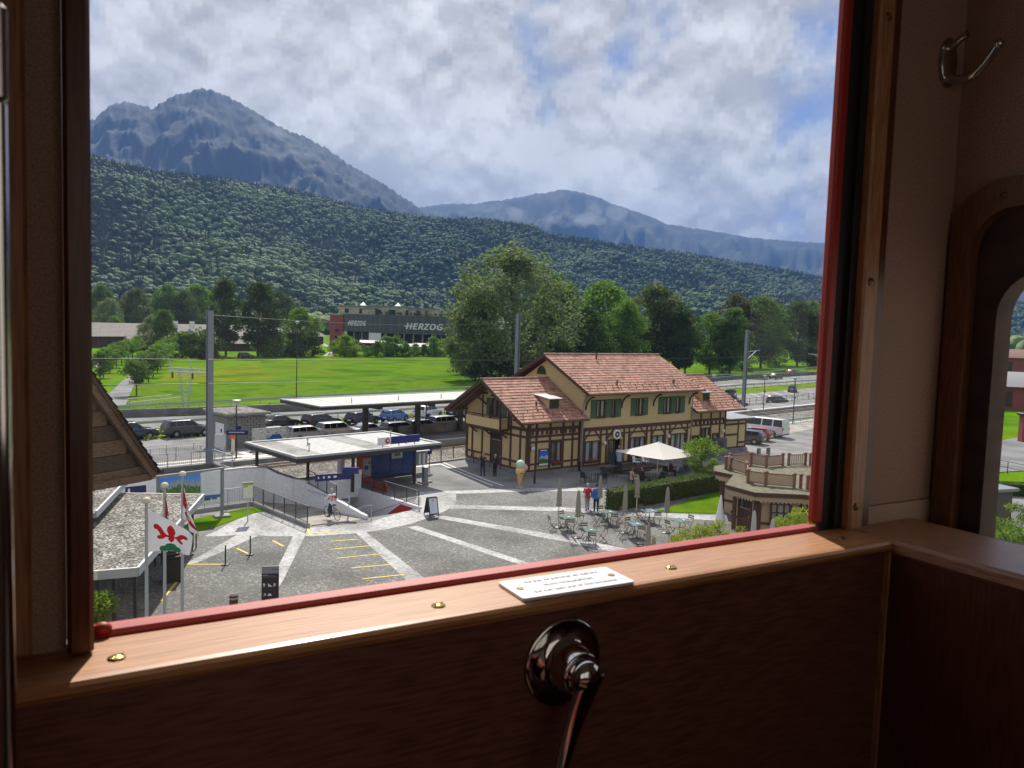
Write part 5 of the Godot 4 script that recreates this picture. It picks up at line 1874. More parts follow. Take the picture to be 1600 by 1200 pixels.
# flat gravel roofs of the bicycle shelter and the eaves of the house on the left
func make_left_roofs() -> void:
	var h := 2.55
	var pts := [V(-16.07,-41.25,2.55),V(-13.66,-28.82,2.55),V(-14.87,-28.31,2.55),V(-17.05,-27.57,2.55),V(-23.89,-39.76,2.55),V(-20.48,-40.9,2.55)]
	var t := thing("bicycle_shelter","flat gravel roofed bicycle shelter with a metal fascia on dark posts","shelter")
	var poly := PackedVector2Array()
	for p in pts:
		poly.append(Vector2(p.x,-p.z))
	var down := Transform3D(Basis(Vector3.RIGHT,Vector3.FORWARD,Vector3.UP),Vector3.ZERO)   # polygon (x,-z) laid flat,pushed along y
	var b := MB.new()
	b.prism(poly,h - 0.30,h - 0.03,down)
	part("roof",b,M.roof_sheet,t)
	var inner: PackedVector2Array = Geometry2D.offset_polygon(poly,-0.10)[0]
	b = MB.new()
	b.prism(inner,h - 0.04,h - 0.01,down)
	part("roof_gravel",b,M.roof_gravel,t)
	for i in 6:
		var a: Vector3 = pts[i]
		var e: Vector3 = pts[(i + 1) % 6]
		b = MB.new()
		b.bar(a + Vector3(0,-0.13,0),e + Vector3(0,-0.13,0),0.10,0.34)
		part("fascia",b,M.galvanised if i < 2 else M.cream_paint,t)
	for p in [V(-13.68,-29,2.2),V(-14.98,-34.42,2.2),V(-16.1,-40.24,2.2),V(-14.92,-28.72,2.2),V(-14.36,-28.78,2.2)]:
		b = MB.new()
		b.box(Vector3(p.x - 0.15,1.12,p.z + 0.0),Vector3(0.12,2.25,0.12))
		part("post",b,M.anthracite,t)
	# a second,higher flat roof behind it
	var pts2 := [V(-20.31,-41.94,3.2),V(-18.12,-34.37,3.2),V(-19.06,-30.04,3.2),V(-25.44,-41.25,3.2)]
	t = thing("flat_roof_annex","higher flat gravel roof at the left behind the bicycle shelter","roof")
	poly = PackedVector2Array()
	for p in pts2:
		poly.append(Vector2(p.x,-p.z))
	b = MB.new()
	b.prism(poly,2.95,3.18,down)
	part("roof",b,M.roof_sheet,t)
	inner = Geometry2D.offset_polygon(poly,-0.12)[0]
	b = MB.new()
	b.prism(inner,3.17,3.2,down)
	part("roof_gravel",b,M.roof_gravel,t)
	b = MB.new()
	b.bar(pts2[0] + Vector3(0,-0.1,0),pts2[1] + Vector3(0,-0.1,0),0.1,0.3)
	part("fascia",b,M.galvanised,t)
	b = MB.new()
	b.prism(Geometry2D.offset_polygon(poly,-0.7)[0],0.0,2.94,down)
	part("wall",b,M.white_wall,t)
	# dark racks and a box under the shelter
	var i := 0
	for p in [V(-16.97,-36.83),V(-16.74,-37.06),V(-16.51,-37.29),V(-16.29,-38.36),V(-16.24,-39.47),V(-16.23,-39.93)]:
		var o := thing("bicycle_rack","%s black hoop rack from the left under the bicycle shelter's edge" % nth(i),"bicycle rack",p,40,"hoop racks under the bicycle shelter")
		b = MB.new()
		b.tube([Vector3(-0.3,0,0),Vector3(-0.3,0.75,0),Vector3(-0.2,0.9,0),Vector3(0.2,0.9,0),Vector3(0.3,0.75,0),Vector3(0.3,0,0)],0.035,6)
		part("hoop",b,M.black,o)
		i += 1
	t = thing("grit_box","black slatted bin beside the bicycle shelter behind the flags","bin",V(-15.04,-34.95),30)
	b = MB.new()
	b.cbox(Vector3(0,0.55,0),Vector3(0.75,1.1,0.6),0.03)
	part("body",b,M.black,t)
	b = MB.new()
	b.cbox(Vector3(0,1.16,0),Vector3(0.85,0.07,0.7),0.02)
	part("lid",b,M.anthracite,t)
	b = MB.new()
	b.cbox(Vector3(-0.1,1.27,0),Vector3(0.85,0.06,0.5),0.02,Basis(Vector3.UP,0.3))
	part("board",b,M.anthracite,t)
	# eaves of the wooden house
	var e0 := V(-10.39,-22.73,7.5)
	var e1 := V(-11.17,-21.11,10)
	var dv := (e1 - e0)
	t = thing("chalet_roof","dark wooden gable and tiled eaves of a chalet at the left","roof")
	var horiz := Vector3(dv.x,0,dv.z).normalized()
	var depth := Vector3(-horiz.z,0,horiz.x)
	if depth.z > 0:
		depth = -depth
	b = MB.new()
	var low := e0 - horiz * -0.12 + Vector3(0,-0.18,0)
	var foot := low + horiz * 6.0
	b.tri(low,low + dv * 2.2,foot)
	var bf := depth * 0.08
	b.tri(low + bf,foot + bf,low + dv * 2.2 + bf)
	part("gable",b,M.old_wood_dark,t)
	for k in 9:
		var f0 := k / 9.0
		b = MB.new()
		var y := 0.12 + k * 0.42
		var x0 := y / dv.y
		b.bar(low + dv * x0 - depth * 0.03 + horiz * 0.05,Vector3(foot.x,low.y + y,foot.z) - depth * 0.03,0.06,0.40)
		part("plank",b,M.old_wood_dark if k % 2 else M.old_wood,t)
	b = MB.new()
	b.bar(low - depth * 0.12 + Vector3(0,0.0,0),foot - depth * 0.12,0.16,0.2)
	part("beam",b,M.old_wood,t)
	b = MB.new()
	b.bar(e0 - depth * 0.2 + Vector3(0,-0.16,0),e0 + dv * 2.2 - depth * 0.2 + Vector3(0,-0.16,0),0.10,0.30)
	part("verge_board",b,M.old_wood,t)
	tiles(t,e0 - depth * 0.35 - dv.normalized() * 0.1,depth * 4.0,dv * 2.2,M.roof_tile_dark,0.28,0.25)
	roof_boards(t,e0 - depth * 0.3,depth * 4.0,dv * 2.2,0.08,M.old_wood_dark)
	b = MB.new()
	b.tube([e0 - depth * 0.4 - horiz * 0.06 + Vector3(0,-0.05,0),e0 + depth * 3.6 - horiz * 0.06 + Vector3(0,-0.05,0)],0.07,8)
	part("gutter",b,M.anthracite,t)
# pavilion with a railed roof on the right
func make_pavilion() -> void:
	var h := 2.75
	var out := [Vector2(13.62,-52.19),Vector2(14.54,-50.99),Vector2(13.11,-47.59),Vector2(14.29,-45.44),Vector2(17.11,-45.29),Vector2(18.7,-43.2),Vector2(22.0,-43.4),Vector2(24.4,-46.0),Vector2(24.6,-52.5),Vector2(21.6,-56.6),Vector2(17.0,-56.6),Vector2(14.1,-54.2)]
	var t := thing("pavilion","brown and cream octagonal pavilion with a railing on its mossy flat roof","pavilion")
	var down := Transform3D(Basis(Vector3.RIGHT,Vector3.FORWARD,Vector3.UP),Vector3.ZERO)
	var poly := PackedVector2Array()
	for p in out:
		poly.append(Vector2(p.x,-p.y))
	if Geometry2D.is_polygon_clockwise(poly):
		poly.reverse()
	var b := MB.new()
	b.prism(poly,h - 0.16,h,down)
	part("cornice",b,M.beam,t)
	var p2: PackedVector2Array = Geometry2D.offset_polygon(poly,-0.1)[0]
	b = MB.new()
	b.prism(p2,h - 0.28,h - 0.17,down)
	part("cornice",b,mat("pavilion_brown",lin(0.16,0.075,0.05),0.7),t)
	p2 = Geometry2D.offset_polygon(poly,-0.06)[0]
	b = MB.new()
	b.prism(p2,h - 0.02,h + 0.015,down)
	part("roof_deck",b,tmat("mossy_roof",lin(0.18,0.165,0.11),M.patch,Vector3(2.3,2.3,2.3),0.95),t)
	var wallp: PackedVector2Array = Geometry2D.offset_polygon(poly,-0.55)[0]
	b = MB.new()
	b.prism(wallp,-0.05,h - 0.29,down)
	var pale := mat("pavilion_cream",lin(0.45,0.33,0.22),0.85)
	part("wall",b,pale,t)
	# each side: valance,boards,windows
	var n := wallp.size()
	for i in n:
		var a := Vector3(wallp[i].x,0,-wallp[i].y)
		var e := Vector3(wallp[(i + 1) % n].x,0,-wallp[(i + 1) % n].y)
		var l := a.distance_to(e)
		if l < 0.5:
			continue
		var x := (e - a) / l
		var pl := Transform3D(Basis(x,Vector3.UP,x.cross(Vector3.UP)),a)
		var val := MB.new()
		var k := int(l / 0.22)
		slab(val,pl,-0.2,h - 0.5,l + 0.2,h - 0.29,0.36,0.42)
		for q in k:
			val.prism(PackedVector2Array([Vector2(q * l / k,h - 0.5),Vector2((q + 1) * l / k,h - 0.5),Vector2((q + 0.5) * l / k,h - 0.64)]),0.36,0.42,pl)
		part("valance",val,pale,t)
		for q in [0.1,l - 0.1]:
			beam(t,pl,q,0.0,q,h - 0.3,0.2,0.08)
		beam(t,pl,0.0,0.85,l,0.85,0.12,0.05)
		beam(t,pl,0.0,2.2,l,2.2,0.12,0.05)
		if l > 1.6:
			var mid := l * 0.5
			if i % 2 == 0:
				window(t,pl.translated_local(Vector3(0,0,0.16)),mid - 0.6,0.95,mid + 0.6,2.12,3,2,1.0)
				var fb := MB.new()
				slab(fb,pl,mid - 0.6,0.72,mid + 0.6,0.9,0.1,0.3,0.01)
				part("flower_box",fb,M.anthracite,t)
			else:
				door(t,pl,mid - 0.55,2.15,mid + 0.55,M.beam_dark)
	# railing on the roof: posts with caps and filled panels
	var ring := [
		[Vector2(14.55,-52.82),0],[Vector2(14.84,-52.56),1],[Vector2(15.44,-51.15),0],[Vector2(15.30,-50.55),1],[Vector2(14.68,-48.24),0],[Vector2(15.58,-47.6),0],[Vector2(17.17,-47.22),1],[Vector2(17.48,-47.02),1],[Vector2(17.78,-46.7),0],[Vector2(19.6,-45.2),0],[Vector2(21.6,-45.4),0],[Vector2(22.9,-47.0),0],[Vector2(23.2,-51.5),0],[Vector2(21.23,-55.5),1],[Vector2(20.91,-55.61),0],[Vector2(19.59,-55.2),1],[Vector2(19.15,-55.12),0],[Vector2(17.71,-54.19),0],[Vector2(16.9,-55.0),0],[Vector2(15.2,-54.2),0],
	]
	var brick := mat("post_brown",lin(0.20,0.09,0.06),0.75)
	for i in ring.size():
		var a2: Vector2 = ring[i][0]
		var e2: Vector2 = ring[(i + 1) % ring.size()][0]
		var a := Vector3(a2.x,h,a2.y)
		var e := Vector3(e2.x,h,e2.y)
		b = MB.new()
		b.cbox(a + Vector3(0,0.42,0),Vector3(0.16,0.84,0.16),0.012)
		var ps := part("railing_post",b,brick,t)
		b = MB.new()
		b.cbox(a + Vector3(0,0.87,0),Vector3(0.26,0.06,0.26),0.012)
		b.lathe([[0.12,0.9],[0.07,0.94],[0.0,0.96]],8,a)
		part("post_cap",b,brick,ps)
		if a.distance_to(e) > 0.45:
			b = MB.new()
			b.bar(a + Vector3(0,0.78,0),e + Vector3(0,0.78,0),0.09,0.06)
			b.bar(a + Vector3(0,0.12,0),e + Vector3(0,0.12,0),0.07,0.06)
			part("rail",b,brick,t)
			b = MB.new()
			b.bar(a + Vector3(0,0.45,0),e + Vector3(0,0.45,0),0.025,0.58)
			if i in [2,9,14,13,12]:
				b = MB.new()
				var m := int(a.distance_to(e) / 0.16)
				for k in m:
					var q := a.lerp(e,(k + 0.5) / m)
					b.cbox(q + Vector3(0,0.45,0),Vector3(0.085,0.6,0.085),0.03)
			part("railing_panel",b,pale,t)
	for q in [[V(14.6,-48.08,1),"left"],[V(15.31,-47.19,1),"right"]]:
		var o := thing("paper_notice","white paper notice on the pavilion front, the %s one of two by its door" % q[1],"notice",q[0] ,40)
		b = MB.new()
		b.box(Vector3(0,0.4,0),Vector3(0.32,0.42,0.012))
		part("sheet",b,M.white_paint,o)
		b = MB.new()
		b.box(Vector3(0,-0.4,-0.02),Vector3(0.04,1.2,0.03))
		part("stake",b,M.cream_paint,o)
# what the small window on the right shows
func make_right_side() -> void:
	var defs := [
		["green_shed",V(30.05,-48.78),20.0,3.6,3.2,2.6,mat("shed_green",lin(0.10,0.095,0.055),0.8),M.zinc,false,"olive green shed with a flat roof right of the tracks"],
		["warehouse",V(87,-138.5),-12.0,22.0,14.0,4.0,M.red_brick,mat("corrugated",lin(0.25,0.245,0.25),0.5,0.3),true,"low warehouse with a grey corrugated roof seen through the small window"],
		["hangar",V(162.4,-259.9),-8.0,40.0,16.0,6.5,M.red_brick,mat("rust_roof",lin(0.17,0.085,0.07),0.8),true,"long red brown hangar behind the corrugated warehouse"],
	]
	for q in defs:
		var o := thing(q[0],q[9],"building",q[1],q[2])
		var b := MB.new()
		b.box(Vector3(0,q[5] * 0.5,-q[4] * 0.5),Vector3(q[3],q[5],q[4]))
		part("wall",b,q[6],o)
		b = MB.new()
		if q[8]:
			var n := int(q[3] / 0.5)
			var rows := [PackedVector3Array(),PackedVector3Array(),PackedVector3Array()]
			for k in n * 2 + 1:
				var x: float = -q[3] * 0.52 + q[3] * 1.04 * k / (n * 2)
				var w := 0.09 * (k % 2)
				rows[0].append(Vector3(x,q[5] + w,0.8))
				rows[1].append(Vector3(x,q[5] + q[4] * 0.17 + w,-q[4] * 0.5))
				rows[2].append(Vector3(x,q[5] + w,-q[4] - 0.8))
			b.surf(rows)
		else:
			b.cbox(Vector3(0,q[5] + 0.1,-q[4] * 0.5),Vector3(q[3] + 0.5,0.2,q[4] + 0.5),0.02)
		part("roof",b,q[7],o)
		b = MB.new()
		b.cbox(Vector3(-q[3] * 0.1,q[5] * 0.45,0.02),Vector3(q[3] * 0.25,q[5] * 0.7,0.1),0.02)
		part("door",b,M.old_wood_dark,o)
		if not q[8]:
			b = MB.new()
			b.ball(Vector3(-0.2,1.75,0.15),Vector3(0.16,0.16,0.1))
			part("lamp",b,M.cream_paint,o)
			b = MB.new()
			b.box(Vector3(-0.5,1.2,0.08),Vector3(0.34,0.34,0.02))
			part("plate",b,M.white_paint,o)
	sheet("right_road",[V(51.44,-87.6),V(85.6,-119.8),V(56.27,-76.53),V(41.68,-70.68)],0.01,M.asphalt_road,"grey road seen through the small window","road")
	sheet("right_yard",[V(36.14,-62.86),V(51.03,-69.27),V(33.8,-45.4),V(23.09,-39.59)],0.016,M.asphalt_road,"pale yard in front of the olive shed","yard")
	railing("field_fence","dark two-rail fence between the road and the yard",[V(44.07,-75.36),V(46.16,-67.06)],1.1,M.beam_dark,0.0,2.2,"",null,[1.0,0.5])
	railing("white_fence","low white fence at the bottom of the small window",[V(27.45,-46.01),V(30.64,-44.02)],0.8,M.white_paint,0.16,1.5)
	var t := thing("gate_post","dark stone gate post beside the road at the far right","post",V(61.6,-94.7),0)
	var b := MB.new()
	b.cbox(Vector3(0,1.6,0),Vector3(0.9,3.2,0.9),0.04)
	part("shaft",b,M.red_brick,t)
	b = MB.new()
	b.cbox(Vector3(0,3.3,0),Vector3(1.3,0.3,1.3),0.05)
	part("cap",b,M.anthracite,t)
# ---------------------------------------------------------------- poles,lamps,guard rails,signs
func mast(called: String,label: String,at: Vector3,h: float,w: float,arms: Array,m: Material,group := "",turn := RAIL_TURN) -> void:
	var t := thing(called,label,"mast",at,turn,group)
	var b := MB.new()
	# an H section: two flanges and a web
	b.box(Vector3(0,h * 0.5,w * 0.42),Vector3(w,h,w * 0.14))
	b.box(Vector3(0,h * 0.5,-w * 0.42),Vector3(w,h,w * 0.14))
	b.box(Vector3(0,h * 0.5,0),Vector3(w * 0.2,h,w * 0.7))
	part("pole",b,m,t)
	for q in arms:   # [height,length along -z (towards the back),drop]
		b = MB.new()
		b.tube([Vector3(0,q[0],0),Vector3(0,q[0] + q[2],-q[1])],0.055,6)
		part("bracket_arm",b,M.galvanised,t)
		if absf(q[1]) > 2.0:
			b = MB.new()
			b.tube([Vector3(0,q[0] - 1.3,0),Vector3(0,q[0] + q[2] * 0.8 - 0.05,-q[1] * 0.75)],0.045,6)
			part("strut",b,M.galvanised,t)
			b = MB.new()
			b.lathe([[0.03,0.0],[0.09,-0.08],[0.04,-0.14],[0.09,-0.22],[0.04,-0.28],[0.02,-0.5]],8,Vector3(0,q[0] + q[2],-q[1] * 0.95))
			part("insulator",b,M.beam,t)
func lamp_post(label: String,at: Vector3,h: float,dark := true) -> void:
	var t := thing("street_lamp",label,"street lamp",at,RAIL_TURN,"slim lamps along the railway")
	var b := MB.new()
	b.tube([Vector3(0,0,0),Vector3(0,h - 0.3,0)],[0.075,0.05],8)
	part("pole",b,M.anthracite if dark else M.pole_grey,t)
	b = MB.new()
	b.lathe([[0.04,h - 0.45],[0.1,h - 0.38],[0.34,h - 0.02],[0.36,h],[0.0,h + 0.03]],14)
	part("lamp_head",b,M.galvanised,t)
	b = MB.new()
	b.box(Vector3(0.2,h * 0.56,0),Vector3(0.45,0.3,0.04))
	part("number_plate",b,M.blue_sign,t)
func guard_rail(label: String,pts: Array,called := "guard_rail") -> void:
	var t := thing(called,label,"guard rail",pts[0])
	var o: Vector3 = pts[0]
	for i in pts.size() - 1:
		var a: Vector3 = pts[i] - o
		var e: Vector3 = pts[i + 1] - o
		var d := (e - a).normalized()
		var side := Vector3(-d.z,0,d.x)
		var rows := []
		for q in [[0.0,0.56],[0.05,0.61],[0.0,0.68],[0.05,0.76],[0.0,0.84]]:
			var row := PackedVector3Array()
			row.append(a + side * q[0] + Vector3(0,q[1],0))
			row.append(e + side * q[0] + Vector3(0,q[1],0))
			rows.append(row)
		var b := MB.new()
		b.surf(rows)
		part("rail_band",b,M.galvanised,t)
		var n := int(a.distance_to(e) / 4.0)
		for k in n:
			b = MB.new()
			b.box(a.lerp(e,(k + 0.5) / n) + Vector3(0,0.4,0),Vector3(0.1,0.82,0.1))
			part("post",b,M.galvanised,t)
func make_street() -> void:
	var poleL := V(-23.23,-60.79)
	mast("catenary_mast","tall dark grey mast between the white wall and the railing",poleL,12.35,0.42,[],M.pole_grey)
	# the gantry arm that crosses left of it
	var t := thing("signal_gantry","pale lattice arm with hanging insulators on a tapering lattice mast left of the tall mast","mast",V(-41.1,-99.6),RAIL_TURN)
	var hb := 5.3
	var b := MB.new()
	for q in [[-0.5,0.35],[0.5,0.35],[-0.5,-0.35],[0.5,-0.35]]:
		b.bar(Vector3(q[0] * 0.5,0,q[1] * 0.5),Vector3(q[0] * 1.6,hb,q[1]),0.09,0.09)
	part("lattice_mast",b,M.galvanised,t)
	for k in 10:
		b = MB.new()
		var f := k / 10.0
		var w := 0.25 + 0.55 * f
		b.bar(Vector3(-w,hb * f,0.2),Vector3(w,hb * (f + 0.1),0.2),0.05,0.05)
		part("brace",b,M.galvanised,t)
	t = thing("gantry_arm","pale steel arm carrying two insulators from the tall mast","bracket",poleL + Vector3(0,7.65,0),166.0)
	b = MB.new()
	b.box(Vector3(1.9,0.14,0.12),Vector3(3.9,0.09,0.09))
	b.box(Vector3(1.9,-0.14,0.12),Vector3(3.9,0.09,0.09))
	for k in 8:
		b.bar(Vector3(0.2 + k * 0.45,-0.14,0.12),Vector3(0.42 + k * 0.45,0.14,0.12),0.04,0.04)
	part("arm",b,M.galvanised,t)
	for x in [1.6,3.4]:
		b = MB.new()
		b.lathe([[0.03,-0.15],[0.09,-0.25],[0.05,-0.3],[0.09,-0.4],[0.05,-0.45],[0.09,-0.55],[0.03,-0.65]],8,Vector3(x,0,0.12))
		part("insulator",b,M.beam,t)
		b = MB.new()
		b.tube([Vector3(x,0.15,0.12),Vector3(x + 0.4,0.95,0.12)],0.03,6)
		part("rod",b,M.galvanised,t)
	mast("catenary_mast","grey mast rising behind the left end of the station roof",V(0.6,-112.3),13.6,0.5,[[5.9,-4.5,-0.3]],M.pole_grey,"",RAIL_TURN + 90)
	mast("catenary_mast","pale tapering mast behind the right end of the station building",V(35.5,-121),12.4,0.45,[[9.0,4.0,0.3],[12.1,0.9,0.0]],M.pole_grey,"",RAIL_TURN - 90)
	t = thing("contact_arm","pale triangular wire arm reaching in from the right edge of the view","bracket",V(48.9,-118) + Vector3(0,8.4,0),180.0 + 12.0)
	b = MB.new()
	b.tube([Vector3(0,0.4,0),Vector3(5.6,0.75,0)],0.06,6)
	b.tube([Vector3(0,-1.0,0),Vector3(4.6,0.6,0)],0.05,6)
	part("arm",b,M.galvanised,t)
	b = MB.new()
	b.lathe([[0.03,0.0],[0.09,-0.1],[0.04,-0.18],[0.09,-0.28],[0.02,-0.5]],8,Vector3(5.2,0.7,0))
	part("insulator",b,M.beam,t)
	b = MB.new()
	b.tube([Vector3(-0.1,-8.4,0),Vector3(-0.1,3.0,0)],0.2,8)
	part("pole",b,M.pole_grey,t)
	# wires
	for q in [[R(-40,7.2,14.0),R(90,7.2,14.0),"contact wire above the track"],[R(-40,9.0,14.0),R(90,9.0,14.0),"carrying wire above the contact wire"],[V(-23.19,-60.8) + Vector3(0,12,0),V(0.6,-112.3) + Vector3(0,12.4,0),"thin feeder wire from the tall dark mast to the mast behind the station"]]:
		var path := []
		for i in 13:
			var f := i / 12.0
			path.append(q[0].lerp(q[1],f) - Vector3(0,0.6 * sin(PI * f),0))
		b = MB.new()
		b.tube(path,0.018,4,false)
		single("overhead_wire",b,M.anthracite,q[2],"wire")
	var lamps := [
		[V(-22.31,-64.1),5.2,"dark slim lamp beside the orange topped pillar on the far platform"],
		[V(-8.96,-83.31),3.9,"dark slim lamp in front of the parked black cars"],
		[V(38.3,-120.1),5.6,"slim lamp behind the track, left of the two lamps near the right window post"],
		[V(37.8,-105.8),6.2,"slim lamp standing at the end of the white van"],
		[V(54.6,-140.4),5.0,"slim lamp nearest the red window post"],
		[V(29.7,-116.7),5.6,"slim lamp just above the right wing of the station roof"],
		[V(-30.8,-113.1),11.5,"tall slim pole at the near edge of the field"],
	]
	for q in lamps:
		lamp_post(q[2],q[0],q[1])
	guard_rail("long grey guard rail between the car park and the main road",[V(-41.14,-78.14),V(-36.94,-82.61),V(-22.7,-93.8),V(-8.5,-106.7),V(48.8,-169.4),V(74.5,-196.7),V(96.7,-219.8)])
	guard_rail("grey guard rail on the far side of the main road along the field",[V(-48.9,-93),V(-44.9,-97.8),V(-30.4,-114.2),V(-20.2,-125),V(-9,-140.3),V(62.1,-216.3),V(109,-282),V(142.9,-325.8)])
	# low concrete wall between the lanes and the verge
	t = thing("road_wall","long low concrete wall along the far side of the main road","wall")
	var pts := [V(-48.18,-87.48),V(-37.6,-94.9),V(-30.7,-100.1),V(-20.9,-107.8),V(-9.6,-119.2),V(5.6,-136.7),V(26.2,-161.9),V(58.7,-204.4),V(93.2,-240.9),V(117.3,-267.3)]
	for i in pts.size() - 1:
		b = MB.new()
		b.bar(pts[i] + Vector3(0,0.45,0),pts[i + 1] + Vector3(0,0.45,0),0.3,0.95)
		part("wall_panel",b,M.concrete_grey,t)
	t = thing("path_barrier","pale low barrier at the end of the path by the road","barrier",V(-49.4,-101.8))
	b = MB.new()
	for q in [[V(-49.4,-101.8),V(-46.8,-108.7)],[V(-47.1,-97.8),V(-44.2,-106)]]:
		b.bar(q[0] - t.position + Vector3(0,0.9,0),q[1] - t.position + Vector3(0,0.9,0),0.08,0.14)
		for i in 5:
			b.box(q[0].lerp(q[1],i / 4.0) - t.position + Vector3(0,0.45,0),Vector3(0.08,0.9,0.08))
	part("rail",b,M.cream_paint,t)
	# square: bollards,signs,bin,flags
	for q in [[V(-13.54,-37.5),"thin black footed post on the setts, nearer of two by the yellow lines"],[V(-12.93,-39.28),"thin black footed post on the setts, farther of two by the yellow lines"]]:
		t = thing("barrier_post",q[1],"post",q[0])
		b = MB.new()
		b.tube([Vector3(0,0,0),Vector3(0,0.97,0)],0.035,8)
		part("pole",b,M.black,t)
		b = MB.new()
		b.cbox(Vector3(0,0.03,0),Vector3(0.34,0.04,0.34),0.01)
		part("foot",b,M.anthracite,t)
	for q in [[V(-3.09,-67.66),"black post at the platform edge left of the station gable, the nearer one"],[V(-5.02,-69.92),"black post at the platform edge left of the station gable, the middle one"],[V(-5.91,-67.77),"black post at the platform edge nearest the newspaper rack"],[V(1.95,-59.64),"dark square post in front of the corner of the station building"]]:
		t = thing("bollard",q[1],"bollard",q[0])
		b = MB.new()
		b.cyl(Vector3.ZERO,Vector3(0,1.1,0),0.045 if q[0].x < 1.0 else 0.09,10)
		part("shaft",b,M.anthracite,t)
	for q in [[V(23.99,-75.88),"round grey stone bollard near the annex, the nearer of two"],[V(25.1,-76.47),"round grey stone bollard near the annex, the farther of two"]]:
		t = thing("stone_bollard",q[1],"bollard",q[0])
		b = MB.new()
		b.lathe([[0.2,0.0],[0.19,0.85],[0.14,0.93],[0.0,0.95]],12)
		part("shaft",b,M.concrete_grey,t)
	t = thing("stump_post","short dark wooden post at the lower edge of the square","post",V(-10.97,-31.34))
	b = MB.new()
	b.lathe([[0.17,0.0],[0.17,0.72],[0.15,0.75],[0.0,0.75]],12)
	part("shaft",b,M.old_wood_dark,t)
	b = MB.new()
	b.lathe([[0.185,0.6],[0.185,0.68]],12)
	part("collar",b,M.steel,t)
	# black direction pillar
	var im := Image.create_empty(96,224,false,Image.FORMAT_RGB8)
	im.fill(Color(0.075,0.08,0.115))
	rect(im,0,0,1,0.155,Color(0.52,0.52,0.55))
	rect(im,0.6,0.05,0.98,0.075,Color(0.3,0.3,0.32))
	rect(im,0.06,0.185,0.4,0.2,Color(0.6,0.6,0.66))
	rect(im,0.06,0.205,0.8,0.216,Color(0.5,0.5,0.56))
	rect(im,0.06,0.232,0.92,0.243,Color(0.5,0.5,0.56))
	var w := Color(0.82,0.82,0.86)
	paint(im,PackedVector2Array([Vector2(0.05,0.41),Vector2(0.14,0.365),Vector2(0.24,0.41),Vector2(0.18,0.41),Vector2(0.18,0.46),Vector2(0.11,0.46),Vector2(0.11,0.41)]),w)
	paint(im,PackedVector2Array([Vector2(0.38,0.375),Vector2(0.60,0.44),Vector2(0.60,0.455),Vector2(0.38,0.455)]),w)
	paint(im,PackedVector2Array([Vector2(0.70,0.38),Vector2(0.75,0.38),Vector2(0.75,0.46),Vector2(0.70,0.46)]),w)
	paint(im,PackedVector2Array([Vector2(0.75,0.38),Vector2(0.83,0.39),Vector2(0.84,0.41),Vector2(0.82,0.428),Vector2(0.75,0.43),Vector2(0.75,0.417),Vector2(0.80,0.413),Vector2(0.80,0.402),Vector2(0.75,0.395)]),w)
	paint(im,PackedVector2Array([Vector2(0.11,0.665),Vector2(0.20,0.625),Vector2(0.13,0.622),Vector2(0.13,0.606),Vector2(0.26,0.606),Vector2(0.26,0.665),Vector2(0.225,0.665),Vector2(0.225,0.635),Vector2(0.14,0.678)]),w)
	paint(im,PackedVector2Array([Vector2(0.36,0.66),Vector2(0.38,0.625),Vector2(0.46,0.605),Vector2(0.56,0.625),Vector2(0.60,0.66)]),w)
	rect(im,0.37,0.662,0.59,0.672,w)
	t = thing("direction_pillar","black direction pillar with white arrows and pictograms on the setts","sign",V(-9.45,-31.19),12.0)
	b = MB.new()
	b.cbox(Vector3(0,1.02,0),Vector3(0.66,2.04,0.14),0.01)
	part("body",b,M.anthracite,t)
	b = MB.new()
	b.quad(Vector3(-0.33,0.25,0.073),Vector3(0.33,0.25,0.073),Vector3(0.33,2.03,0.073),Vector3(-0.33,2.03,0.073))
	part("print",b,picture("direction_print",im,0.4),t)
	# folding advertising board
	t = thing("folding_board","black folding advertising board on the pale crescent","board",V(-4.75,-48.6),35.0)
	im = Image.create_empty(48,96,false,Image.FORMAT_RGB8)
	im.fill(Color(0.80,0.82,0.88))
	paint(im,oval(0.5,0.14,0.2,0.08),Color(0.75,0.62,0.5))
	for i in 7:
		rect(im,0.2,0.32 + i * 0.08,0.55 + 0.06 * (i % 4),0.335 + i * 0.08,Color(0.6,0.62,0.68))
	for sd in [1.0,-1.0]:
		b = MB.new()
		var tilt := Basis(Vector3.RIGHT,-0.28 * sd)
		b.box(tilt * Vector3(0,0,0) + Vector3(0,0.66,0.22 * sd),Vector3(0.68,1.1,0.03),tilt)
		for x in [-0.31,0.31]:
			b.box(Vector3(x,0.1,0.36 * sd),Vector3(0.04,0.24,0.03),tilt)
		var pn := part("panel",b,M.anthracite,t)
		b = MB.new()
		var c := Vector3(0,0.66,0.22 * sd) + tilt * Vector3(0,0.0,0.018 * sd)
		var sx: float = 0.27 * sd
		b.quad(c + tilt * Vector3(-sx,-0.46,0),c + tilt * Vector3(sx,-0.46,0),c + tilt * Vector3(sx,0.48,0),c + tilt * Vector3(-sx,0.48,0))
		part("print",b,picture("board_print_%d" % int(sd),im),pn)
	# newspaper rack and litter bins
	t = thing("news_rack","grey metal newspaper rack with a small roof and a blue plate","rack",V(-7.19,-62.78),RAIL_TURN)
	b = MB.new()
	b.cbox(Vector3(0,1.15,0),Vector3(1.15,1.0,0.6),0.03)
	part("case",b,M.galvanised,t)
	for x in 5:
		b = MB.new()
		b.cbox(Vector3(-0.42 + x * 0.21,1.15,0.31),Vector3(0.16,0.85,0.03),0.008)
		part("slot",b,M.white_paint if x % 2 else M.zinc,t)
	b = MB.new()
	b.cbox(Vector3(0,1.85,0.05),Vector3(1.35,0.06,0.95),0.015,Basis(Vector3.RIGHT,0.15))
	part("roof",b,M.roof_sheet_light,t)
	b = MB.new()
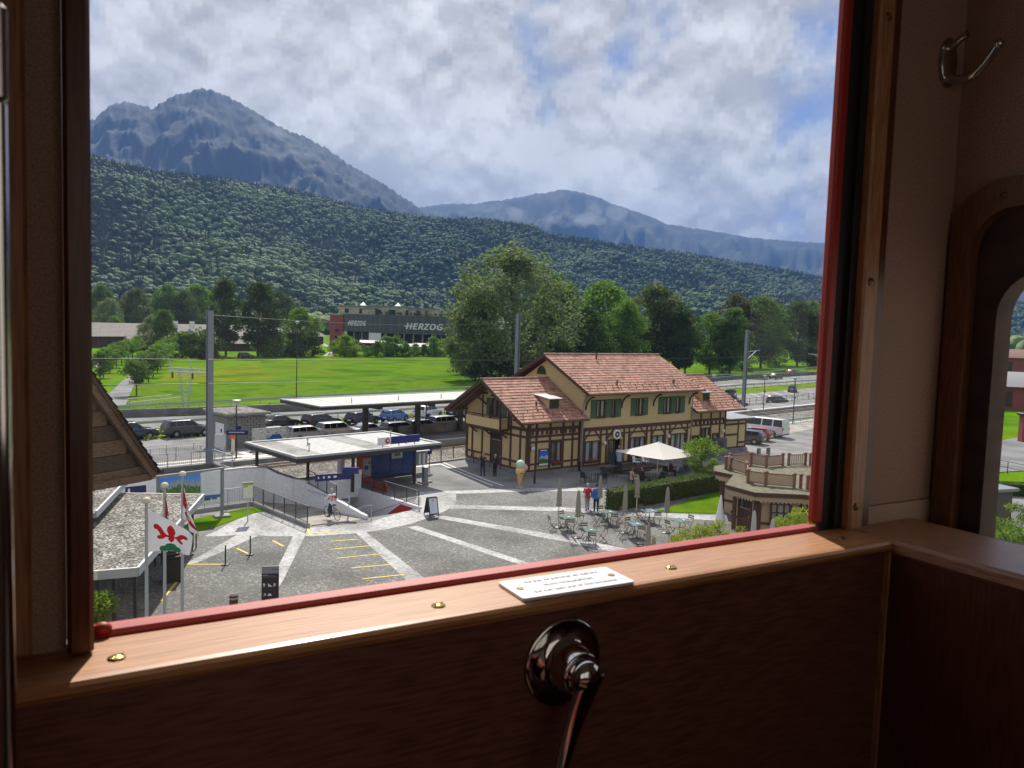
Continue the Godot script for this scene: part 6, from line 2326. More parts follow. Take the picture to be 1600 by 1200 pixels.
	for x in [-0.5,0.5]:
		b.box(Vector3(x,0.9,-0.2),Vector3(0.05,1.8,0.05))
	part("leg",b,M.steel,t)
	b = MB.new()
	b.cbox(Vector3(0.92,1.75,0.1),Vector3(0.45,0.7,0.04),0.01)
	b.box(Vector3(0.92,0.75,0.1),Vector3(0.05,1.5,0.04))
	part("plate",b,M.blue_sign,t)
	t = thing("litter_bin","tall steel litter bin on a concrete foot near the newspaper rack","bin",V(-6.29,-58.79),RAIL_TURN)
	b = MB.new()
	b.cbox(Vector3(0,0.62,0),Vector3(0.38,1.0,0.38),0.04)
	part("body",b,M.pole_grey,t)
	b = MB.new()
	b.cbox(Vector3(0,0.06,0),Vector3(1.0,0.12,0.6),0.02)
	part("foot",b,M.concrete,t)
	b = MB.new()
	b.cbox(Vector3(0,1.15,0),Vector3(0.42,0.06,0.42),0.02)
	part("lid",b,M.steel,t)
	t = thing("pillar_phone","pale pillar with an orange top on the far platform","pillar",V(-23.38,-66.39) + Vector3(0,0.45,0))
	b = MB.new()
	b.cyl(Vector3(0,0,0),Vector3(0,1.25,0),0.14,12)
	part("shaft",b,M.cream_paint,t)
	b = MB.new()
	b.cbox(Vector3(0,1.5,0),Vector3(0.42,0.55,0.34),0.04)
	part("head",b,M.orange,t)
	im = Image.create_empty(64,64,false,Image.FORMAT_RGB8)
	im.fill(Color(0.82,0.83,0.83))
	for i in 9:
		rect(im,0.1,0.12 + 0.09 * i,0.9,0.15 + 0.09 * i,Color(0.6,0.62,0.65))
	t = sign_board("timetable_board",im,0.95,1.05,V(-23.53,-63.87) + Vector3(0,1.85,0),RAIL_TURN,"pale timetable board on two legs beside the tall dark mast","board",M.galvanised)
	b = MB.new()
	for x in [-0.42,0.42]:
		b.box(Vector3(x,-1.2,0),Vector3(0.05,1.5,0.05))
	part("leg",b,M.galvanised,t)
	# big picture board with a sloping top at the lawn
	im = Image.create_empty(256,160,false,Image.FORMAT_RGB8)
	var nz := FastNoiseLite.new()
	nz.seed = 3
	nz.frequency = 0.035
	for y in 160:
		for x in 256:
			var v := nz.get_noise_2d(x,y) * 0.5 + 0.5
			var c := Color(0.28 + 0.25 * (y / 160.0),0.55 + 0.15 * (y / 160.0),0.86)
			var ridge := 52.0 + 26.0 * nz.get_noise_2d(x * 1.4,7.0) + absf(x - 128.0) * 0.12
			if y > ridge - 22.0 + 20.0 * nz.get_noise_2d(x * 3.0,90.0):
				c = Color(0.46,0.56,0.66).lerp(Color(0.66,0.72,0.74),v)
			if y > ridge + 14.0:
				c = Color(0.14,0.32,0.14).lerp(Color(0.50,0.60,0.30),v)
			im.set_pixel(x,y,c)
	var base := V(-17.05,-46.62)
	t = thing("picture_board","large landscape picture board on a grey frame between the lawn and the white wall","board",base,RAIL_TURN - 9.0)
	b = MB.new()
	b.tube([Vector3(0,0.1,0),Vector3(0,2.95,0)],0.10,10)
	b.box(Vector3(-3.55,1.4,0),Vector3(0.16,2.7,0.16))
	part("post",b,M.pole_grey,t)
	b = MB.new()
	b.cbox(Vector3(0,0.08,0),Vector3(0.9,0.14,0.7),0.02)
	part("foot",b,M.concrete,t)
	b = MB.new()
	b.bar(Vector3(0.1,2.95,0),Vector3(-3.7,2.72,0),0.14,0.12)
	part("top_rail",b,M.pole_grey,t)
	b = MB.new()
	b.quad(Vector3(-3.45,1.25,0.05),Vector3(-1.25,1.25,0.05),Vector3(-1.25,2.75,0.05),Vector3(-3.45,2.65,0.05))
	part("landscape_print",b,picture("landscape_print",im,0.4),t)
	b = MB.new()
	b.box(Vector3(-1.75,1.8,-0.02),Vector3(3.4,1.7,0.06))
	part("back_panel",b,M.white_paint,t)
	im = Image.create_empty(96,128,false,Image.FORMAT_RGB8)
	im.fill(Color(0.84,0.86,0.87))
	for i in 12:
		rect(im,0.15,0.1 + i * 0.05,0.5 + 0.08 * (i % 4),0.115 + i * 0.05,Color(0.66,0.68,0.72))
	rect(im,0.0,0.78,1.0,0.88,Color(0.2,0.4,0.66))
	rect(im,0.1,0.86,0.5,0.95,Color(0.25,0.3,0.36))
	rect(im,0.55,0.87,0.85,0.94,Color(0.36,0.4,0.44))
	b = MB.new()
	b.quad(Vector3(-1.2,1.0,0.05),Vector3(-0.12,1.0,0.05),Vector3(-0.12,2.85,0.05),Vector3(-1.2,2.78,0.05))
	part("text_print",b,picture("text_print",im,0.4),t)
	# small map sign on a post
	im = Image.create_empty(64,96,false,Image.FORMAT_RGB8)
	im.fill(Color(0.80,0.84,0.74))
	rect(im,0,0,1,0.16,Color(0.52,0.66,0.3))
	rect(im,0,0.16,0.5,0.3,Color(0.75,0.68,0.3))
	for i in 20:
		paint(im,oval(rng.randf(),0.35 + 0.6 * rng.randf(),0.08,0.05,8),Color(0.82,0.88,0.78).lerp(Color(0.70,0.80,0.86),rng.randf()))
	t = sign_board("map_sign",im,0.62,1.0,V(-15.23,-45.78) + Vector3(0,1.85,0),30.0,"small upright map sign on a thin post at the lawn","sign",M.galvanised)
	b = MB.new()
	b.box(Vector3(0,-1.1,-0.02),Vector3(0.06,1.5,0.05))
	part("post",b,M.galvanised,t)
	# blue platform signs
	im = Image.create_empty(160,32,false,Image.FORMAT_RGB8)
	im.fill(Color(0.08,0.12,0.34))
	for q in [[0.06,0.10],[0.2,0.26],[0.34,0.42],[0.5,0.6]]:
		rect(im,q[0],0.3,q[1],0.7,Color(0.85,0.86,0.9))
	t = sign_board("direction_sign",im,2.3,0.42,V(-9.9,-47.9) + Vector3(-0.9,2.32,-0.35),RAIL_TURN - 12.0,"long blue direction sign with white pictograms above the steps","sign",M.blue_sign)
	b = MB.new()
	b.tube([Vector3(1.05,-2.3,-0.06),Vector3(1.05,0.42,-0.06)],0.05,8)
	part("post",b,M.galvanised,t)
	b = MB.new()
	b.cbox(Vector3(1.1,0.32,0.0),Vector3(1.0,0.4,0.08),0.01,Basis(Vector3.UP,-0.5))
	part("side_panel",b,M.blue_sign,t)
	im = Image.create_empty(64,24,false,Image.FORMAT_RGB8)
	im.fill(Color(0.08,0.12,0.36))
	rect(im,0.14,0.25,0.26,0.9,Color(0.85,0.86,0.9))
	sign_board("platform_sign",im,1.3,0.55,R(-27.6,1.25,5.95),RAIL_TURN,"dark blue platform sign on the white wall above the gravel roof","sign",M.white_paint)
	im = Image.create_empty(64,12,false,Image.FORMAT_RGB8)
	im.fill(Color(0.07,0.09,0.26))
	rect(im,0.1,0.4,0.85,0.65,Color(0.75,0.77,0.82))
	sign_board("platform_sign",im,1.7,0.4,V(-22.31,-64.1) + Vector3(0.1,2.55,0.05),12.0,"narrow dark blue name sign on the lamp of the far platform","sign",M.blue_sign)
	# air conditioning box and bins by the annex
	t = thing("cooling_unit","dark grey cooling unit on a concrete step beside the annex","cooling unit",R(23.8,0,-2.6),HOUSE_TURN)
	b = MB.new()
	b.cbox(Vector3(0,0.2,0),Vector3(3.2,0.5,1.3),0.02)
	part("plinth",b,M.concrete_grey,t)
	b = MB.new()
	b.cbox(Vector3(-0.3,1.05,0),Vector3(1.7,1.2,0.9),0.03)
	part("case",b,M.facade_grey,t)
	for k in 9:
		b = MB.new()
		b.cbox(Vector3(-0.55,0.6 + k * 0.11,0.46),Vector3(1.05,0.07,0.03),0.008)
		part("louvre",b,M.anthracite,t)
	make_flags()
# the three flags on their poles
func flag_cloth(hx: float,hy: float,swing: Callable) -> Array:
	var rows := []
	for j in 15:
		var row := PackedVector3Array()
		for i in 19:
			row.append(swing.call(i / 18.0,j / 14.0) * Vector3(hx,hy,hx))
		rows.append(row)
	return rows
func make_flags() -> void:
	var im := Image.create_empty(256,256,false,Image.FORMAT_RGB8)
	im.fill(Color(0.88,0.88,0.90))
	var red := Color(0.70,0.04,0.07)
	# a red lily: three petals joined by a bar,over green hills
	paint(im,PackedVector2Array([Vector2(0.50,0.14),Vector2(0.57,0.24),Vector2(0.59,0.36),Vector2(0.55,0.50),Vector2(0.56,0.64),Vector2(0.50,0.73),Vector2(0.44,0.64),Vector2(0.45,0.50),Vector2(0.41,0.36),Vector2(0.43,0.24)]),red)
	for sd in [-1.0,1.0]:
		var p := PackedVector2Array()
		for q in [[0.06,0.52],[0.12,0.42],[0.16,0.32],[0.22,0.26],[0.29,0.28],[0.31,0.36],[0.28,0.41],[0.24,0.40],[0.20,0.46],[0.17,0.54],[0.22,0.56],[0.24,0.62],[0.20,0.66],[0.13,0.64],[0.09,0.58]]:
			p.append(Vector2(0.5 + sd * q[0] * 1.22,q[1]))
		paint(im,p,red)
	rect(im,0.34,0.50,0.66,0.57,red)
	for q in [[0.36,0.93,0.10],[0.5,0.86,0.12],[0.64,0.93,0.10]]:
		paint(im,oval(q[0],q[1],q[2],q[2] * 0.9,26),Color(0.05,0.42,0.26))
	rect(im,0.3,0.93,0.7,0.999,Color(0.05,0.42,0.26))
	var cloth := picture("flag_lily",im,0.85)
	cloth.backlight_enabled = true
	cloth.backlight = grey(0.5)
	var im2 := Image.create_empty(128,128,false,Image.FORMAT_RGB8)
	im2.fill(Color(0.62,0.03,0.05))
	rect(im2,0.40,0.2,0.60,0.8,Color(0.88,0.88,0.88))
	rect(im2,0.2,0.40,0.8,0.60,Color(0.88,0.88,0.88))
	var cross := picture("flag_cross",im2,0.85)
	cross.backlight_enabled = true
	cross.backlight = grey(0.4)
	var im3 := Image.create_empty(128,128,false,Image.FORMAT_RGB8)
	im3.fill(Color(0.66,0.03,0.06))
	paint(im3,PackedVector2Array([Vector2(0.1,0.0),Vector2(0.45,0.0),Vector2(1.0,0.55),Vector2(1.0,0.9)]),Color(0.88,0.88,0.88))
	paint(im3,PackedVector2Array([Vector2(0.0,0.62),Vector2(0.5,0.7),Vector2(1.0,1.0),Vector2(0.0,1.0)]),Color(0.88,0.88,0.88))
	for q in [[0.3,0.22],[0.5,0.42],[0.68,0.62],[0.2,0.8]]:
		paint(im3,oval(q[0],q[1],0.09,0.07),red)
		paint(im3,oval(q[0] + 0.02,q[1],0.045,0.035),Color(0.86,0.86,0.86))
	var third := picture("flag_bear",im3,0.85)
	third.backlight_enabled = true
	third.backlight = grey(0.4)
	var defs := [
		[V(-10.92,-23.61,6.3),6.3,"white flag with a red lily over green hills on the nearest flagpole",cloth,0],
		[V(-11.34,-25.82,6.3),6.3,"red flag hanging furled on the middle flagpole",cross,1],
		[V(-11.57,-27.79,6.3),6.3,"red and white flag hanging down on the farthest flagpole",third,2],
	]
	for q in defs:
		var at: Vector3 = q[0]
		at.y = 0
		var t := thing("flagpole",["steel flagpole carrying the white lily flag","steel flagpole with the furled red flag","steel flagpole with the red and white flag"][q[4]],"flagpole",at)
		var h: float = q[1]
		var b := MB.new()
		b.tube([Vector3.ZERO,Vector3(0,h,0)],[0.062,0.045],10)
		part("pole",b,M.galvanised,t)
		b = MB.new()
		b.ball(Vector3(0,h + 0.06,0),Vector3(0.12,0.10,0.12),14,8)
		part("finial",b,M.cream_paint,t)
		var rows := []
		if q[4] == 0:
			for j in 15:
				var v := j / 14.0
				var row := PackedVector3Array()
				for i in 23:
					var u := i / 22.0
					var x := 0.06 + u * 1.36 - 0.06 * u * v
					var y := -0.22 - 1.30 * v - u * (0.72 - 0.74 * v) + 0.04 * sin(u * 5.0)
					var z := 0.09 * sin(u * 6.5 + v * 1.2) * (0.3 + u) + 0.05 * sin(u * 13.0 - v * 4.0) * u
					row.append(Vector3(x,h + y,z))
				rows.append(row)
		else:
			var len := 2.1 if q[4] == 1 else 2.0
			var wide := 0.36 if q[4] == 1 else 0.44
			for j in 15:
				var v := j / 14.0
				var row := PackedVector3Array()
				for i in 19:
					var u := i / 18.0
					var x := 0.05 + wide * u * (0.10 + 1.0 * v) + 0.05 * sin(u * 9.0) * v
					var y := -0.25 - len * (v * 0.62 + 0.38 * u)
					var z := 0.13 * sin(u * 11.0 + v) * (0.35 + 0.65 * v)
					row.append(Vector3(x,h + y,z))
				rows.append(row)
		b = MB.new()
		b.surf(rows,false,true)
		single("flag",b,q[3],q[2],"flag",at)
# ---------------------------------------------------------------- vehicles
func car_mesh(kind: String,col: Color,called: String) -> Node3D:
	# x forward,z to the right,y up; lengths in metres
	var S := {
		"sedan": [4.6,0.90,1.44,[[-2.3,0.62,0.0],[-2.2,0.95,0.0],[-1.55,1.0,0.0],[-0.95,0.98,1.0],[0.15,0.95,1.0],[1.0,0.92,0.0],[1.9,0.80,0.0],[2.3,0.55,0.0]]],
		"estate": [4.7,0.91,1.5,[[-2.35,0.62,0.0],[-2.28,1.0,0.0],[-1.95,1.0,0.96],[-0.9,0.98,1.0],[0.2,0.95,1.0],[1.05,0.93,0.0],[1.95,0.80,0.0],[2.35,0.55,0.0]]],
		"suv": [4.65,0.94,1.68,[[-2.32,0.70,0.0],[-2.25,1.10,0.0],[-1.9,1.10,0.95],[-0.9,1.08,1.0],[0.25,1.05,1.0],[1.05,1.04,0.0],[1.95,0.93,0.0],[2.32,0.62,0.0]]],
		"hatch": [4.0,0.87,1.48,[[-2.0,0.62,0.0],[-1.93,1.0,0.0],[-1.5,1.0,0.97],[-0.7,0.98,1.0],[0.3,0.95,1.0],[1.1,0.92,0.0],[1.7,0.80,0.0],[2.0,0.55,0.0]]],
		"van": [4.9,0.95,1.95,[[-2.45,0.7,0.0],[-2.40,1.1,0.6],[-2.3,1.12,0.98],[-1.0,1.10,1.0],[1.0,1.08,0.97],[1.85,1.06,0.0],[2.25,0.92,0.0],[2.45,0.6,0.0]]],
	}
	var d: Array = S[kind]
	var w: float = d[1]
	var roof: float = d[2]
	var st: Array = d[3]
	var t := Node3D.new()
	t.name = called
	var paintm := StandardMaterial3D.new()
	paintm.resource_name = called + "_paint"
	paintm.albedo_color = col
	paintm.roughness = 0.28
	paintm.metallic = 0.25
	paintm.clearcoat_enabled = true
	paintm.clearcoat = 1.0
	paintm.clearcoat_roughness = 0.05
	var b := MB.new()
	var rows := []
	var n := st.size()
	# finer stations by smooth interpolation
	var fine := []
	for i in n - 1:
		for k in 4:
			var f := k / 4.0
			fine.append([lerpf(st[i][0],st[i + 1][0],f),lerpf(st[i][1],st[i + 1][1],f),lerpf(st[i][2],st[i + 1][2],f)])
	fine.append(st[n - 1])
	for s in fine:
		var x: float = s[0]
		var e: float = pow(absf(x) / (d[0] * 0.5),6.0)
		var ww: float = w * (1.0 - 0.14 * e)
		var belt: float = s[1]
		var top: float = lerpf(belt + 0.02,roof,s[2])
		var cw: float = lerpf(ww * 0.90,w * 0.70,s[2])
		var low := 0.22 + 0.12 * e
		var half := [Vector2(0,low),Vector2(ww * 0.86,low),Vector2(ww * 0.97,low + 0.1),Vector2(ww,lerpf(low,belt,0.55)),Vector2(ww * 0.98,belt - 0.06),Vector2(ww * 0.94,belt),Vector2(lerpf(ww * 0.92,cw,0.92),lerpf(belt,top,0.88)),Vector2(cw * 0.92,top - 0.015),Vector2(cw * 0.5,top + 0.015 * s[2]),Vector2(0,top + 0.02 * s[2])]
		var row := PackedVector3Array()
		for p in half:
			row.append(Vector3(x,p.y,p.x))
		for k in range(half.size() - 2,0,-1):
			row.append(Vector3(x,half[k].y,-half[k].x))
		rows.append(row)
	b.surf(rows,true,true)
	b.cap(rows[0],true)
	b.cap(rows[-1],false)
	part("body",b,paintm,t)
	# glass: proud by a little,following the cabin
	var cab := st.filter(func(q): return q[2] > 0.9)
	var x_r: float = cab[0][0]
	var x_f: float = cab[-1][0]
	var ir := st.find(cab[0])
	var jf := st.find(cab[-1])
	var before: Array = st[ir - 1]
	var after: Array = st[jf + 1]
	var belt: float = cab[0][1]
	var yw := belt + 0.06
	var yt := roof - 0.09
	var side := func(z: float,y: float) -> float:
		return lerpf(w * 0.94,w * 0.70,clampf((y - belt) / (roof - belt),0,1)) * z + 0.012 * z
	for z in [-1.0,1.0]:
		var cuts := [x_r - (0.1 if kind == "sedan" else -0.02),lerpf(x_r,x_f,0.36),lerpf(x_r,x_f,0.42),x_f + 0.05]
		if kind in ["estate","suv","van"]:
			cuts = [x_r + 0.05,lerpf(x_r,x_f,0.26),lerpf(x_r,x_f,0.30),lerpf(x_r,x_f,0.60),lerpf(x_r,x_f,0.64),x_f + 0.05]
		for k in range(0,cuts.size(),2):
			var g := MB.new()
			var x0: float = cuts[k]
			var x1: float = cuts[k + 1]
			var lean0 := -0.35 if (k == 0 and kind == "sedan") else (-0.12 if k == 0 else 0.0)
			var lean1: float = (after[0] - x_f) * 0.62 if k == cuts.size() - 2 else 0.0
			var p0 := Vector3(x0 + lean0,yw,side.call(z,yw))
			var p1 := Vector3(x1 + lean1,yw,side.call(z,yw))
			var p2 := Vector3(x1,yt,side.call(z,yt))
			var p3 := Vector3(x0,yt,side.call(z,yt))
			if z > 0:
				g.quad(p0,p1,p2,p3)
			else:
				g.quad(p1,p0,p3,p2)
			part("side_window",g,M.dark_glass,t)
	for q in [[x_f,after[0],after[1],"windscreen"],[x_r,before[0],before[1],"rear_window"]]:
		var g := MB.new()
		var y0: float = q[2] + 0.06
		var fx := 0.06
		var xa: float = lerpf(q[1],q[0],(y0 - q[2]) / (roof - q[2])) + (0.02 if q[0] == x_f else -0.02)
		var xb: float = lerpf(q[0],q[1],fx) + (0.02 if q[0] == x_f else -0.02)
		var za := w * 0.80
		var zb := w * 0.64
		var c := [Vector3(xa,y0 + 0.015,-za),Vector3(xa,y0 + 0.015,za),Vector3(xb,roof - 0.06,zb),Vector3(xb,roof - 0.06,-zb)]
		if q[0] == x_f:
			g.quad(c[1],c[0],c[3],c[2])
		else:
			g.quad(c[0],c[1],c[2],c[3])
		part(q[3],g,M.dark_glass,t)
	# wheels
	var wb: float = d[0] * 0.29
	for x in [-wb,wb + 0.06]:
		for z in [-1.0,1.0]:
			var r := 0.34 if kind in ["suv","van"] else 0.31
			var tb := MB.new()
			var ax := Basis(Vector3.RIGHT,PI / 2 * z)
			tb.lathe([[r * 0.6,-0.1],[r,-0.1],[r + 0.005,-0.03],[r,0.10],[r * 0.72,0.11]],18,Vector3(x,r,(w - 0.09) * z),ax)
			var wh := part("wheel",tb,M.rubber,t)
			var rb := MB.new()
			rb.lathe([[r * 0.74,0.10],[r * 0.66,0.085],[r * 0.2,0.095],[0.0,0.105]],14,Vector3(x,r,(w - 0.09) * z),ax)
			part("rim",rb,M.steel,wh)
			var ab := MB.new()
			ab.lathe([[r + 0.07,0.092],[r * 0.5,0.094]],18,Vector3(x,r + 0.02,(w - 0.088) * z),ax)
			part("wheel_arch",ab,M.black,t)
	for z in [-1.0,1.0]:
		var hb := MB.new()
		hb.cbox(Vector3(d[0] * 0.5 - 0.13,0.66 if kind != "suv" else 0.78,w * 0.66 * z),Vector3(0.26,0.14,0.36),0.04)
		part("headlight",hb,M.steel,t)
		var lb := MB.new()
		lb.cbox(Vector3(-d[0] * 0.5 + 0.09,0.84 if kind != "suv" else 0.98,w * 0.72 * z),Vector3(0.16,0.16 if kind != "van" else 0.5,0.3),0.04)
		part("tail_light",lb,M.red_paint,t)
		var mb := MB.new()
		mb.cbox(Vector3(x_f + 0.35,belt + 0.12,(w + 0.06) * z),Vector3(0.12,0.14,0.2),0.03)
		part("mirror",mb,paintm,t)
	var pb := MB.new()
	pb.box(Vector3(-d[0] * 0.5 - 0.005,0.62,0),Vector3(0.03,0.11,0.5))
	part("number_plate",pb,M.white_paint,t)
	var bb := MB.new()
	bb.cbox(Vector3(-d[0] * 0.5 + 0.06,0.38,0),Vector3(0.16,0.16,w * 1.7),0.04)
	bb.cbox(Vector3(d[0] * 0.5 - 0.08,0.36,0),Vector3(0.2,0.16,w * 1.6),0.04)
	part("bumper",bb,M.black,t)
	return t
func place_car(kind: String,col: Color,at: Vector3,turn: float,label: String,group := "cars parked in the station car park") -> Node3D:
	var key := "proto_" + kind
	var t: Node3D
	if not M.has(key):
		t = car_mesh(kind,col,kind)
		M[key] = t
	else:
		t = M[key].duplicate()
		var pm: StandardMaterial3D = t.get_node("body").material_override.duplicate()
		pm.albedo_color = col
		for c in t.get_children():
			if String(c.name).begins_with("body") or String(c.name).begins_with("mirror"):
				c.material_override = pm
	t.name = numbered({"sedan": "parked_saloon","estate": "parked_estate_car","suv": "parked_offroad_car","hatch": "parked_hatchback","van": "passenger_van"}[kind])
	t.position = at
	t.rotation_degrees.y = turn
	tag(t,label,"van" if kind == "van" else "car",group)
	add_child(t)
	return t
func make_cars() -> void:
	var blk := lin(0.012,0.013,0.016)
	var gry := lin(0.055,0.06,0.068)
	var sil := lin(0.50,0.52,0.54)
	var wht := lin(0.72,0.73,0.74)
	var f := RAIL_TURN
	var road := 38.5
	# front row: parked along the road side,tails to the camera
	place_car("suv",gry,V(-32.03,-77.97),f,"dark grey off-road car parked side-on left of the tall dark mast")
	place_car("suv",lin(0.03,0.045,0.075),V(-36.06,-74.85),f,"dark blue car half hidden by the chalet eaves at the left")
	place_car("sedan",blk,V(-25.22,-86.07),f + 10,"black saloon, leftmost of the cars parked along the green verge")
	place_car("estate",blk,V(-21.19,-88.19),f + 12,"black estate car second in the row along the green verge")
	place_car("estate",lin(0.02,0.022,0.03),V(-17.2,-91.5),f + 18,"black estate car third in the row along the green verge")
	place_car("hatch",lin(0.03,0.15,0.42),V(-14,-94.8),f + 20,"bright blue hatchback in the row along the green verge")
	place_car("suv",wht,V(-10.4,-99.1),f + 22,"white car parked right of the bright blue hatchback")
	place_car("hatch",blk,V(-6.8,-102.2),f + 22,"black car last in the row, beside the canopy's right post")
	# near row behind the platform fence,seen over it
	place_car("hatch",wht,V(-22.49,-76.17),f - 2,"white hatchback at the left end of the row behind the platform fence")
	place_car("estate",lin(0.62,0.63,0.65),V(-19.89,-77.61),f - 2,"pale silver estate second in the row behind the platform fence")
	place_car("suv",wht,V(-17.5,-79.93),f - 2,"white off-road car behind the first canopy post")
	place_car("sedan",lin(0.4,0.42,0.45),V(-14.6,-81.53),f - 2,"grey saloon behind the shelter roof in the fenced row")
	place_car("estate",lin(0.10,0.11,0.12),V(-11.52,-83.2),f - 2,"dark estate behind the second canopy post")
	place_car("estate",lin(0.16,0.17,0.19),V(-9.37,-85.71),f - 2,"dark silver estate behind the slim platform lamp")
	place_car("suv",sil,V(-7.22,-88.35),f - 2,"silver car nearest the station gable in the fenced row")
	# right of the house
	var bus := place_car("van",wht,V(29.6,-92.8),137,"white passenger van parked on the pale strip by the near platform")
	place_car("hatch",lin(0.36,0.02,0.025),V(27.4,-88.63),142,"red hatchback parked left of the white van")
	place_car("hatch",lin(0.02,0.03,0.06),V(25.72,-85.84),144,"dark blue car half hidden by the annex beside the red hatchback")
	bus.scale = Vector3(1.2,1.12,1.12)
	place_car("estate",lin(0.035,0.04,0.05),V(45,-133.9),f - 2,"dark grey car driving through the car park right of the pale mast")
	place_car("hatch",lin(0.05,0.052,0.058),V(58.1,-164),f + 25,"grey car parked alone at the green verge near the right window post")
	place_car("suv",lin(0.05,0.052,0.06),V(39.8,-143.9),f + 25,"dark car with a pale roof parked at the verge behind the right wing")
	place_car("sedan",lin(0.02,0.024,0.03),V(35.6,-124.8),f,"black saloon parked behind the pale mast")
	place_car("sedan",lin(0.06,0.075,0.09),V(69.7,-209.6),road + 4,"dark saloon driving on the main road at the right","cars on the main road")
	place_car("sedan",lin(0.33,0.025,0.03),V(83,-235.6),road + 4,"red car driving on the main road at the right","cars on the main road")
	place_car("suv",lin(0.03,0.03,0.032),V(-76.1,-226.5),5,"dark car parked under the tall trees beyond the field","cars beyond the field")
	place_car("hatch",lin(0.1,0.11,0.13),V(-59.8,-295.7),5,"dark car parked at the hedge of the garden sheds","cars beyond the field")
# ---------------------------------------------------------------- tables,chairs,parasols
func bistro_chair(called: String) -> Node3D:
	var t := Node3D.new()
	t.name = called
	var slat := mat("chair_slat",lin(0.15,0.12,0.095),0.7)
	for k in 5:
		var b := MB.new()
		b.cbox(Vector3(0,0.45,-0.17 + k * 0.085),Vector3(0.38,0.016,0.055),0.006)
		part("seat_slat",b,slat,t)
	for k in 2:
		var b := MB.new()
		b.cbox(Vector3(0,0.72 + k * 0.12,-0.24 - k * 0.02),Vector3(0.40,0.085,0.018),0.006)
		part("back_slat",b,slat,t)
	for x in [-0.2,0.2]:
		var b := MB.new()
		b.tube([Vector3(x,0.92,-0.28),Vector3(x,0.5,-0.2),Vector3(x,0.24,0.02),Vector3(x,0.0,0.22)],0.014,5)
		part("leg",b,M.anthracite,t)
		b = MB.new()
		b.tube([Vector3(x * 0.9,0.44,0.19),Vector3(x * 0.9,0.24,0.02),Vector3(x * 0.9,0.0,-0.24)],0.014,5)
		part("leg",b,M.anthracite,t)
	return t
func bistro_table(called: String,m: Material) -> Node3D:
	var t := Node3D.new()
	t.name = called
	var b := MB.new()
	b.cbox(Vector3(0,0.735,0),Vector3(0.85,0.03,0.85),0.008)
	part("table_top",b,m,t)
	b = MB.new()
	b.cyl(Vector3(0,0.15,0),Vector3(0,0.72,0),0.025,8)
	part("column",b,M.anthracite,t)
	for k in 4:
		b = MB.new()
		var d := Vector3(cos(k * PI / 2 + PI / 4),0,sin(k * PI / 2 + PI / 4))
		b.tube([Vector3(0,0.3,0),d * 0.16 + Vector3(0,0.34,0),d * 0.3 + Vector3(0,0.2,0),d * 0.36 + Vector3(0,0.0,0)],0.018,5)
		part("foot",b,M.anthracite,t)
	return t
func closed_parasol(called: String,h: float,canvas: Material) -> Node3D:
	var t := Node3D.new()
	t.name = called
	var b := MB.new()
	b.cyl(Vector3(0,0.05,0),Vector3(0,h - 0.05,0),0.026,8)
	part("pole",b,M.cream_paint,t)
	b = MB.new()
	var rows := []
	for q in [[0.0,0.05],[0.035,0.0],[0.07,-0.1],[0.105,-0.5],[0.125,-1.0],[0.14,-1.35],[0.10,-1.42],[0.155,-1.52],[0.13,-1.64],[0.03,-1.66]]:
		var row := PackedVector3Array()
		for k in 24:
			var a := -TAU * k / 24
			var r: float = q[0] * (1.0 + (0.16 if k % 3 == 0 else -0.08) * (1.0 if q[1] < -0.05 else 0.0))
			row.append(Vector3(cos(a) * r,h + q[1] - 0.05,sin(a) * r))
		rows.append(row)
	b.surf(rows,true,true)
	part("folded_canvas",b,canvas,t)
	b = MB.new()
	b.lathe([[0.0,0.09],[0.06,0.09],[0.26,0.05],[0.28,0.0]],16)
	part("foot",b,M.anthracite,t)
	return t
func add(o: Node3D,stem: String,at: Vector3,turn: float,label: String,category: String,group := "") -> Node3D:
	o.name = numbered(stem)
	o.position = at
	o.rotation_degrees.y = turn
	tag(o,label,category,group)
	add_child(o)
	return o
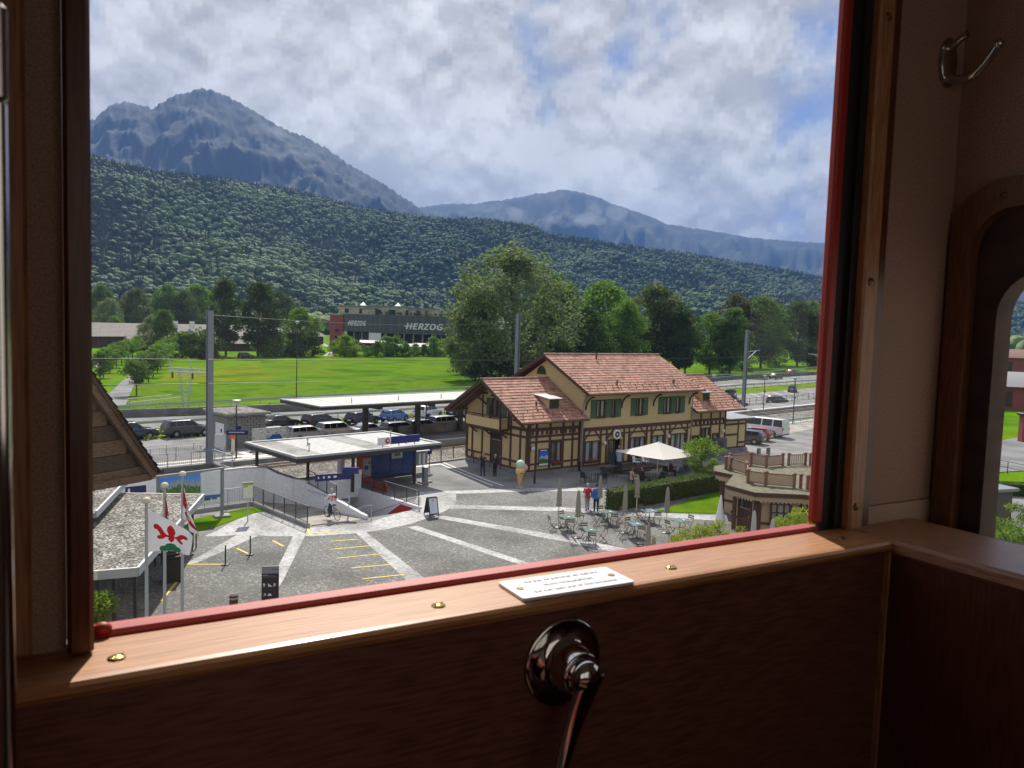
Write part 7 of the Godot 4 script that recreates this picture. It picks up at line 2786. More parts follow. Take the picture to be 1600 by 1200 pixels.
func make_terrace() -> void:
	var green := mat("table_green",lin(0.03,0.085,0.07),0.4)
	var blue := mat("table_blue",lin(0.10,0.17,0.19),0.35)
	var chair := bistro_chair("chair")
	var tg := bistro_table("table",green)
	var tb := bistro_table("table",blue)
	var tabs := [
		[V(3.47,-46.37),20.0,tg,"dark green bistro table farthest left on the setts",[0,1,2,3]],
		[V(6.14,-48.09),25.0,tg,"dark green bistro table directly in front of the couple",[0,1,2,3]],
		[V(4.54,-43.58),15.0,tg,"dark green bistro table nearest the window sill",[0,1,2,3]],
		[V(7.37,-45.27),22.0,tb,"pale blue-green bistro table in the middle of the group",[0,1,2,3]],
		[V(8.82,-48.76),28.0,tb,"pale blue bistro table at the end of the hedge",[0,1,3]],
		[V(10.26,-46.49),35.0,tb,"pale blue bistro table next to the lime shrub",[0,2]],
	]
	var names := ["left","far","right","near"]
	var nick := ["leftmost green table","green table by the couple","green table nearest the sill","middle pale table","pale table at the hedge end","pale table by the lime shrub"]
	var ti := 0
	for q in tabs:
		var t: Node3D = q[2].duplicate()
		var c: Node3D = add(t,"bistro_table",q[0],q[1],q[3],"table","bistro tables on the setts")
		for k in q[4]:
			var a := deg_to_rad(q[1] + [180.0,90.0,0.0,270.0][k] + [4.0,-9.0,12.0,-5.0][k])
			var d := Vector3(cos(a),0,-sin(a))
			var at: Vector3 = q[0] + d * [0.88,0.80,0.92,0.84][k]
			add(chair.duplicate(),"bistro_chair",at,rad_to_deg(a) - 90.0 - [6.0,-14.0,9.0,20.0][k],"slatted bistro chair on the %s side of the %s" % [names[k],nick[ti]],"chair","slatted bistro chairs on the setts")
		var b := MB.new()
		b.cbox(Vector3(0.08,0.775,0.2),Vector3(0.16,0.05,0.12),0.01)
		single("table_caddy",b,M.white_paint,"small white caddy on the %s" % nick[ti],"caddy",q[0],q[1],"caddies on the bistro tables")
		ti += 1
	add(chair.duplicate(),"bistro_chair",V(6.86,-40.79),200,"slatted bistro chair just above the sill by the two front parasols","chair","slatted bistro chairs on the setts")
	chair.free()
	tg.free()
	tb.free()
	var canvas := mat("parasol_taupe",lin(0.30,0.265,0.22),0.9)
	var canvas2 := mat("parasol_grey",lin(0.46,0.47,0.47),0.9)
	var proto := closed_parasol("parasol",3.0,canvas)
	var ps := [
		[V(3.04,-46.7,3),"closed taupe parasol farthest left on the setts"],
		[V(3.99,-44.49,2.8),"closed taupe parasol second from the left, behind the nearest green table"],
		[V(5.89,-50.3,2.6),"closed taupe parasol directly right of the man in blue"],
		[V(6.86,-45.91,2.9),"closed taupe parasol standing at the corner of the hedge"],
		[V(8.28,-50.4,2.7),"closed taupe parasol in front of the middle of the hedge"],
		[V(9.4,-46.25,2.8),"closed taupe parasol at the right end of the hedge"],
		[V(6.59,-36.44,3),"closed taupe parasol nearest the sill, the taller of two side by side"],
		[V(6.57,-34.93,2.8),"closed taupe parasol nearest the sill, the shorter of two side by side"],
		[V(10.09,-39.93,2.4),"closed grey parasol tip behind the lime shrub"],
		[V(12.97,-41.16,2.7),"closed pale parasol before the pavilion door"],
		[V(13.37,-39.42,2.7),"closed pale parasol behind the right lime shrub"],
	]
	for i in ps.size():
		var at: Vector3 = ps[i][0]
		var hh := at.y
		at.y = 0
		var o := proto.duplicate()
		add(o,"closed_parasol",at,i * 31.0,ps[i][1],"parasol","closed parasols on the setts")
		o.scale = Vector3(1,hh / 3.0,1)
		if i > 7:
			o.get_node("folded_canvas").material_override = canvas2
	proto.free()
	# white pointed parasol by the pavilion
	var at := V(12.44,-45.89)
	var t := thing("closed_parasol","white closed pointed parasol beside the pavilion","parasol",V(12.82,-47.25))
	var b := MB.new()
	b.lathe([[0.0,2.2],[0.05,2.15],[0.17,1.3],[0.34,0.55],[0.30,0.5]],10)
	part("folded_canvas",b,M.white_paint,t)
	b = MB.new()
	b.cyl(Vector3.ZERO,Vector3(0,0.6,0),0.03,8)
	part("pole",b,M.steel,t)
	# large open white parasol on the terrace
	var foot := V(11.72,-62.24)
	t = thing("open_parasol","large open white square parasol over the café terrace","parasol",foot,HOUSE_TURN + 4.0)
	b = MB.new()
	b.cyl(Vector3.ZERO,Vector3(0,3.2,0),0.045,10)
	part("pole",b,M.cream_paint,t)
	var can := mat("parasol_white",lin(0.62,0.60,0.55),0.9)
	can.backlight_enabled = true
	can.backlight = grey(0.35)
	var tips := []
	for k in 4:
		var a := k * PI / 2 + PI / 4
		tips.append(Vector3(cos(a) * 3.3,2.28,sin(a) * 3.3))
	for k in 4:
		b = MB.new()
		var apex := Vector3(0,3.15,0)
		var rows := []
		for j in 7:
			var row := PackedVector3Array()
			for i in 9:
				var p: Vector3 = tips[(k + 1) % 4].lerp(tips[k],i / 8.0)
				var q := apex.lerp(p,0.02 + 0.98 * j / 6.0)
				q.y -= 0.10 * sin(PI * i / 8.0) * pow(j / 6.0,2.0) * 0.6 + 0.06 * sin(PI * j / 6.0)
				row.append(q)
			rows.append(row)
		b.surf(rows,false,true)
		part("canvas_panel",b,can,t)
		b = MB.new()
		b.bar(Vector3(0,2.95,0),tips[k] - Vector3(0,0.06,0),0.03,0.03)
		part("rib",b,M.cream_paint,t)
	b = MB.new()
	b.cbox(Vector3(0,0.06,0),Vector3(1.0,0.12,1.0),0.02)
	part("foot",b,M.concrete_grey,t)
	# a second,folded one leaning at the right wing
	t = thing("folded_parasol","folded grey parasol standing against the right wing of the station","parasol",V(17.47,-75.73),HOUSE_TURN)
	b = MB.new()
	b.cbox(Vector3(0,1.35,0),Vector3(0.62,2.3,0.25),0.1,Basis(Vector3.BACK,-0.10))
	part("folded_canvas",b,M.roof_sheet_light,t)
	b = MB.new()
	b.cyl(Vector3.ZERO,Vector3(0,0.5,0),0.04,8)
	part("pole",b,M.steel,t)
	# dark terrace tables and wicker armchairs
	var arm := Node3D.new()
	b = MB.new()
	b.cbox(Vector3(0,0.42,0),Vector3(0.52,0.07,0.5),0.02)
	part("seat",b,M.anthracite,arm)
	b = MB.new()
	b.cbox(Vector3(0,0.66,-0.25),Vector3(0.54,0.46,0.05),0.02,Basis(Vector3.RIGHT,-0.14))
	part("backrest",b,M.anthracite,arm)
	for x in [-0.27,0.27]:
		b = MB.new()
		b.cbox(Vector3(x,0.64,0.0),Vector3(0.05,0.04,0.5),0.015)
		part("armrest",b,M.anthracite,arm)
		for z in [-0.23,0.23]:
			b = MB.new()
			b.cyl(Vector3(x,0,z),Vector3(x,0.64,z),0.02,6)
			part("leg",b,M.anthracite,arm)
	var dark := Node3D.new()
	b = MB.new()
	b.cbox(Vector3(0,0.735,0),Vector3(1.2,0.035,0.8),0.01)
	part("table_top",b,mat("slate_top",lin(0.10,0.105,0.11),0.4),dark)
	for x in [-0.5,0.5]:
		for z in [-0.3,0.3]:
			b = MB.new()
			b.cyl(Vector3(x,0,z),Vector3(x,0.72,z),0.025,6)
			part("leg",b,M.anthracite,dark)
	var spots := [
		[V(6.6,-61.4),"dark terrace table left of the café steps",[[-1.0,0.1,90],[1.0,0.0,270],[0.1,0.85,180]]],
		[V(8.1,-64.31),"dark terrace table against the flower box",[[-0.3,0.85,180],[1.05,0.0,270]]],
		[V(10.39,-61.26),"pale topped terrace table behind the seated woman",[[0.3,-0.85,0],[-0.9,-0.1,90]]],
		[V(11.07,-60.87),"long dark terrace table left of the open parasol pole",[[0.9,0.1,270],[0.0,-0.85,0]]],
		[V(13.7,-65.27),"terrace table under the right side of the open parasol",[[-1.0,0.1,90],[-0.4,0.85,180],[1.0,0.2,270],[0.4,0.9,180]]],
		[V(15.24,-66.69),"dark terrace table behind the young tree",[[0.9,0.1,270]]],
	]
	for q in spots:
		add(dark.duplicate(),"terrace_table",q[0],HOUSE_TURN,q[1],"table","dark tables on the café terrace")
		var k := 0
		for c in q[2]:
			var p: Vector3 = q[0] + Basis(Vector3.UP,deg_to_rad(HOUSE_TURN)) * Vector3(c[0],0,c[1])
			add(arm.duplicate(),"terrace_chair",p,HOUSE_TURN + c[2],"dark armchair %s the %s" % [["left of","right of","before","beside"][k % 4],q[1]],"chair","dark armchairs on the café terrace")
			k += 1
	for q in [[V(11.08,-68.68),"grey patio chair on the entrance deck"],[V(11.94,-69.16),"white patio chair beside the entrance deck"]]:
		var o := arm.duplicate()
		add(o,"patio_chair",q[0],HOUSE_TURN + 20,q[1],"chair","pale chairs on the café terrace")
		for c in o.get_children():
			c.material_override = M.white_paint
	arm.free()
	dark.free()
	for q in [[V(6.09,-65.97),"dark planter box at the corner of the left wing"],[V(8.09,-68.45),"terracotta planter box under the flower window"],[V(8.91,-69.24),"dark planter box beside the café door"]]:
		t = thing("planter",q[1],"planter",q[0],HOUSE_TURN)
		b = MB.new()
		b.cbox(Vector3(0,0.4,0),Vector3(0.9,0.8,0.5),0.03)
		part("box",b,M.orange if q[1].begins_with("terra") else M.anthracite,t)
		b = MB.new()
		for k in 60:
			leaf(b,Vector3(rng.randf_range(-0.4,0.4),rng.randf_range(0.8,1.15),rng.randf_range(-0.2,0.2)),0.1,rng)
		part("foliage",b,M.leaf_dark,t,true)
	var im := Image.create_empty(48,80,false,Image.FORMAT_RGB8)
	im.fill(Color(0.09,0.1,0.13))
	for k in 7:
		rect(im,0.15,0.12 + 0.1 * k,0.5 + 0.1 * (k % 4),0.15 + 0.1 * k,Color(0.55,0.58,0.64))
	for q in [[V(7.41,-68.33),"blue framed chalk board under the flower window"],[V(8.92,-67.06),"leaning chalk board in front of the café door"]]:
		t = sign_board("chalk_board",im,0.6,1.25,q[0] + Vector3(0,0.72,0),HOUSE_TURN,q[1],"board",M.blue_sign)
	# big ice-cream cone
	var cone := V(0.81,-57.8)
	t = thing("ice_cream_cone","large model ice-cream cone with green and pink scoops and a smiling face","model",cone,25.0)
	b = MB.new()
	b.lathe([[0.36,0.0],[0.38,0.10],[0.30,0.16],[0.0,0.18]],18)
	part("foot",b,M.concrete,t)
	b = MB.new()
	var prof := []
	for k in 13:
		var y := 0.15 + 0.95 * k / 12.0
		prof.append([0.08 + 0.17 * k / 12.0 + (0.012 if k % 2 else 0.0),y])
	b.lathe(prof,18)
	part("wafer",b,mat("wafer",lin(0.62,0.36,0.10),0.7),t)
	b = MB.new()
	b.ball(Vector3(0,1.28,0),Vector3(0.35,0.34,0.35),20,12)
	part("face_ball",b,mat("wafer_light",lin(0.70,0.45,0.14),0.6),t)
	b = MB.new()
	b.ball(Vector3(0.02,1.80,-0.02),Vector3(0.33,0.31,0.33),20,12)
	part("green_scoop",b,mat("mint",lin(0.48,0.68,0.50),0.6),t)
	b = MB.new()
	b.ball(Vector3(0.36,1.50,-0.12),Vector3(0.29,0.29,0.29),20,12)
	part("pink_scoop",b,mat("pink_ice",lin(0.66,0.36,0.36),0.6),t)
	for x in [-0.11,0.11]:
		b = MB.new()
		b.ball(Vector3(x,1.36,0.32),Vector3(0.06,0.07,0.04),10,6)
		part("eye",b,M.white_paint,t)
		b = MB.new()
		b.ball(Vector3(x + 0.01,1.35,0.352),Vector3(0.03,0.035,0.02),8,5)
		part("pupil",b,M.black,t)
	b = MB.new()
	var smile := []
	for k in 9:
		var a := lerpf(-0.9,0.9,k / 8.0)
		smile.append(Vector3(sin(a) * 0.19,1.25 - 0.09 * cos(a),0.335 - 0.03 * absf(sin(a))))
	b.tube(smile,0.022,6)
	part("mouth",b,M.beam,t)
# ---------------------------------------------------------------- plants
func leaf(b: MB,p: Vector3,s: float,r: RandomNumberGenerator) -> void:
	var n := Vector3(r.randfn(),r.randfn() + 0.6,r.randfn()).normalized()
	var x := n.cross(Vector3(r.randfn(),r.randfn(),r.randfn())).normalized()
	var y := x.cross(n)
	var l := s * r.randf_range(0.7,1.3)
	var w := l * r.randf_range(0.45,0.7)
	var i := b.v.size()
	for q in [p - x * l * 0.5,p + y * w * 0.5 + n * l * 0.08,p + x * l * 0.5,p - y * w * 0.5 + n * l * 0.08]:
		b.v.append(q)
		b.nn.append(n)
		b.uv.append(Vector2.ZERO)
		b.co.append(b.tint)
	b.ix.append_array(PackedInt32Array([i,i + 2,i + 1,i,i + 3,i + 2]))
func crown_mass(b: MB,c: Vector3,rad: Vector3,count: int,s: float,r: RandomNumberGenerator) -> void:
	var tone := r.randf_range(0.7,1.25)
	for k in count:
		var d := Vector3(r.randfn(),r.randfn(),r.randfn()).normalized()
		var q := pow(r.randf(),0.4)
		b.tint = Color(1,1,1) * (tone * r.randf_range(0.78,1.2))
		b.tint.b *= r.randf_range(0.8,1.0)
		leaf(b,c + d * rad * q,s,r)
# envelope: function of height fraction 0..1 giving the half width as a share of the height
func tree_proto(kind: String,sd: int) -> Node3D:
	var r := RandomNumberGenerator.new()
	r.seed = sd
	var P: Dictionary = {
		"round": {"h": 14.0,"bare": 0.22,"wide": 0.42,"n": 85,"leaves": 80,"s": 0.62,"clump": 0.125,"m": "leaf_mid","peak": 0.5},
		"tall": {"h": 21.0,"bare": 0.16,"wide": 0.23,"n": 100,"leaves": 84,"s": 0.66,"clump": 0.09,"m": "leaf_dark","peak": 0.45},
		"broad": {"h": 18.0,"bare": 0.12,"wide": 0.40,"n": 120,"leaves": 84,"s": 0.68,"clump": 0.115,"m": "leaf_mid","peak": 0.42},
		"bright": {"h": 19.0,"bare": 0.12,"wide": 0.36,"n": 115,"leaves": 84,"s": 0.66,"clump": 0.115,"m": "leaf_bright","peak": 0.5},
		"willow": {"h": 24.0,"bare": 0.08,"wide": 0.46,"n": 170,"leaves": 92,"s": 0.66,"clump": 0.105,"m": "leaf_willow","peak": 0.45},
		"olive": {"h": 19.0,"bare": 0.10,"wide": 0.34,"n": 115,"leaves": 80,"s": 0.66,"clump": 0.105,"m": "leaf_olive","peak": 0.5},
		"brown": {"h": 16.0,"bare": 0.14,"wide": 0.30,"n": 70,"leaves": 50,"s": 0.7,"clump": 0.10,"m": "leaf_brown","peak": 0.5},
		"clipped": {"h": 4.6,"bare": 0.36,"wide": 0.36,"n": 40,"leaves": 56,"s": 0.28,"clump": 0.14,"m": "leaf_bright","peak": 0.5},
		"bush": {"h": 4.0,"bare": 0.0,"wide": 0.62,"n": 38,"leaves": 52,"s": 0.36,"clump": 0.22,"m": "leaf_mid","peak": 0.35},
		"young": {"h": 3.6,"bare": 0.22,"wide": 0.42,"n": 46,"leaves": 60,"s": 0.17,"clump": 0.13,"m": "leaf_lime","peak": 0.55},
	}[kind]
	var h: float = P.h
	var t := Node3D.new()
	var tr := MB.new()
	var lean := Vector3(r.randf_range(-0.03,0.03),0,r.randf_range(-0.03,0.03)) * h
	var path := []
	var rr := []
	for k in 6:
		var f := k / 5.0
		path.append(lean * f * f + Vector3(0,h * 0.8 * f,0))
		rr.append(h * 0.017 * (1.0 - 0.82 * f) + 0.02)
	tr.tube(path,rr,8)
	var cr := MB.new()
	var limbs := 0
	for k in int(P.n):
		var f := r.randf()
		var y: float = lerpf(P.bare,0.96,f)
		var env: float = P.wide * pow(sin(PI * pow(clampf(f,0.02,0.99),log(0.5) / log(P.peak))),0.62)
		var a := r.randf() * TAU
		var q := pow(r.randf(),0.45)
		var c := Vector3(cos(a) * env * q,y,sin(a) * env * q) * h + lean * y
		var cs: float = P.clump * h * r.randf_range(0.65,1.25)
		var shape := Vector3(cs,cs * 0.72,cs)
		if kind == "willow" and r.randf() < 0.55:
			shape = Vector3(cs * 0.62,cs * 1.25,cs * 0.62)
		crown_mass(cr,c,shape,int(P.leaves),P.s,r)
		if limbs < 14 and q > 0.45 and r.randf() < 0.5:
			limbs += 1
			var y0 := maxf(P.bare * 0.8,y - 0.22) * h
			var p0 := lean * pow(y0 / h / 0.8,2.0) + Vector3(0,minf(y0,h * 0.78),0)
			tr.tube([p0,p0.lerp(c,0.5) + Vector3(0,h * 0.02,0),c],[h * 0.007 + 0.015,h * 0.005 + 0.012,0.02],5)
	part("trunk",tr,M.bark,t)
	part("crown",cr,M[P.m],t,true)
	t.set_meta("h",h)
	return t
var tree_protos := {}
func tree(kind: String,at: Vector3,h: float,label: String,group := "",wide := 1.0,m: Material = null,stem := "tree") -> Node3D:
	var keyn := "%s%d" % [kind,1 + (int(absf(at.x) * 7.0) % 2)]
	if not tree_protos.has(keyn):
		tree_protos[keyn] = tree_proto(kind,keyn.hash() % 1000)
	var o: Node3D = tree_protos[keyn].duplicate()
	add(o,stem,at,fmod(absf(at.x * 37.0 + at.z * 11.0),360.0),label,"tree" if stem.find("tree") >= 0 else ("bush" if stem.find("bush") >= 0 else "shrub"),group)
	var s: float = h / float(o.get_meta("h"))
	o.scale = Vector3(s * wide,s,s * wide)
	if m:
		o.get_node("crown").material_override = m
	return o
func make_trees() -> void:
	var bank := "trees between the station and the ridge"
	tree("willow",V(0,-168.4),27.5,"huge silvery willow rising behind the left end of the station roof",bank,1.15)
	tree("willow",V(-7.9,-168.6),17.0,"drooping silvery willow at the field edge left of the huge willow",bank,0.85)
	tree("willow",V(10.8,-198.1),24.0,"willow crown between the huge willow and the bright green tree",bank,0.8,M.leaf_mid)
	tree("bright",V(23.6,-213.1),24.0,"bright green broad tree behind the ridge of the station roof",bank,1.05)
	tree("bright",V(28.1,-199.3),19.0,"lower bright green tree right of the roof chimney",bank,0.9)
	tree("olive",V(38.8,-221.3),24.5,"olive green tall tree behind the right half of the roof",bank,1.05)
	tree("olive",V(44.6,-212.9),19.0,"dark olive tree at the right end of the roof",bank,0.9,M.leaf_dark)
	tree("brown",V(47.9,-220.2),16.0,"reddish brown leaved tree behind the right end of the roof",bank,0.9)
	tree("broad",V(16.4,-188.7),17.0,"dark tree in front of the bright green one, just over the roof ridge",bank,1.0,M.leaf_dark)
	tree("broad",V(7.2,-179.9),15.0,"dark low tree right of the huge willow's trunk",bank,1.0,M.leaf_dark)
	tree("bright",V(55.7,-224.3),17.0,"light green tree on a thin trunk right of the station roof",bank,1.0)
	tree("tall",V(60.6,-221.1),19.0,"slender green tree left of the pale mast",bank,1.15,M.leaf_mid)
	tree("brown",V(76.7,-271),25.0,"brownish crowned tree behind the pale mast",bank,1.1)
	tree("bright",V(83.4,-266.9),24.0,"bright green rounded tree just right of the pale mast",bank,1.0,M.leaf_mid)
	tree("tall",V(99.5,-303.1),24.0,"dark slim tree between the mast and the right window post",bank,1.1)
	tree("broad",V(106.8,-298.2),24.0,"dark round tree left of the red window post",bank,0.95,M.leaf_dark)
	tree("willow",V(127.5,-343.2),26.0,"greyish willow behind the dark round tree at the right",bank,0.7)
	tree("broad",V(138.9,-351),29.0,"tall dark tree cut by the red window post",bank,0.75,M.leaf_dark)
	tree("bush",V(92.9,-280.8),8.0,"rounded bush at the edge of the main road",bank,1.0,M.leaf_bright,"roadside_bush")
	tree("bush",V(61.7,-233.6),6.0,"low bush below the light green tree",bank,1.3,M.leaf_bright,"roadside_bush")
	tree("bush",V(72.3,-246),5.0,"low bush at the foot of the pale mast's trees",bank,1.3,M.leaf_mid,"roadside_bush")
	tree("bush",V(114.6,-303.1),7.0,"dark bush at the road below the greyish willow",bank,1.3,M.leaf_dark,"roadside_bush")
	tree("bush",V(-2.7,-167.2),6.5,"dense bush under the huge willow",bank,1.5,M.leaf_dark,"field_bush")
	tree("bush",V(-11.4,-186.6),6.0,"silvery bush at the right edge of the field",bank,1.2,M.leaf_willow,"field_bush")
	var left := "trees beyond the field"
	tree("tall",V(-84.5,-233.5),23.0,"dense dark tree beyond the field, the left of a pair",left,0.85)
	tree("tall",V(-77,-239.6),22.5,"dense dark tree beyond the field, the right of a pair with a bare lower trunk",left,1.15)
	tree("round",V(-67.5,-252.5),15.0,"round light tree at the left end of the commercial building",left,1.05,M.leaf_bright)
	tree("willow",V(-191.3,-375.5),18.0,"grey green rounded willow farthest left beyond the barns",left,0.9)
	tree("broad",V(-203.2,-391.4),25.0,"pale leafy tree rising behind the farthest left willow",left,0.8)
	tree("bright",V(-189.7,-399.5),24.0,"light crowned tree left of the banner flags",left,0.85,M.leaf_olive)
	tree("broad",V(-181.6,-417.2),27.0,"broad light green tree behind the left banner flag",left,0.85,M.leaf_bright)
	tree("broad",V(-173.7,-434.5),28.0,"broadest light green tree behind the right banner flag",left,1.0,M.leaf_bright)
	tree("olive",V(-171.9,-415.7),25.0,"thin crowned tree standing between the two banner flags",left,0.8)
	tree("willow",V(-117.8,-259.1),11.0,"small round silvery tree in front of the barn roof",left,1.0)
	tree("round",V(-185.1,-369.2),10.0,"small yellowish tree at the barn's left end",left,1.0,M.leaf_lime)
	tree("round",V(-112.6,-380.8),24.0,"dark green tree behind the right tree of the pair",left,0.8,M.leaf_dark)
	tree("round",V(-134.3,-469.4),24.0,"olive tree beside the roof storey of the commercial building",left,0.7,M.leaf_olive)
	tree("tall",V(-39.7,-388.3),15.0,"slender conical tree in front of the commercial building",left,0.6)
	tree("broad",V(-99.6,-225.8),13.0,"green tree at the end of the path trees before the barn",left,0.7,M.leaf_mid)
	tree("round",V(565.1,4909.5),16.0,"dark green tree above the roof terrace of the commercial building",left,1.0)
	var r := RandomNumberGenerator.new()
	r.seed = 77
	var k := 0
	var row := [V(-93.5,-217.3),V(-91.4,-219),V(-89.3,-220.6),V(-87.2,-222.2),V(-84.4,-220.1),V(-74.7,-241.5),V(-71.3,-239.3),V(-70.3,-245.1),V(-68,-246.9),V(-66.8,-253),V(-63.4,-250.7),V(-59.6,-264.5),V(-54.4,-258),V(-51.5,-260.3),V(-47.8,-258.1),V(-44.5,-260.8),V(-42.6,-267.6),V(-39.5,-270.1),V(-36.1,-267.4),V(-34,-274.6),V(-31.1,-276.9),V(-27.8,-279.6),V(-24.5,-282.4)]
	for p in row:
		var left_side := k < 5
		tree("bush",p,r.randf_range(5.0,8.0) if k < 11 else r.randf_range(3.5,7.5),("%s leafy bush from the left along the far left edge of the field" % nth(k) if left_side else ("%s leafy bush from the left under the round light tree" % nth(k - 5) if k < 11 else "%s garden bush from the left in the row before the sheds" % nth(k - 11))),("bushes along the far left edge of the field" if left_side else ("bushes under the round light tree" if k < 11 else "garden bushes in front of the sheds")),r.randf_range(0.8,1.15),[M.leaf_mid,M.leaf_dark,M.leaf_bright,M.leaf_lime if k > 11 else M.leaf_mid][r.randi() % 4],"field_bush")
		k += 1
	# the two rows of small trees along the path
	var rowa := [V(-68.4,-131.3),V(-74.6,-144.4),V(-79.9,-157.2),V(-86.2,-172.4),V(-90.6,-183.6),V(-95.4,-196.6),V(-99.9,-208.2),V(-104.9,-221.4)]
	var rowb := [V(-54.5,-114.8),V(-63.4,-138),V(-67.8,-149.5),V(-72.3,-161.3),V(-76.8,-172.9),V(-81.1,-183.9),V(-86.1,-196.3),V(-90.4,-207.6)]
	k = 0
	for p in rowa:
		tree("clipped",p,5.2,("clipped path tree nearest the road on the barn side of the path" if k == 0 else "%s clipped tree from the road in the barn side row of the path" % nth(k)),"small clipped trees along the path",1.0 + 0.05 * k,M.leaf_bright if k else M.leaf_mid,"path_tree")
		k += 1
	k = 0
	for p in rowb:
		tree("clipped",p,5.4,("clipped dark path tree standing alone at the near end by the road" if k == 0 else "%s clipped tree from the road in the field side row of the path" % nth(k)),"small clipped trees along the path",1.05 + 0.05 * k,M.leaf_bright if k > 1 else M.leaf_mid,"path_tree")
		k += 1
	# near the square
	tree("young",V(14.99,-61.25),3.7,"young yellow green tree on the café lawn beside the clipped hedge","",1.1,M.leaf_lime,"young_tree")
	near_shrub(V(9.86,-37.84),3.1,Vector3(2.3,1.5,1.6),"lime green shrub crown above the sill in front of the pavilion",11)
	near_shrub(V(15.47,-40.96),3.0,Vector3(1.8,1.5,1.5),"lime green shrub crown at the foot of the red window post",12)
	near_shrub(V(27.53,-42.24),3.6,Vector3(2.2,2.2,2.0),"leafy green shrub in the small window beside the olive shed",13)
	near_shrub(V(-14.64,-27.71),2.2,Vector3(0.6,0.8,0.6),"small light green shrub below the bicycle shelter",14)
	near_shrub(V(28.73,-69.96),2.6,Vector3(1.2,1.4,1.2),"small green shrub half hidden by the red window post",15)
	near_shrub(V(38.66,-64.52),2.4,Vector3(1.0,1.2,1.0),"small shrub left of the fence in the small window",16)
	# clipped hedge
	var a := V(7.08,-51.41)
	var e := V(16.06,-59.03)
	hedge("clipped_hedge","dark clipped hedge between the café terrace and the lawn",a,e,1.35,1.0,M.leaf_hedge)
	hedge("clipped_hedge","clipped green hedge in front of the parked car by the sheds",V(-62.7,-286.2),V(-57.6,-290.9),3.0,2.5,M.leaf_bright)
	hedge("clipped_hedge","long clipped hedge at the right edge of the garden sheds",V(-30.6,-301.9),V(-23.3,-308.4),4.0,2.5,M.leaf_mid)
	for q in [[V(33.92,-56.9),"roadside"]]:
		hedge("clipped_hedge","low hedge along the yard in the small window",V(37.93,-60.74),V(43.68,-60.46),1.0,1.0,M.leaf_hedge)
	far_meadows()
	grass_tufts()
func near_shrub(at: Vector3,h: float,rad: Vector3,label: String,sd: int) -> void:
	var r := RandomNumberGenerator.new()
	r.seed = sd
	var o := thing("garden_shrub",label,"shrub",Vector3(at.x,0,at.z))
	var b := MB.new()
	var st := MB.new()
	for k in 84:
		var d := Vector3(r.randfn(),r.randfn() * 0.8 + 0.2,r.randfn()).normalized() * pow(r.randf(),0.4)
		var c := Vector3(0,h - rad.y,0) + d * rad * 0.86
		crown_mass(b,c,Vector3(0.34,0.26,0.34),80,0.12,r)
		if k % 4 == 0:
			st.tube([Vector3(r.randf_range(-0.2,0.2),0,r.randf_range(-0.2,0.2)),c * Vector3(0.5,0.6,0.5),c],[0.05,0.03,0.012],5)
	part("foliage",b,M.leaf_yellow if sd < 13 else M.leaf_lime,o,true)
	part("stem",st,M.bark,o)
func hedge(called: String,label: String,a: Vector3,e: Vector3,h: float,w: float,m: Material) -> void:
	var r := RandomNumberGenerator.new()
	r.seed = int(h * 100 + absf(a.x))
	var d := e - a
	var l := d.length()
	var o := thing(called,label,"hedge",a,rad_to_deg(atan2(-d.z,d.x)))
	var s := h * 0.10
	var b := MB.new()
	b.tint = grey(0.9)
	b.box(Vector3(l * 0.5,h * 0.47,-w * 0.5),Vector3(l - s,h * 0.9,w - s))
	var area := l * h * 2 + l * w + w * h * 2
	var count := int(area / (s * s) * 2.6)
	for k in mini(count,16000):
		b.tint = Color(1,1,1) * r.randf_range(0.6,1.25)
		var f := r.randf() * area
		var p: Vector3
		if f < l * h:
			p = Vector3(r.randf() * l,r.randf() * h,0)
		elif f < l * h * 2:
			p = Vector3(r.randf() * l,r.randf() * h,-w)
		elif f < l * h * 2 + l * w:
			p = Vector3(r.randf() * l,h,-r.randf() * w)
		else:
			p = Vector3(0 if r.randf() < 0.5 else l,r.randf() * h,-r.randf() * w)
		p += Vector3(r.randfn(),r.randfn(),r.randfn()) * s * 0.35
		leaf(b,p,s,r)
	part("foliage",b,m,o,true)
func far_meadows() -> void:
	sheet("far_meadow",[V(282,-501.2),V(368.4,-509),V(3217.8,-4456.8),V(2199.3,-3919.8)],0.0,M.lawn,"bright green meadow seen through the small window","field")
	sheet("shaded_meadow",[V(48.5,-214.9),V(71.2,-238.7),V(88,-295.7),V(62.1,-266.1)],0.0,M.lawn,"sunny strip of grass under the trees right of the station roof","field")
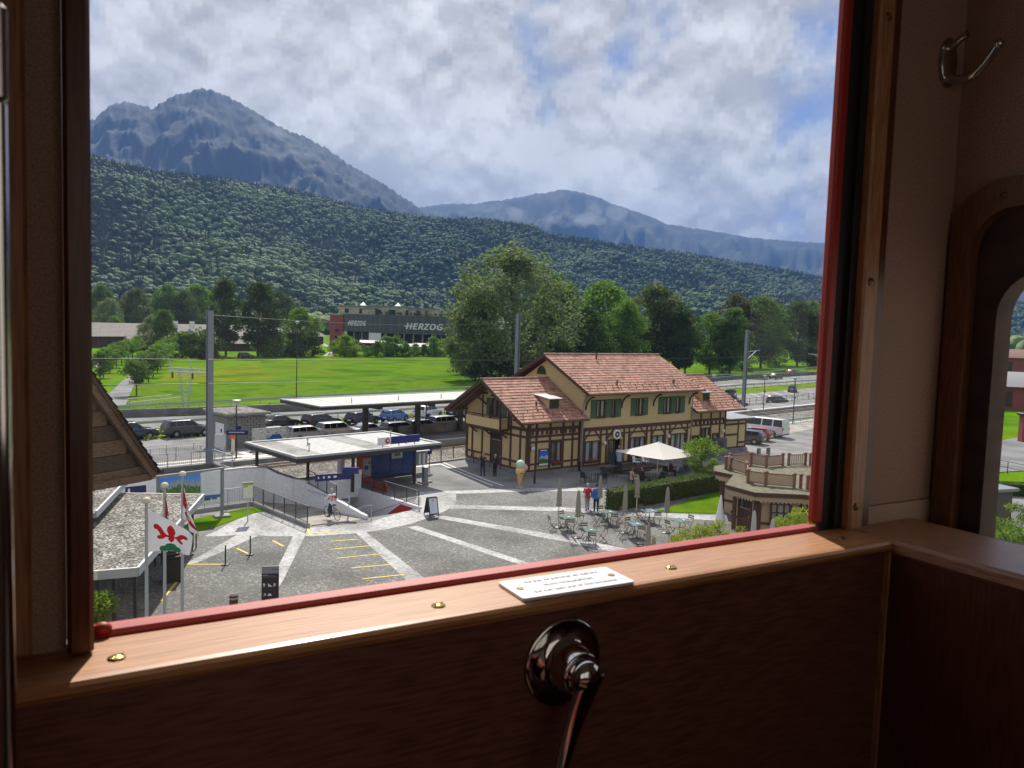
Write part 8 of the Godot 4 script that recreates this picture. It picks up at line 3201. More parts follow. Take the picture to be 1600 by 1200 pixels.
func grass_tufts() -> void:
	# weeds along the verges and guard rails: nobody could count them
	var r := RandomNumberGenerator.new()
	r.seed = 21
	var b := MB.new()
	for k in 7:
		var a := r.randf() * TAU
		var p := Vector3(cos(a),0,sin(a)) * 0.05
		var tip := p * 4.0 + Vector3(0,r.randf_range(0.7,1.0),0)
		var s := Vector3(-sin(a),0,cos(a)) * 0.06
		b.tri(p - s,p + s,tip)
	var list := []
	var runs := [[V(-47.7,-90.7),V(-38.9,-98.1),1.5],[V(-38.9,-98.1),V(-21.8,-112.4),1.5],[V(-21.8,-112.4),V(-8.4,-130.4),1.5],[V(43.6,-186.1),V(104,-263.6),1.5],[V(46.5,-205.9),V(108.4,-277.6),1.5],[V(-36.51,-73.91),V(-9.1,-103.8),1.0]]
	for q in runs:
		for k in 240:
			var p: Vector3 = q[0].lerp(q[1],r.randf()) + Vector3(r.randfn(),0,r.randfn()) * q[2]
			var h := r.randf_range(0.15,0.5)
			var t := r.randf()
			list.append([Transform3D(Basis(Vector3.UP,r.randf() * TAU).scaled(Vector3(1.2,h,1.2)),p),Color(0.22,0.32,0.05).lerp(Color(0.42,0.40,0.12),t),0])
	scatter("verge_grass",[b],list,"rough grass and weeds along the road verges and field edges","grass")
# ---------------------------------------------------------------- people: smooth bodies meshed from joints
# bones: [a,b,radius at a,radius at b]
func field_mesh(bones: Array,cell: float,k: float,b: MB) -> void:
	var lo := Vector3(1e9,1e9,1e9)
	var hi := -lo
	for q in bones:
		var m := maxf(q[2],q[3]) + cell * 2
		lo = lo.min(q[0] - Vector3(m,m,m)).min(q[1] - Vector3(m,m,m))
		hi = hi.max(q[0] + Vector3(m,m,m)).max(q[1] + Vector3(m,m,m))
	var n := Vector3i(((hi - lo) / cell).ceil()) + Vector3i(1,1,1)
	var val := PackedFloat32Array()
	val.resize(n.x * n.y * n.z)
	val.fill(1.0)
	for q in bones:
		var a: Vector3 = q[0]
		var d: Vector3 = q[1] - a
		var dd := maxf(d.length_squared(),1e-9)
		var ra: float = q[2]
		var rb: float = q[3]
		var m := maxf(ra,rb) + k + cell * 1.5
		var i0 := Vector3i(((a.min(q[1]) - Vector3(m,m,m) - lo) / cell).floor()).clamp(Vector3i.ZERO,n - Vector3i(1,1,1))
		var i1 := Vector3i(((a.max(q[1]) + Vector3(m,m,m) - lo) / cell).ceil()).clamp(Vector3i.ZERO,n - Vector3i(1,1,1))
		for z in range(i0.z,i1.z + 1):
			for y in range(i0.y,i1.y + 1):
				var at := (z * n.y + y) * n.x
				for x in range(i0.x,i1.x + 1):
					var p := lo + Vector3(x,y,z) * cell - a
					var t := clampf(p.dot(d) / dd,0.0,1.0)
					var s := (p - d * t).length() - lerpf(ra,rb,t)
					var o := val[at + x]
					var h := maxf(k - absf(s - o),0.0) / k
					val[at + x] = minf(s,o) - h * h * k * 0.25
	# surface nets
	var idx := {}
	var verts := []
	var base := b.v.size()
	var nx := n.x
	var ny := n.y
	var corner := [0,1,nx,nx + 1,nx * ny,nx * ny + 1,nx * ny + nx,nx * ny + nx + 1]
	var cpos := [Vector3(0,0,0),Vector3(1,0,0),Vector3(0,1,0),Vector3(1,1,0),Vector3(0,0,1),Vector3(1,0,1),Vector3(0,1,1),Vector3(1,1,1)]
	var edges := [[0,1],[2,3],[4,5],[6,7],[0,2],[1,3],[4,6],[5,7],[0,4],[1,5],[2,6],[3,7]]
	for z in n.z - 1:
		for y in n.y - 1:
			var at := (z * ny + y) * nx
			for x in nx - 1:
				var i := at + x
				var s0 := val[i] < 0.0
				var mixed := false
				for c in 7:
					if (val[i + corner[c + 1]] < 0.0) != s0:
						mixed = true
						break
				if not mixed:
					continue
				var sum := Vector3.ZERO
				var cnt := 0
				for e in edges:
					var va: float = val[i + corner[e[0]]]
					var vb: float = val[i + corner[e[1]]]
					if (va < 0.0) != (vb < 0.0):
						sum += cpos[e[0]].lerp(cpos[e[1]],va / (va - vb))
						cnt += 1
				idx[i] = verts.size()
				verts.append(lo + (Vector3(x,y,z) + sum / cnt) * cell)
	var nrm := PackedVector3Array()
	nrm.resize(verts.size())
	var tris := PackedInt32Array()
	var steps := [1,nx,nx * ny]
	for i in idx.keys():
		for axis in 3:
			var va := val[i]
			var vb := val[i + int(steps[axis])]
			if (va < 0.0) == (vb < 0.0):
				continue
			var s1: int = steps[(axis + 1) % 3]
			var s2: int = steps[(axis + 2) % 3]
			if not (idx.has(i - s1) and idx.has(i - s2) and idx.has(i - s1 - s2)):
				continue
			var q := [idx[i - s1 - s2],idx[i - s2],idx[i],idx[i - s1]]
			if va >= 0.0:
				q.reverse()
			var n0: Vector3 = (verts[q[2]] - verts[q[0]]).cross(verts[q[3]] - verts[q[1]])
			for w in q:
				nrm[w] += n0
			tris.append_array(PackedInt32Array([base + q[0],base + q[2],base + q[1],base + q[0],base + q[3],base + q[2]]))
	for j in verts.size():
		b.vert(verts[j],nrm[j].normalized())
	b.ix.append_array(tris)
# joints of a figure 1.74 m tall that faces +z,from a few angles; "p" is the pose
func figure_joints(p: Dictionary) -> Dictionary:
	var J := {}
	var hip: float = p.get("hip",0.92)
	var lean: float = p.get("lean",0.0)
	J.pelvis = Vector3(0,hip,0)
	var spine := Basis(Vector3.RIGHT,lean)
	J.waist = J.pelvis + spine * Vector3(0,0.16,0.005)
	J.chest = J.pelvis + spine * Vector3(0,0.36,-0.005)
	J.neck = J.pelvis + spine * Vector3(0,0.55,-0.01)
	J.head = J.neck + Basis(Vector3.RIGHT,lean + p.get("nod",0.0)) * Vector3(0,0.15,0.02)
	for s in [-1.0,1.0]:
		var k := "l" if s < 0 else "r"
		var sh: Vector3 = J.pelvis + spine * Vector3(0.185 * s,0.485,-0.01)
		J["shoulder" + k] = sh
		J["elbow" + k] = sh + p.get("upper" + k,Vector3(0.05 * s,-0.28,-0.01))
		J["wrist" + k] = J["elbow" + k] + p.get("fore" + k,Vector3(0.02 * s,-0.24,0.07))
		var hp: Vector3 = J.pelvis + Vector3(0.09 * s,-0.03,0)
		J["hip" + k] = hp
		J["knee" + k] = hp + p.get("thigh" + k,Vector3(0.01 * s,-0.42,0.02))
		J["ankle" + k] = J["knee" + k] + p.get("shin" + k,Vector3(0.0,-0.40,-0.03))
		J["toe" + k] = J["ankle" + k] + p.get("foot" + k,Vector3(0.02 * s,-0.05,0.17))
	return J
var head_cache: MB
var hand_cache: MB
func head_shape() -> MB:
	if head_cache:
		return head_cache
	var b := MB.new()
	field_mesh([
		[Vector3(0,0.045,-0.015),Vector3(0,0.05,-0.03),0.083,0.088],[Vector3(0,0.0,0.015),Vector3(0,0.03,0.02),0.066,0.074],
		[Vector3(0,-0.055,0.04),Vector3(0,-0.03,0.03),0.040,0.055],[Vector3(0,0.012,0.088),Vector3(0,-0.018,0.108),0.011,0.016],
		[Vector3(-0.03,-0.02,0.045),Vector3(-0.035,0.0,0.04),0.04,0.04],[Vector3(0.03,-0.02,0.045),Vector3(0.035,0.0,0.04),0.04,0.04],
		[Vector3(-0.02,-0.055,0.078),Vector3(0.02,-0.055,0.078),0.010,0.010],[Vector3(-0.03,0.038,0.077),Vector3(0.03,0.038,0.077),0.012,0.012],
		[Vector3(-0.083,0.02,-0.01),Vector3(-0.086,-0.02,-0.005),0.018,0.013],[Vector3(0.083,0.02,-0.01),Vector3(0.086,-0.02,-0.005),0.018,0.013],
	],0.008,0.02,b)
	head_cache = b
	return b
func hand_shape() -> MB:       # right hand hanging down (-y),palm towards -x,thumb forward (+z),fingers slightly curled
	if hand_cache:
		return hand_cache
	var b := MB.new()
	var bones := [[Vector3(0,0,0.0),Vector3(0,-0.075,0.022),0.020,0.016],[Vector3(0,0,0.0),Vector3(0,-0.075,-0.022),0.020,0.015],[Vector3(0,-0.03,0.0),Vector3(0,-0.08,0.0),0.018,0.016]]
	var lens := [0.070,0.078,0.072,0.056]
	for f in 4:
		var z := 0.030 - 0.020 * f
		var l: float = lens[f]
		var p0 := Vector3(0,-0.078,z)
		var p1 := p0 + Vector3(-0.006,-l * 0.45,0.002)
		var p2 := p1 + Vector3(-0.016,-l * 0.32,0.0)
		var p3 := p2 + Vector3(-0.018,-l * 0.2,0.0)
		bones.append([p0,p1,0.0088,0.0082])
		bones.append([p1,p2,0.0082,0.0076])
		bones.append([p2,p3,0.0076,0.0066])
	bones.append([Vector3(0,-0.02,0.022),Vector3(-0.012,-0.05,0.050),0.014,0.0105])
	bones.append([Vector3(-0.012,-0.05,0.050),Vector3(-0.022,-0.082,0.054),0.0105,0.0085])
	field_mesh(bones,0.005,0.006,b)
	hand_cache = b
	return b
func person(label: String,at: Vector3,turn: float,pose: Dictionary,look: Dictionary,h := 1.74) -> Node3D:
	var t := thing("person",label,"person",at,turn)
	var J := figure_joints(pose)
	var g: float = look.get("girth",1.0)
	var bones := [
		[J.pelvis + Vector3(-0.05,0,0),J.pelvis + Vector3(0.05,0,0),0.125 * g,0.125 * g],[J.pelvis,J.waist,0.13 * g,0.118 * g],[J.waist,J.chest,0.118 * g,0.125 * g],
		[J.chest + Vector3(-0.06,0.03,0),J.chest + Vector3(0.06,0.03,0),0.118 * g,0.118 * g],[J.chest,J.neck,0.10,0.06],[J.neck,J.head,0.052,0.052],
	]
	var arms := []
	var legs := []
	for k in ["l","r"]:
		arms.append([J.chest.lerp(J["shoulder" + k],0.55) + Vector3(0,0.05,0),J["shoulder" + k],0.07,0.062])
		arms.append([J["shoulder" + k],J["elbow" + k],0.056,0.043])
		arms.append([J["elbow" + k],J["wrist" + k],0.043,0.029])
		legs.append([J["hip" + k],J["knee" + k],0.088 * g,0.056])
		legs.append([J["knee" + k],J["knee" + k].lerp(J["ankle" + k],0.35),0.055,0.056])
		legs.append([J["knee" + k].lerp(J["ankle" + k],0.35),J["ankle" + k],0.056,0.038])
	var feet := []
	for k in ["l","r"]:
		feet.append([J["ankle" + k] + Vector3(0,-0.035,-0.03),J["toe" + k],0.042,0.034])
	var all := bones + arms + legs + feet
	var b := MB.new()
	field_mesh(all,0.022,0.045,b)
	var up: Vector3 = (J.head - J.neck).normalized()
	var face := Basis(Vector3.UP,pose.get("look",0.0)) * Basis(Vector3.RIGHT,pose.get("lean",0.0) * 0.4 + pose.get("nod",0.0))
	b.append(head_shape(),Transform3D(face,J.head + up * 0.06))
	for k in ["l","r"]:
		var d: Vector3 = (J["wrist" + k] - J["elbow" + k]).normalized()
		var y := -d
		var z := Vector3.BACK
		if absf(z.dot(y)) > 0.9:
			z = Vector3.UP
		var x := y.cross(z).normalized()
		z = x.cross(y)
		var bs := Basis(x * (-1.0 if k == "l" else 1.0),y,z)
		b.append(hand_shape(),Transform3D(bs,J["wrist" + k] + d * 0.01))
	var sk := mat("skin_%d" % int(b.v.size()),look.get("skin",lin(0.46,0.25,0.17)),0.6)
	part("body",b,sk,t)
	# eyes
	for s in [-1.0,1.0]:
		var e := MB.new()
		e.ball(Vector3.ZERO,Vector3(0.013,0.009,0.008),8,6)
		var o := part("eye",e,M.black,t)
		o.transform = Transform3D(face,J.head + up * 0.06 + face * Vector3(0.031 * s,0.02,0.089))
	# clothes follow the body a little outside it
	var grow := func(list: Array,by: float) -> Array:
		var out := []
		for q in list:
			out.append([q[0],q[1],q[2] + by,q[3] + by])
		return out
	var top: Array = bones.slice(0,4) + [[J.chest,J.chest.lerp(J.neck,0.72),0.105,0.075]]
	if look.get("jacket",true):
		var sl := []
		for i in 6:
			if look.get("short",false) and i % 3 == 2:
				continue
			var q: Array = arms[i]
			if i % 3 == 2:
				sl.append([q[0],q[0].lerp(q[1],0.93),q[2],q[3]])
			else:
				sl.append(q)
		b = MB.new()
		field_mesh(grow.call(top + sl,0.020),0.022,0.04,b)
		part(look.get("top_name","jacket"),b,look.top,t)
	b = MB.new()
	var lg := []
	for i in legs.size():
		var q: Array = legs[i]
		lg.append([q[0],q[0].lerp(q[1],0.97 if i % 3 == 2 else 1.0),q[2],q[3]])
	field_mesh(grow.call([bones[0],[J.pelvis,J.pelvis.lerp(J.waist,0.5),0.125 * g,0.118 * g]] + lg,0.014),0.022,0.03,b)
	part("trousers",b,look.legs,t)
	b = MB.new()
	field_mesh(grow.call(feet,0.010),0.018,0.02,b)
	part("shoes",b,look.get("shoes",M.black),t)
	if look.has("hair"):
		b = MB.new()
		var c: Vector3 = J.head + up * 0.06
		var hb := [[Vector3(0,0.075,-0.03),Vector3(0,0.06,-0.045),0.082,0.088],[Vector3(0,0.03,-0.05),Vector3(0,-0.01,-0.055),0.078,0.066]]
		if look.get("long",false):
			hb.append([Vector3(0,0.0,-0.06),Vector3(0,-0.16,-0.07),0.072,0.06])
		field_mesh(hb,0.012,0.02,b)
		var o := part("hair",b,look.hair,t)
		o.transform = Transform3D(face,c)
	if look.has("apron"):
		b = MB.new()
		var rows := []
		for j in 9:
			var v := j / 8.0
			var row := PackedVector3Array()
			for i in 9:
				var u := i / 8.0 - 0.5
				var y := lerpf(J.chest.y + 0.05,J.pelvis.y - 0.42,v)
				var r0 := 0.165 * g + 0.02 * v
				row.append(Vector3(sin(u * 2.4) * (r0 + 0.03),y,cos(u * 2.4) * r0 + 0.01))
			rows.append(row)
		b.surf(rows)
		part("apron",b,look.apron,t)
	var s := h / 1.74
	t.scale = Vector3(s,s,s)
	return t
func make_people() -> void:
	var navy := mat("cloth_navy",lin(0.018,0.022,0.035),0.9)
	var black := mat("cloth_black",lin(0.014,0.014,0.016),0.9)
	var jeans := mat("cloth_jeans",lin(0.04,0.055,0.09),0.9)
	var redj := mat("cloth_red",lin(0.46,0.02,0.025),0.7)
	var bluej := mat("cloth_blue",lin(0.02,0.13,0.42),0.6)
	var greyt := mat("cloth_grey",lin(0.26,0.29,0.31),0.9)
	var white := mat("cloth_white",lin(0.74,0.74,0.75),0.9)
	var pale := mat("cloth_pale_blue",lin(0.38,0.46,0.58),0.9)
	var pink := mat("cloth_pink",lin(0.52,0.33,0.27),0.9)
	var wine := mat("cloth_wine",lin(0.16,0.03,0.04),0.9)
	var greyh := mat("hair_grey",lin(0.42,0.41,0.39),0.9)
	var dark := mat("hair_dark",lin(0.035,0.022,0.015),0.8)
	var brown := mat("hair_brown",lin(0.12,0.07,0.04),0.8)
	# walkers: seen from behind,so they face away
	person("person in a red jacket and pale trousers walking away across the setts",V(5.2,-51.51),188.0,{"thighl": Vector3(-0.01,-0.41,0.10),"shinl": Vector3(0,-0.39,-0.05),"thighr": Vector3(0.01,-0.41,-0.06),"shinr": Vector3(0,-0.37,-0.14),"footr": Vector3(0.02,-0.09,0.14),"upperl": Vector3(-0.09,-0.26,-0.05),"forel": Vector3(-0.01,-0.2,0.14),"upperr": Vector3(0.08,-0.27,0.03),"forer": Vector3(0.0,-0.22,0.10)},{"top": redj,"legs": greyt,"hair": greyh,"girth": 1.08},1.72)
	person("person in a bright blue jacket and dark trousers walking away beside the red jacket",V(5.76,-51.23),176.0,{"thighl": Vector3(-0.01,-0.42,-0.04),"shinl": Vector3(0,-0.39,-0.07),"thighr": Vector3(0.01,-0.42,0.07),"shinr": Vector3(0,-0.40,-0.04),"upperl": Vector3(-0.07,-0.27,0.02),"forel": Vector3(-0.01,-0.23,0.08)},{"top": bluej,"legs": navy,"hair": dark,"girth": 1.05},1.78)
	var b := MB.new()
	b.ball(Vector3(0,0,0),Vector3(0.13,0.16,0.09),12,8)
	b.tube([Vector3(-0.02,0.1,0),Vector3(0.12,0.42,0.12),Vector3(0.30,0.55,0.05)],0.012,5)
	single("shoulder_bag",b,M.white_paint,"small white shoulder bag carried by the person in red","bag",V(5.2,-51.51) + Vector3(-0.27,1.0,0.08),0)
	person("standing man with his hands at his face in a dark shirt by the shaded gable",V(-2.1,-62.3),-20.0,{"upperl": Vector3(-0.12,-0.18,0.14),"forel": Vector3(0.10,0.17,0.10),"upperr": Vector3(0.12,-0.18,0.14),"forer": Vector3(-0.10,0.17,0.10),"thighl": Vector3(-0.05,-0.42,0.0),"thighr": Vector3(0.05,-0.42,0.0)},{"top": navy,"legs": jeans,"hair": greyh,"girth": 1.18,"short": true,"top_name": "shirt"},1.74)
	person("standing man in a dark jacket with folded arms by the shaded gable",V(-1.13,-62.19),-35.0,{"upperl": Vector3(-0.07,-0.27,0.03),"forel": Vector3(0.16,0.02,0.17),"upperr": Vector3(0.07,-0.27,0.03),"forer": Vector3(-0.16,0.05,0.17)},{"top": black,"legs": black,"hair": greyh,"girth": 1.12},1.70)
	person("café waiter in a pale blue apron standing at the café door",V(9.31,-67.13) + Vector3(0,0.2,0),10.0,{"upperr": Vector3(0.12,-0.25,0.0),"forer": Vector3(0.06,-0.22,0.10)},{"top": pale,"legs": jeans,"hair": greyh,"apron": pale,"short": true,"top_name": "shirt"},1.74)
	var sit := {"hip": 0.52,"thighl": Vector3(-0.03,0.0,0.42),"thighr": Vector3(0.03,0.0,0.42),"shinl": Vector3(0,-0.42,0.04),"shinr": Vector3(0,-0.42,0.0),"upperl": Vector3(-0.06,-0.25,0.10),"forel": Vector3(0.04,0.02,0.24),"upperr": Vector3(0.06,-0.25,0.10),"forer": Vector3(-0.04,0.02,0.24),"lean": 0.08}
	person("seated woman with long brown hair in a pale top at the terrace edge",V(9.45,-60.61),110.0,sit,{"top": pink,"legs": white,"hair": brown,"long": true},1.66)
	person("seated person in dark clothes across from the woman in the pale top",V(10.36,-60.75),250.0,sit,{"top": navy,"legs": black,"hair": brown,"skin": lin(0.5,0.28,0.2)},1.72)
	person("seated grey-haired person in a wine red top under the open parasol",V(13.26,-64.64),100.0,sit,{"top": wine,"legs": navy,"hair": greyh},1.7)
	# rider
	var at := V(-10.56,-47.01)
	var turn := 226.0
	var ride := {"hip": 1.00,"lean": 0.14,"thighl": Vector3(-0.01,-0.28,0.32),"shinl": Vector3(0,-0.40,-0.10),"thighr": Vector3(0.02,-0.38,0.20),"shinr": Vector3(0,-0.40,-0.06),"upperl": Vector3(-0.05,-0.20,0.20),"forel": Vector3(-0.02,-0.08,0.24),"upperr": Vector3(0.05,-0.20,0.20),"forer": Vector3(0.02,-0.08,0.24)}
	var p := person("cyclist in a white shirt with red 75 on the back riding onto the ramp",at,turn,ride,{"top": white,"legs": jeans,"hair": greyh,"top_name": "shirt"},1.70)
	var num := letters("75",0.30,0.02,["Droid Sans"],700)
	var o := part("shirt_number",num,redj,p)
	o.transform = Transform3D(Basis(Vector3.UP,PI) * Basis(Vector3.RIGHT,-0.14),Vector3(0,1.32,-0.125))
	for x in [-1.0,1.0]:
		b = MB.new()
		b.cbox(Vector3(0.235 * x,1.32,0.03),Vector3(0.02,0.16,0.10),0.008)
		part("sleeve_stripe",b,redj,p)
	bicycle(at,turn)
func bicycle(at: Vector3,turn: float) -> void:
	var t := thing("bicycle","city bicycle with a yellow rear light box ridden by the cyclist","bicycle",at,turn)
	for z in [-0.52,0.56]:
		var b := MB.new()
		var ring := []
		for k in 25:
			var a := TAU * k / 24
			ring.append(Vector3(0,0.35 + sin(a) * 0.33,z + cos(a) * 0.33))
		b.tube(ring,0.02,6,false)
		var w := part("wheel",b,M.rubber,t)
		b = MB.new()
		for k in 12:
			var a := TAU * k / 12
			b.bar(Vector3(0,0.35,z),Vector3(0,0.35 + sin(a) * 0.32,z + cos(a) * 0.32),0.005,0.005)
		b.cyl(Vector3(-0.04,0.35,z),Vector3(0.04,0.35,z),0.025,8)
		part("spokes",b,M.steel,w)
	var b := MB.new()
	var bb := Vector3(0,0.30,-0.02)
	var seat := Vector3(0,0.80,-0.20)
	var headt := Vector3(0,0.82,0.38)
	b.tube([bb,seat],0.018,6)
	b.tube([bb,Vector3(0,0.66,0.42)],0.02,6)
	b.tube([seat,headt],0.018,6)
	b.tube([bb,Vector3(0,0.35,-0.52)],0.012,6)
	b.tube([seat,Vector3(0,0.35,-0.52)],0.012,6)
	b.tube([headt + Vector3(0,0.12,-0.02),Vector3(0,0.66,0.42),Vector3(0,0.35,0.56)],0.016,6)
	part("frame",b,M.anthracite,t)
	b = MB.new()
	b.cbox(seat + Vector3(0,0.1,-0.02),Vector3(0.14,0.06,0.26),0.025)
	part("saddle",b,M.black,t)
	b = MB.new()
	b.tube([Vector3(-0.29,0.98,0.30),Vector3(-0.2,1.0,0.38),Vector3(0,0.96,0.40),Vector3(0.2,1.0,0.38),Vector3(0.29,0.98,0.30)],0.013,6)
	part("handlebar",b,M.steel,t)
	b = MB.new()
	b.cbox(Vector3(0,0.74,-0.55),Vector3(0.13,0.02,0.36),0.006)
	b.bar(Vector3(0.05,0.74,-0.62),Vector3(0.05,0.36,-0.53),0.01,0.01)
	b.bar(Vector3(-0.05,0.74,-0.62),Vector3(-0.05,0.36,-0.53),0.01,0.01)
	part("carrier",b,M.black,t)
	b = MB.new()
	b.cbox(Vector3(0,0.66,-0.74),Vector3(0.14,0.12,0.05),0.01)
	part("rear_light",b,M.yellow_paint,t)
	for s in [-1.0,1.0]:
		b = MB.new()
		b.bar(Vector3(0.06 * s,0.30,-0.02),Vector3(0.06 * s,0.30 - 0.12 * s,0.10 * s),0.015,0.02)
		b.cbox(Vector3(0.12 * s,0.30 - 0.12 * s,0.10 * s),Vector3(0.1,0.02,0.08),0.005)
		part("pedal",b,M.black,t)
# ---------------------------------------------------------------- inside the carriage
# x along the window wall to the right,y from the eye,z from the wall into the compartment
const EYE := Vector3(0,12.0,0)
func rounded(x0: float,y0: float,x1: float,y1: float,r: float,top_only := true,n := 8) -> PackedVector2Array:
	var p := PackedVector2Array()
	if top_only:
		p.append(Vector2(x0,y0))
		p.append(Vector2(x1,y0))
	else:
		for k in n + 1:
			var a := PI + PI / 2 * k / n
			p.append(Vector2(x0 + r + cos(a) * r,y0 + r + sin(a) * r))
		for k in n + 1:
			var a := PI * 1.5 + PI / 2 * k / n
			p.append(Vector2(x1 - r + cos(a) * r,y0 + r + sin(a) * r))
	for k in n + 1:
		var a := PI / 2 * k / n
		p.append(Vector2(x1 - r + cos(a) * r,y1 - r + sin(a) * r))
	for k in n + 1:
		var a := PI / 2 + PI / 2 * k / n
		p.append(Vector2(x0 + r + cos(a) * r,y1 - r + sin(a) * r))
	return p
func ring_prism(b: MB,outer: PackedVector2Array,inner: PackedVector2Array,z0: float,z1: float,x: Transform3D) -> void:
	# two outlines with the same number of points
	var n := outer.size()
	for i in n:
		var j := (i + 1) % n
		var o0 := outer[i]
		var o1 := outer[j]
		var i0 := inner[i]
		var i1 := inner[j]
		b.quad(x * Vector3(o0.x,o0.y,z1),x * Vector3(o1.x,o1.y,z1),x * Vector3(i1.x,i1.y,z1),x * Vector3(i0.x,i0.y,z1))
		b.quad(x * Vector3(i0.x,i0.y,z0),x * Vector3(i1.x,i1.y,z0),x * Vector3(o1.x,o1.y,z0),x * Vector3(o0.x,o0.y,z0))
		b.quad(x * Vector3(o0.x,o0.y,z0),x * Vector3(o1.x,o1.y,z0),x * Vector3(o1.x,o1.y,z1),x * Vector3(o0.x,o0.y,z1))
		b.quad(x * Vector3(i1.x,i1.y,z0),x * Vector3(i0.x,i0.y,z0),x * Vector3(i0.x,i0.y,z1),x * Vector3(i1.x,i1.y,z1))
func span(b: MB,x0: float,x1: float,y0: float,y1: float,z0: float,z1: float,ch := 0.0) -> void:
	var c := Vector3(x0 + x1,y0 + y1,z0 + z1) * 0.5
	var s := Vector3(absf(x1 - x0),absf(y1 - y0),absf(z1 - z0))
	if ch > 0:
		b.cbox(c,s,ch)
	else:
		b.box(c,s)
func screw(t: Node,p: Vector3,n: Vector3,r: float,m: Material) -> void:
	var b := MB.new()
	var y := n.normalized()
	var x := y.cross(Vector3(0.3,0.5,0.8)).normalized()
	b.lathe([[r,-0.001],[r,0.0006],[r * 0.85,0.0016],[r * 0.4,0.0026],[0.0,0.0029]],16,p,Basis(x,y,x.cross(y)))
	b.box(p + y * 0.0026,Vector3(r * 1.5,0.0012,r * 0.22),Basis(x,y,x.cross(y)))
	part("screw",b,m,t)
func make_train() -> void:
	var t := thing("carriage_shell","roof, floor, outer walls and far window wall of the railway carriage","carriage",EYE,CAR_TURN)
	t.set_meta("kind","structure")
	var b := MB.new()
	span(b,-1.5,1.3,0.92,0.98,-0.86,1.62)
	part("ceiling",b,M.train_ceiling,t)
	b = MB.new()
	span(b,-1.5,1.3,-1.12,-1.05,-0.86,1.62)
	part("floor",b,M.train_floor,t)
	b = MB.new()
	span(b,-1.5,1.3,-1.05,-0.35,1.54,1.62)
	span(b,-1.5,1.3,0.72,0.92,1.54,1.62)
	span(b,-1.5,-1.05,-0.35,0.72,1.54,1.62)
	span(b,-0.05,0.05,-0.35,0.72,1.54,1.62)
	span(b,1.1,1.3,-0.35,0.72,1.54,1.62)
	part("far_wall",b,M.train_beige,t)
	b = MB.new()
	span(b,-1.56,-1.5,-1.05,0.92,-0.86,1.62)
	part("partition",b,M.train_beige,t)
	# window wall
	t = thing("carriage_wall","beige carriage wall with wooden trims round the big window","wall",EYE,CAR_TURN)
	t.set_meta("kind","structure")
	b = MB.new()
	span(b,-1.5,-0.004,-0.29,0.92,-0.80,-0.742)
	part("panel",b,M.train_beige,t)
	b = MB.new()
	span(b,1.044,1.26,-0.251,0.92,-0.80,-0.742)
	part("panel",b,M.train_beige,t)
	b = MB.new()
	span(b,1.044,1.26,-0.31,-0.2525,-0.80,-0.740,0.001)
	part("lower_panel",b,M.train_beige_light,t)
	b = MB.new()
	span(b,-0.1,1.26,0.60,0.92,-0.80,-0.742)
	part("panel",b,M.train_beige,t)
	b = MB.new()
	span(b,-1.5,0.998,-1.05,-0.296,-0.80,-0.6755)
	part("dado_panel",b,M.mahogany_panel,t)
	b = MB.new()
	span(b,-0.075,-0.018,-0.28,0.92,-0.745,-0.728,0.003)
	part("trim",b,M.oak_post,t)
	b = MB.new()
	span(b,-0.0185,0.006,-0.28,0.92,-0.75,-0.7335)
	part("beige_strip",b,M.train_beige_light,t)
	b = MB.new()
	span(b,0.0065,0.0255,-0.279,0.92,-0.775,-0.712,0.003)
	part("post",b,M.mahogany,t)
	b = MB.new()
	span(b,0.992,1.024,-0.285,0.92,-0.775,-0.732,0.003)
	part("trim",b,M.oak_post,t)
	b = MB.new()
	span(b,1.0245,1.0435,-0.285,0.92,-0.80,-0.738)
	part("groove_strip",b,M.mahogany,t)
	for y in [0.443,0.077,-0.247]:
		screw(t,Vector3(1.006,y,-0.732),Vector3(0,0,1),0.0062,M.screw_bronze)
	# the window itself: red sash,black channel,pane
	t = thing("carriage_window","large red framed carriage window above the oak sill","window",EYE,CAR_TURN)
	b = MB.new()
	span(b,0.012,0.9495,-0.292,-0.2745,-0.772,-0.7475,0.003)
	part("bottom_rail",b,M.red_lacquer,t)
	b = MB.new()
	span(b,0.934,0.9535,-0.27,0.62,-0.760,-0.7455,0.004)
	b.ball(Vector3(0.9435,0.16,-0.745),Vector3(0.0028,0.0028,0.0018),8,5)
	part("right_stile",b,M.red_lacquer,t)
	b = MB.new()
	span(b,0.006,0.0275,-0.27,0.62,-0.772,-0.776,0.002)
	part("left_stile",b,M.red_lacquer,t)
	b = MB.new()
	span(b,0.012,0.955,0.60,0.63,-0.772,-0.7455,0.004)
	part("top_rail",b,M.red_lacquer,t)
	b = MB.new()
	b.ball(Vector3(0.033,-0.2735,-0.752),Vector3(0.008,0.006,0.006),12,8)
	part("corner_block",b,M.red_lacquer,t)
	b = MB.new()
	span(b,0.977,0.9915,-0.29,0.62,-0.776,-0.745)
	span(b,0.9535,0.9768,-0.29,0.62,-0.758,-0.752)
	part("channel",b,M.channel_black,t)
	b = MB.new()
	b.quad(Vector3(0.02,-0.272,-0.762),Vector3(0.945,-0.272,-0.762),Vector3(0.945,0.61,-0.762),Vector3(0.02,0.61,-0.762))
	var cg := glass("carriage_glass",Color(0.95,0.97,0.97),0.02)
	cg.metallic_specular = 0.3
	part("pane",b,cg,t)
	# sill
	t = thing("window_sill","varnished oak window sill with brass screws, sunlit","sill",EYE,CAR_TURN)
	b = MB.new()
	var prof := PackedVector2Array([Vector2(-0.7455,-0.2955),Vector2(-0.672,-0.2955),Vector2(-0.667,-0.293),Vector2(-0.6645,-0.2885),Vector2(-0.665,-0.284),Vector2(-0.668,-0.281),Vector2(-0.673,-0.28),Vector2(-0.7455,-0.28)])
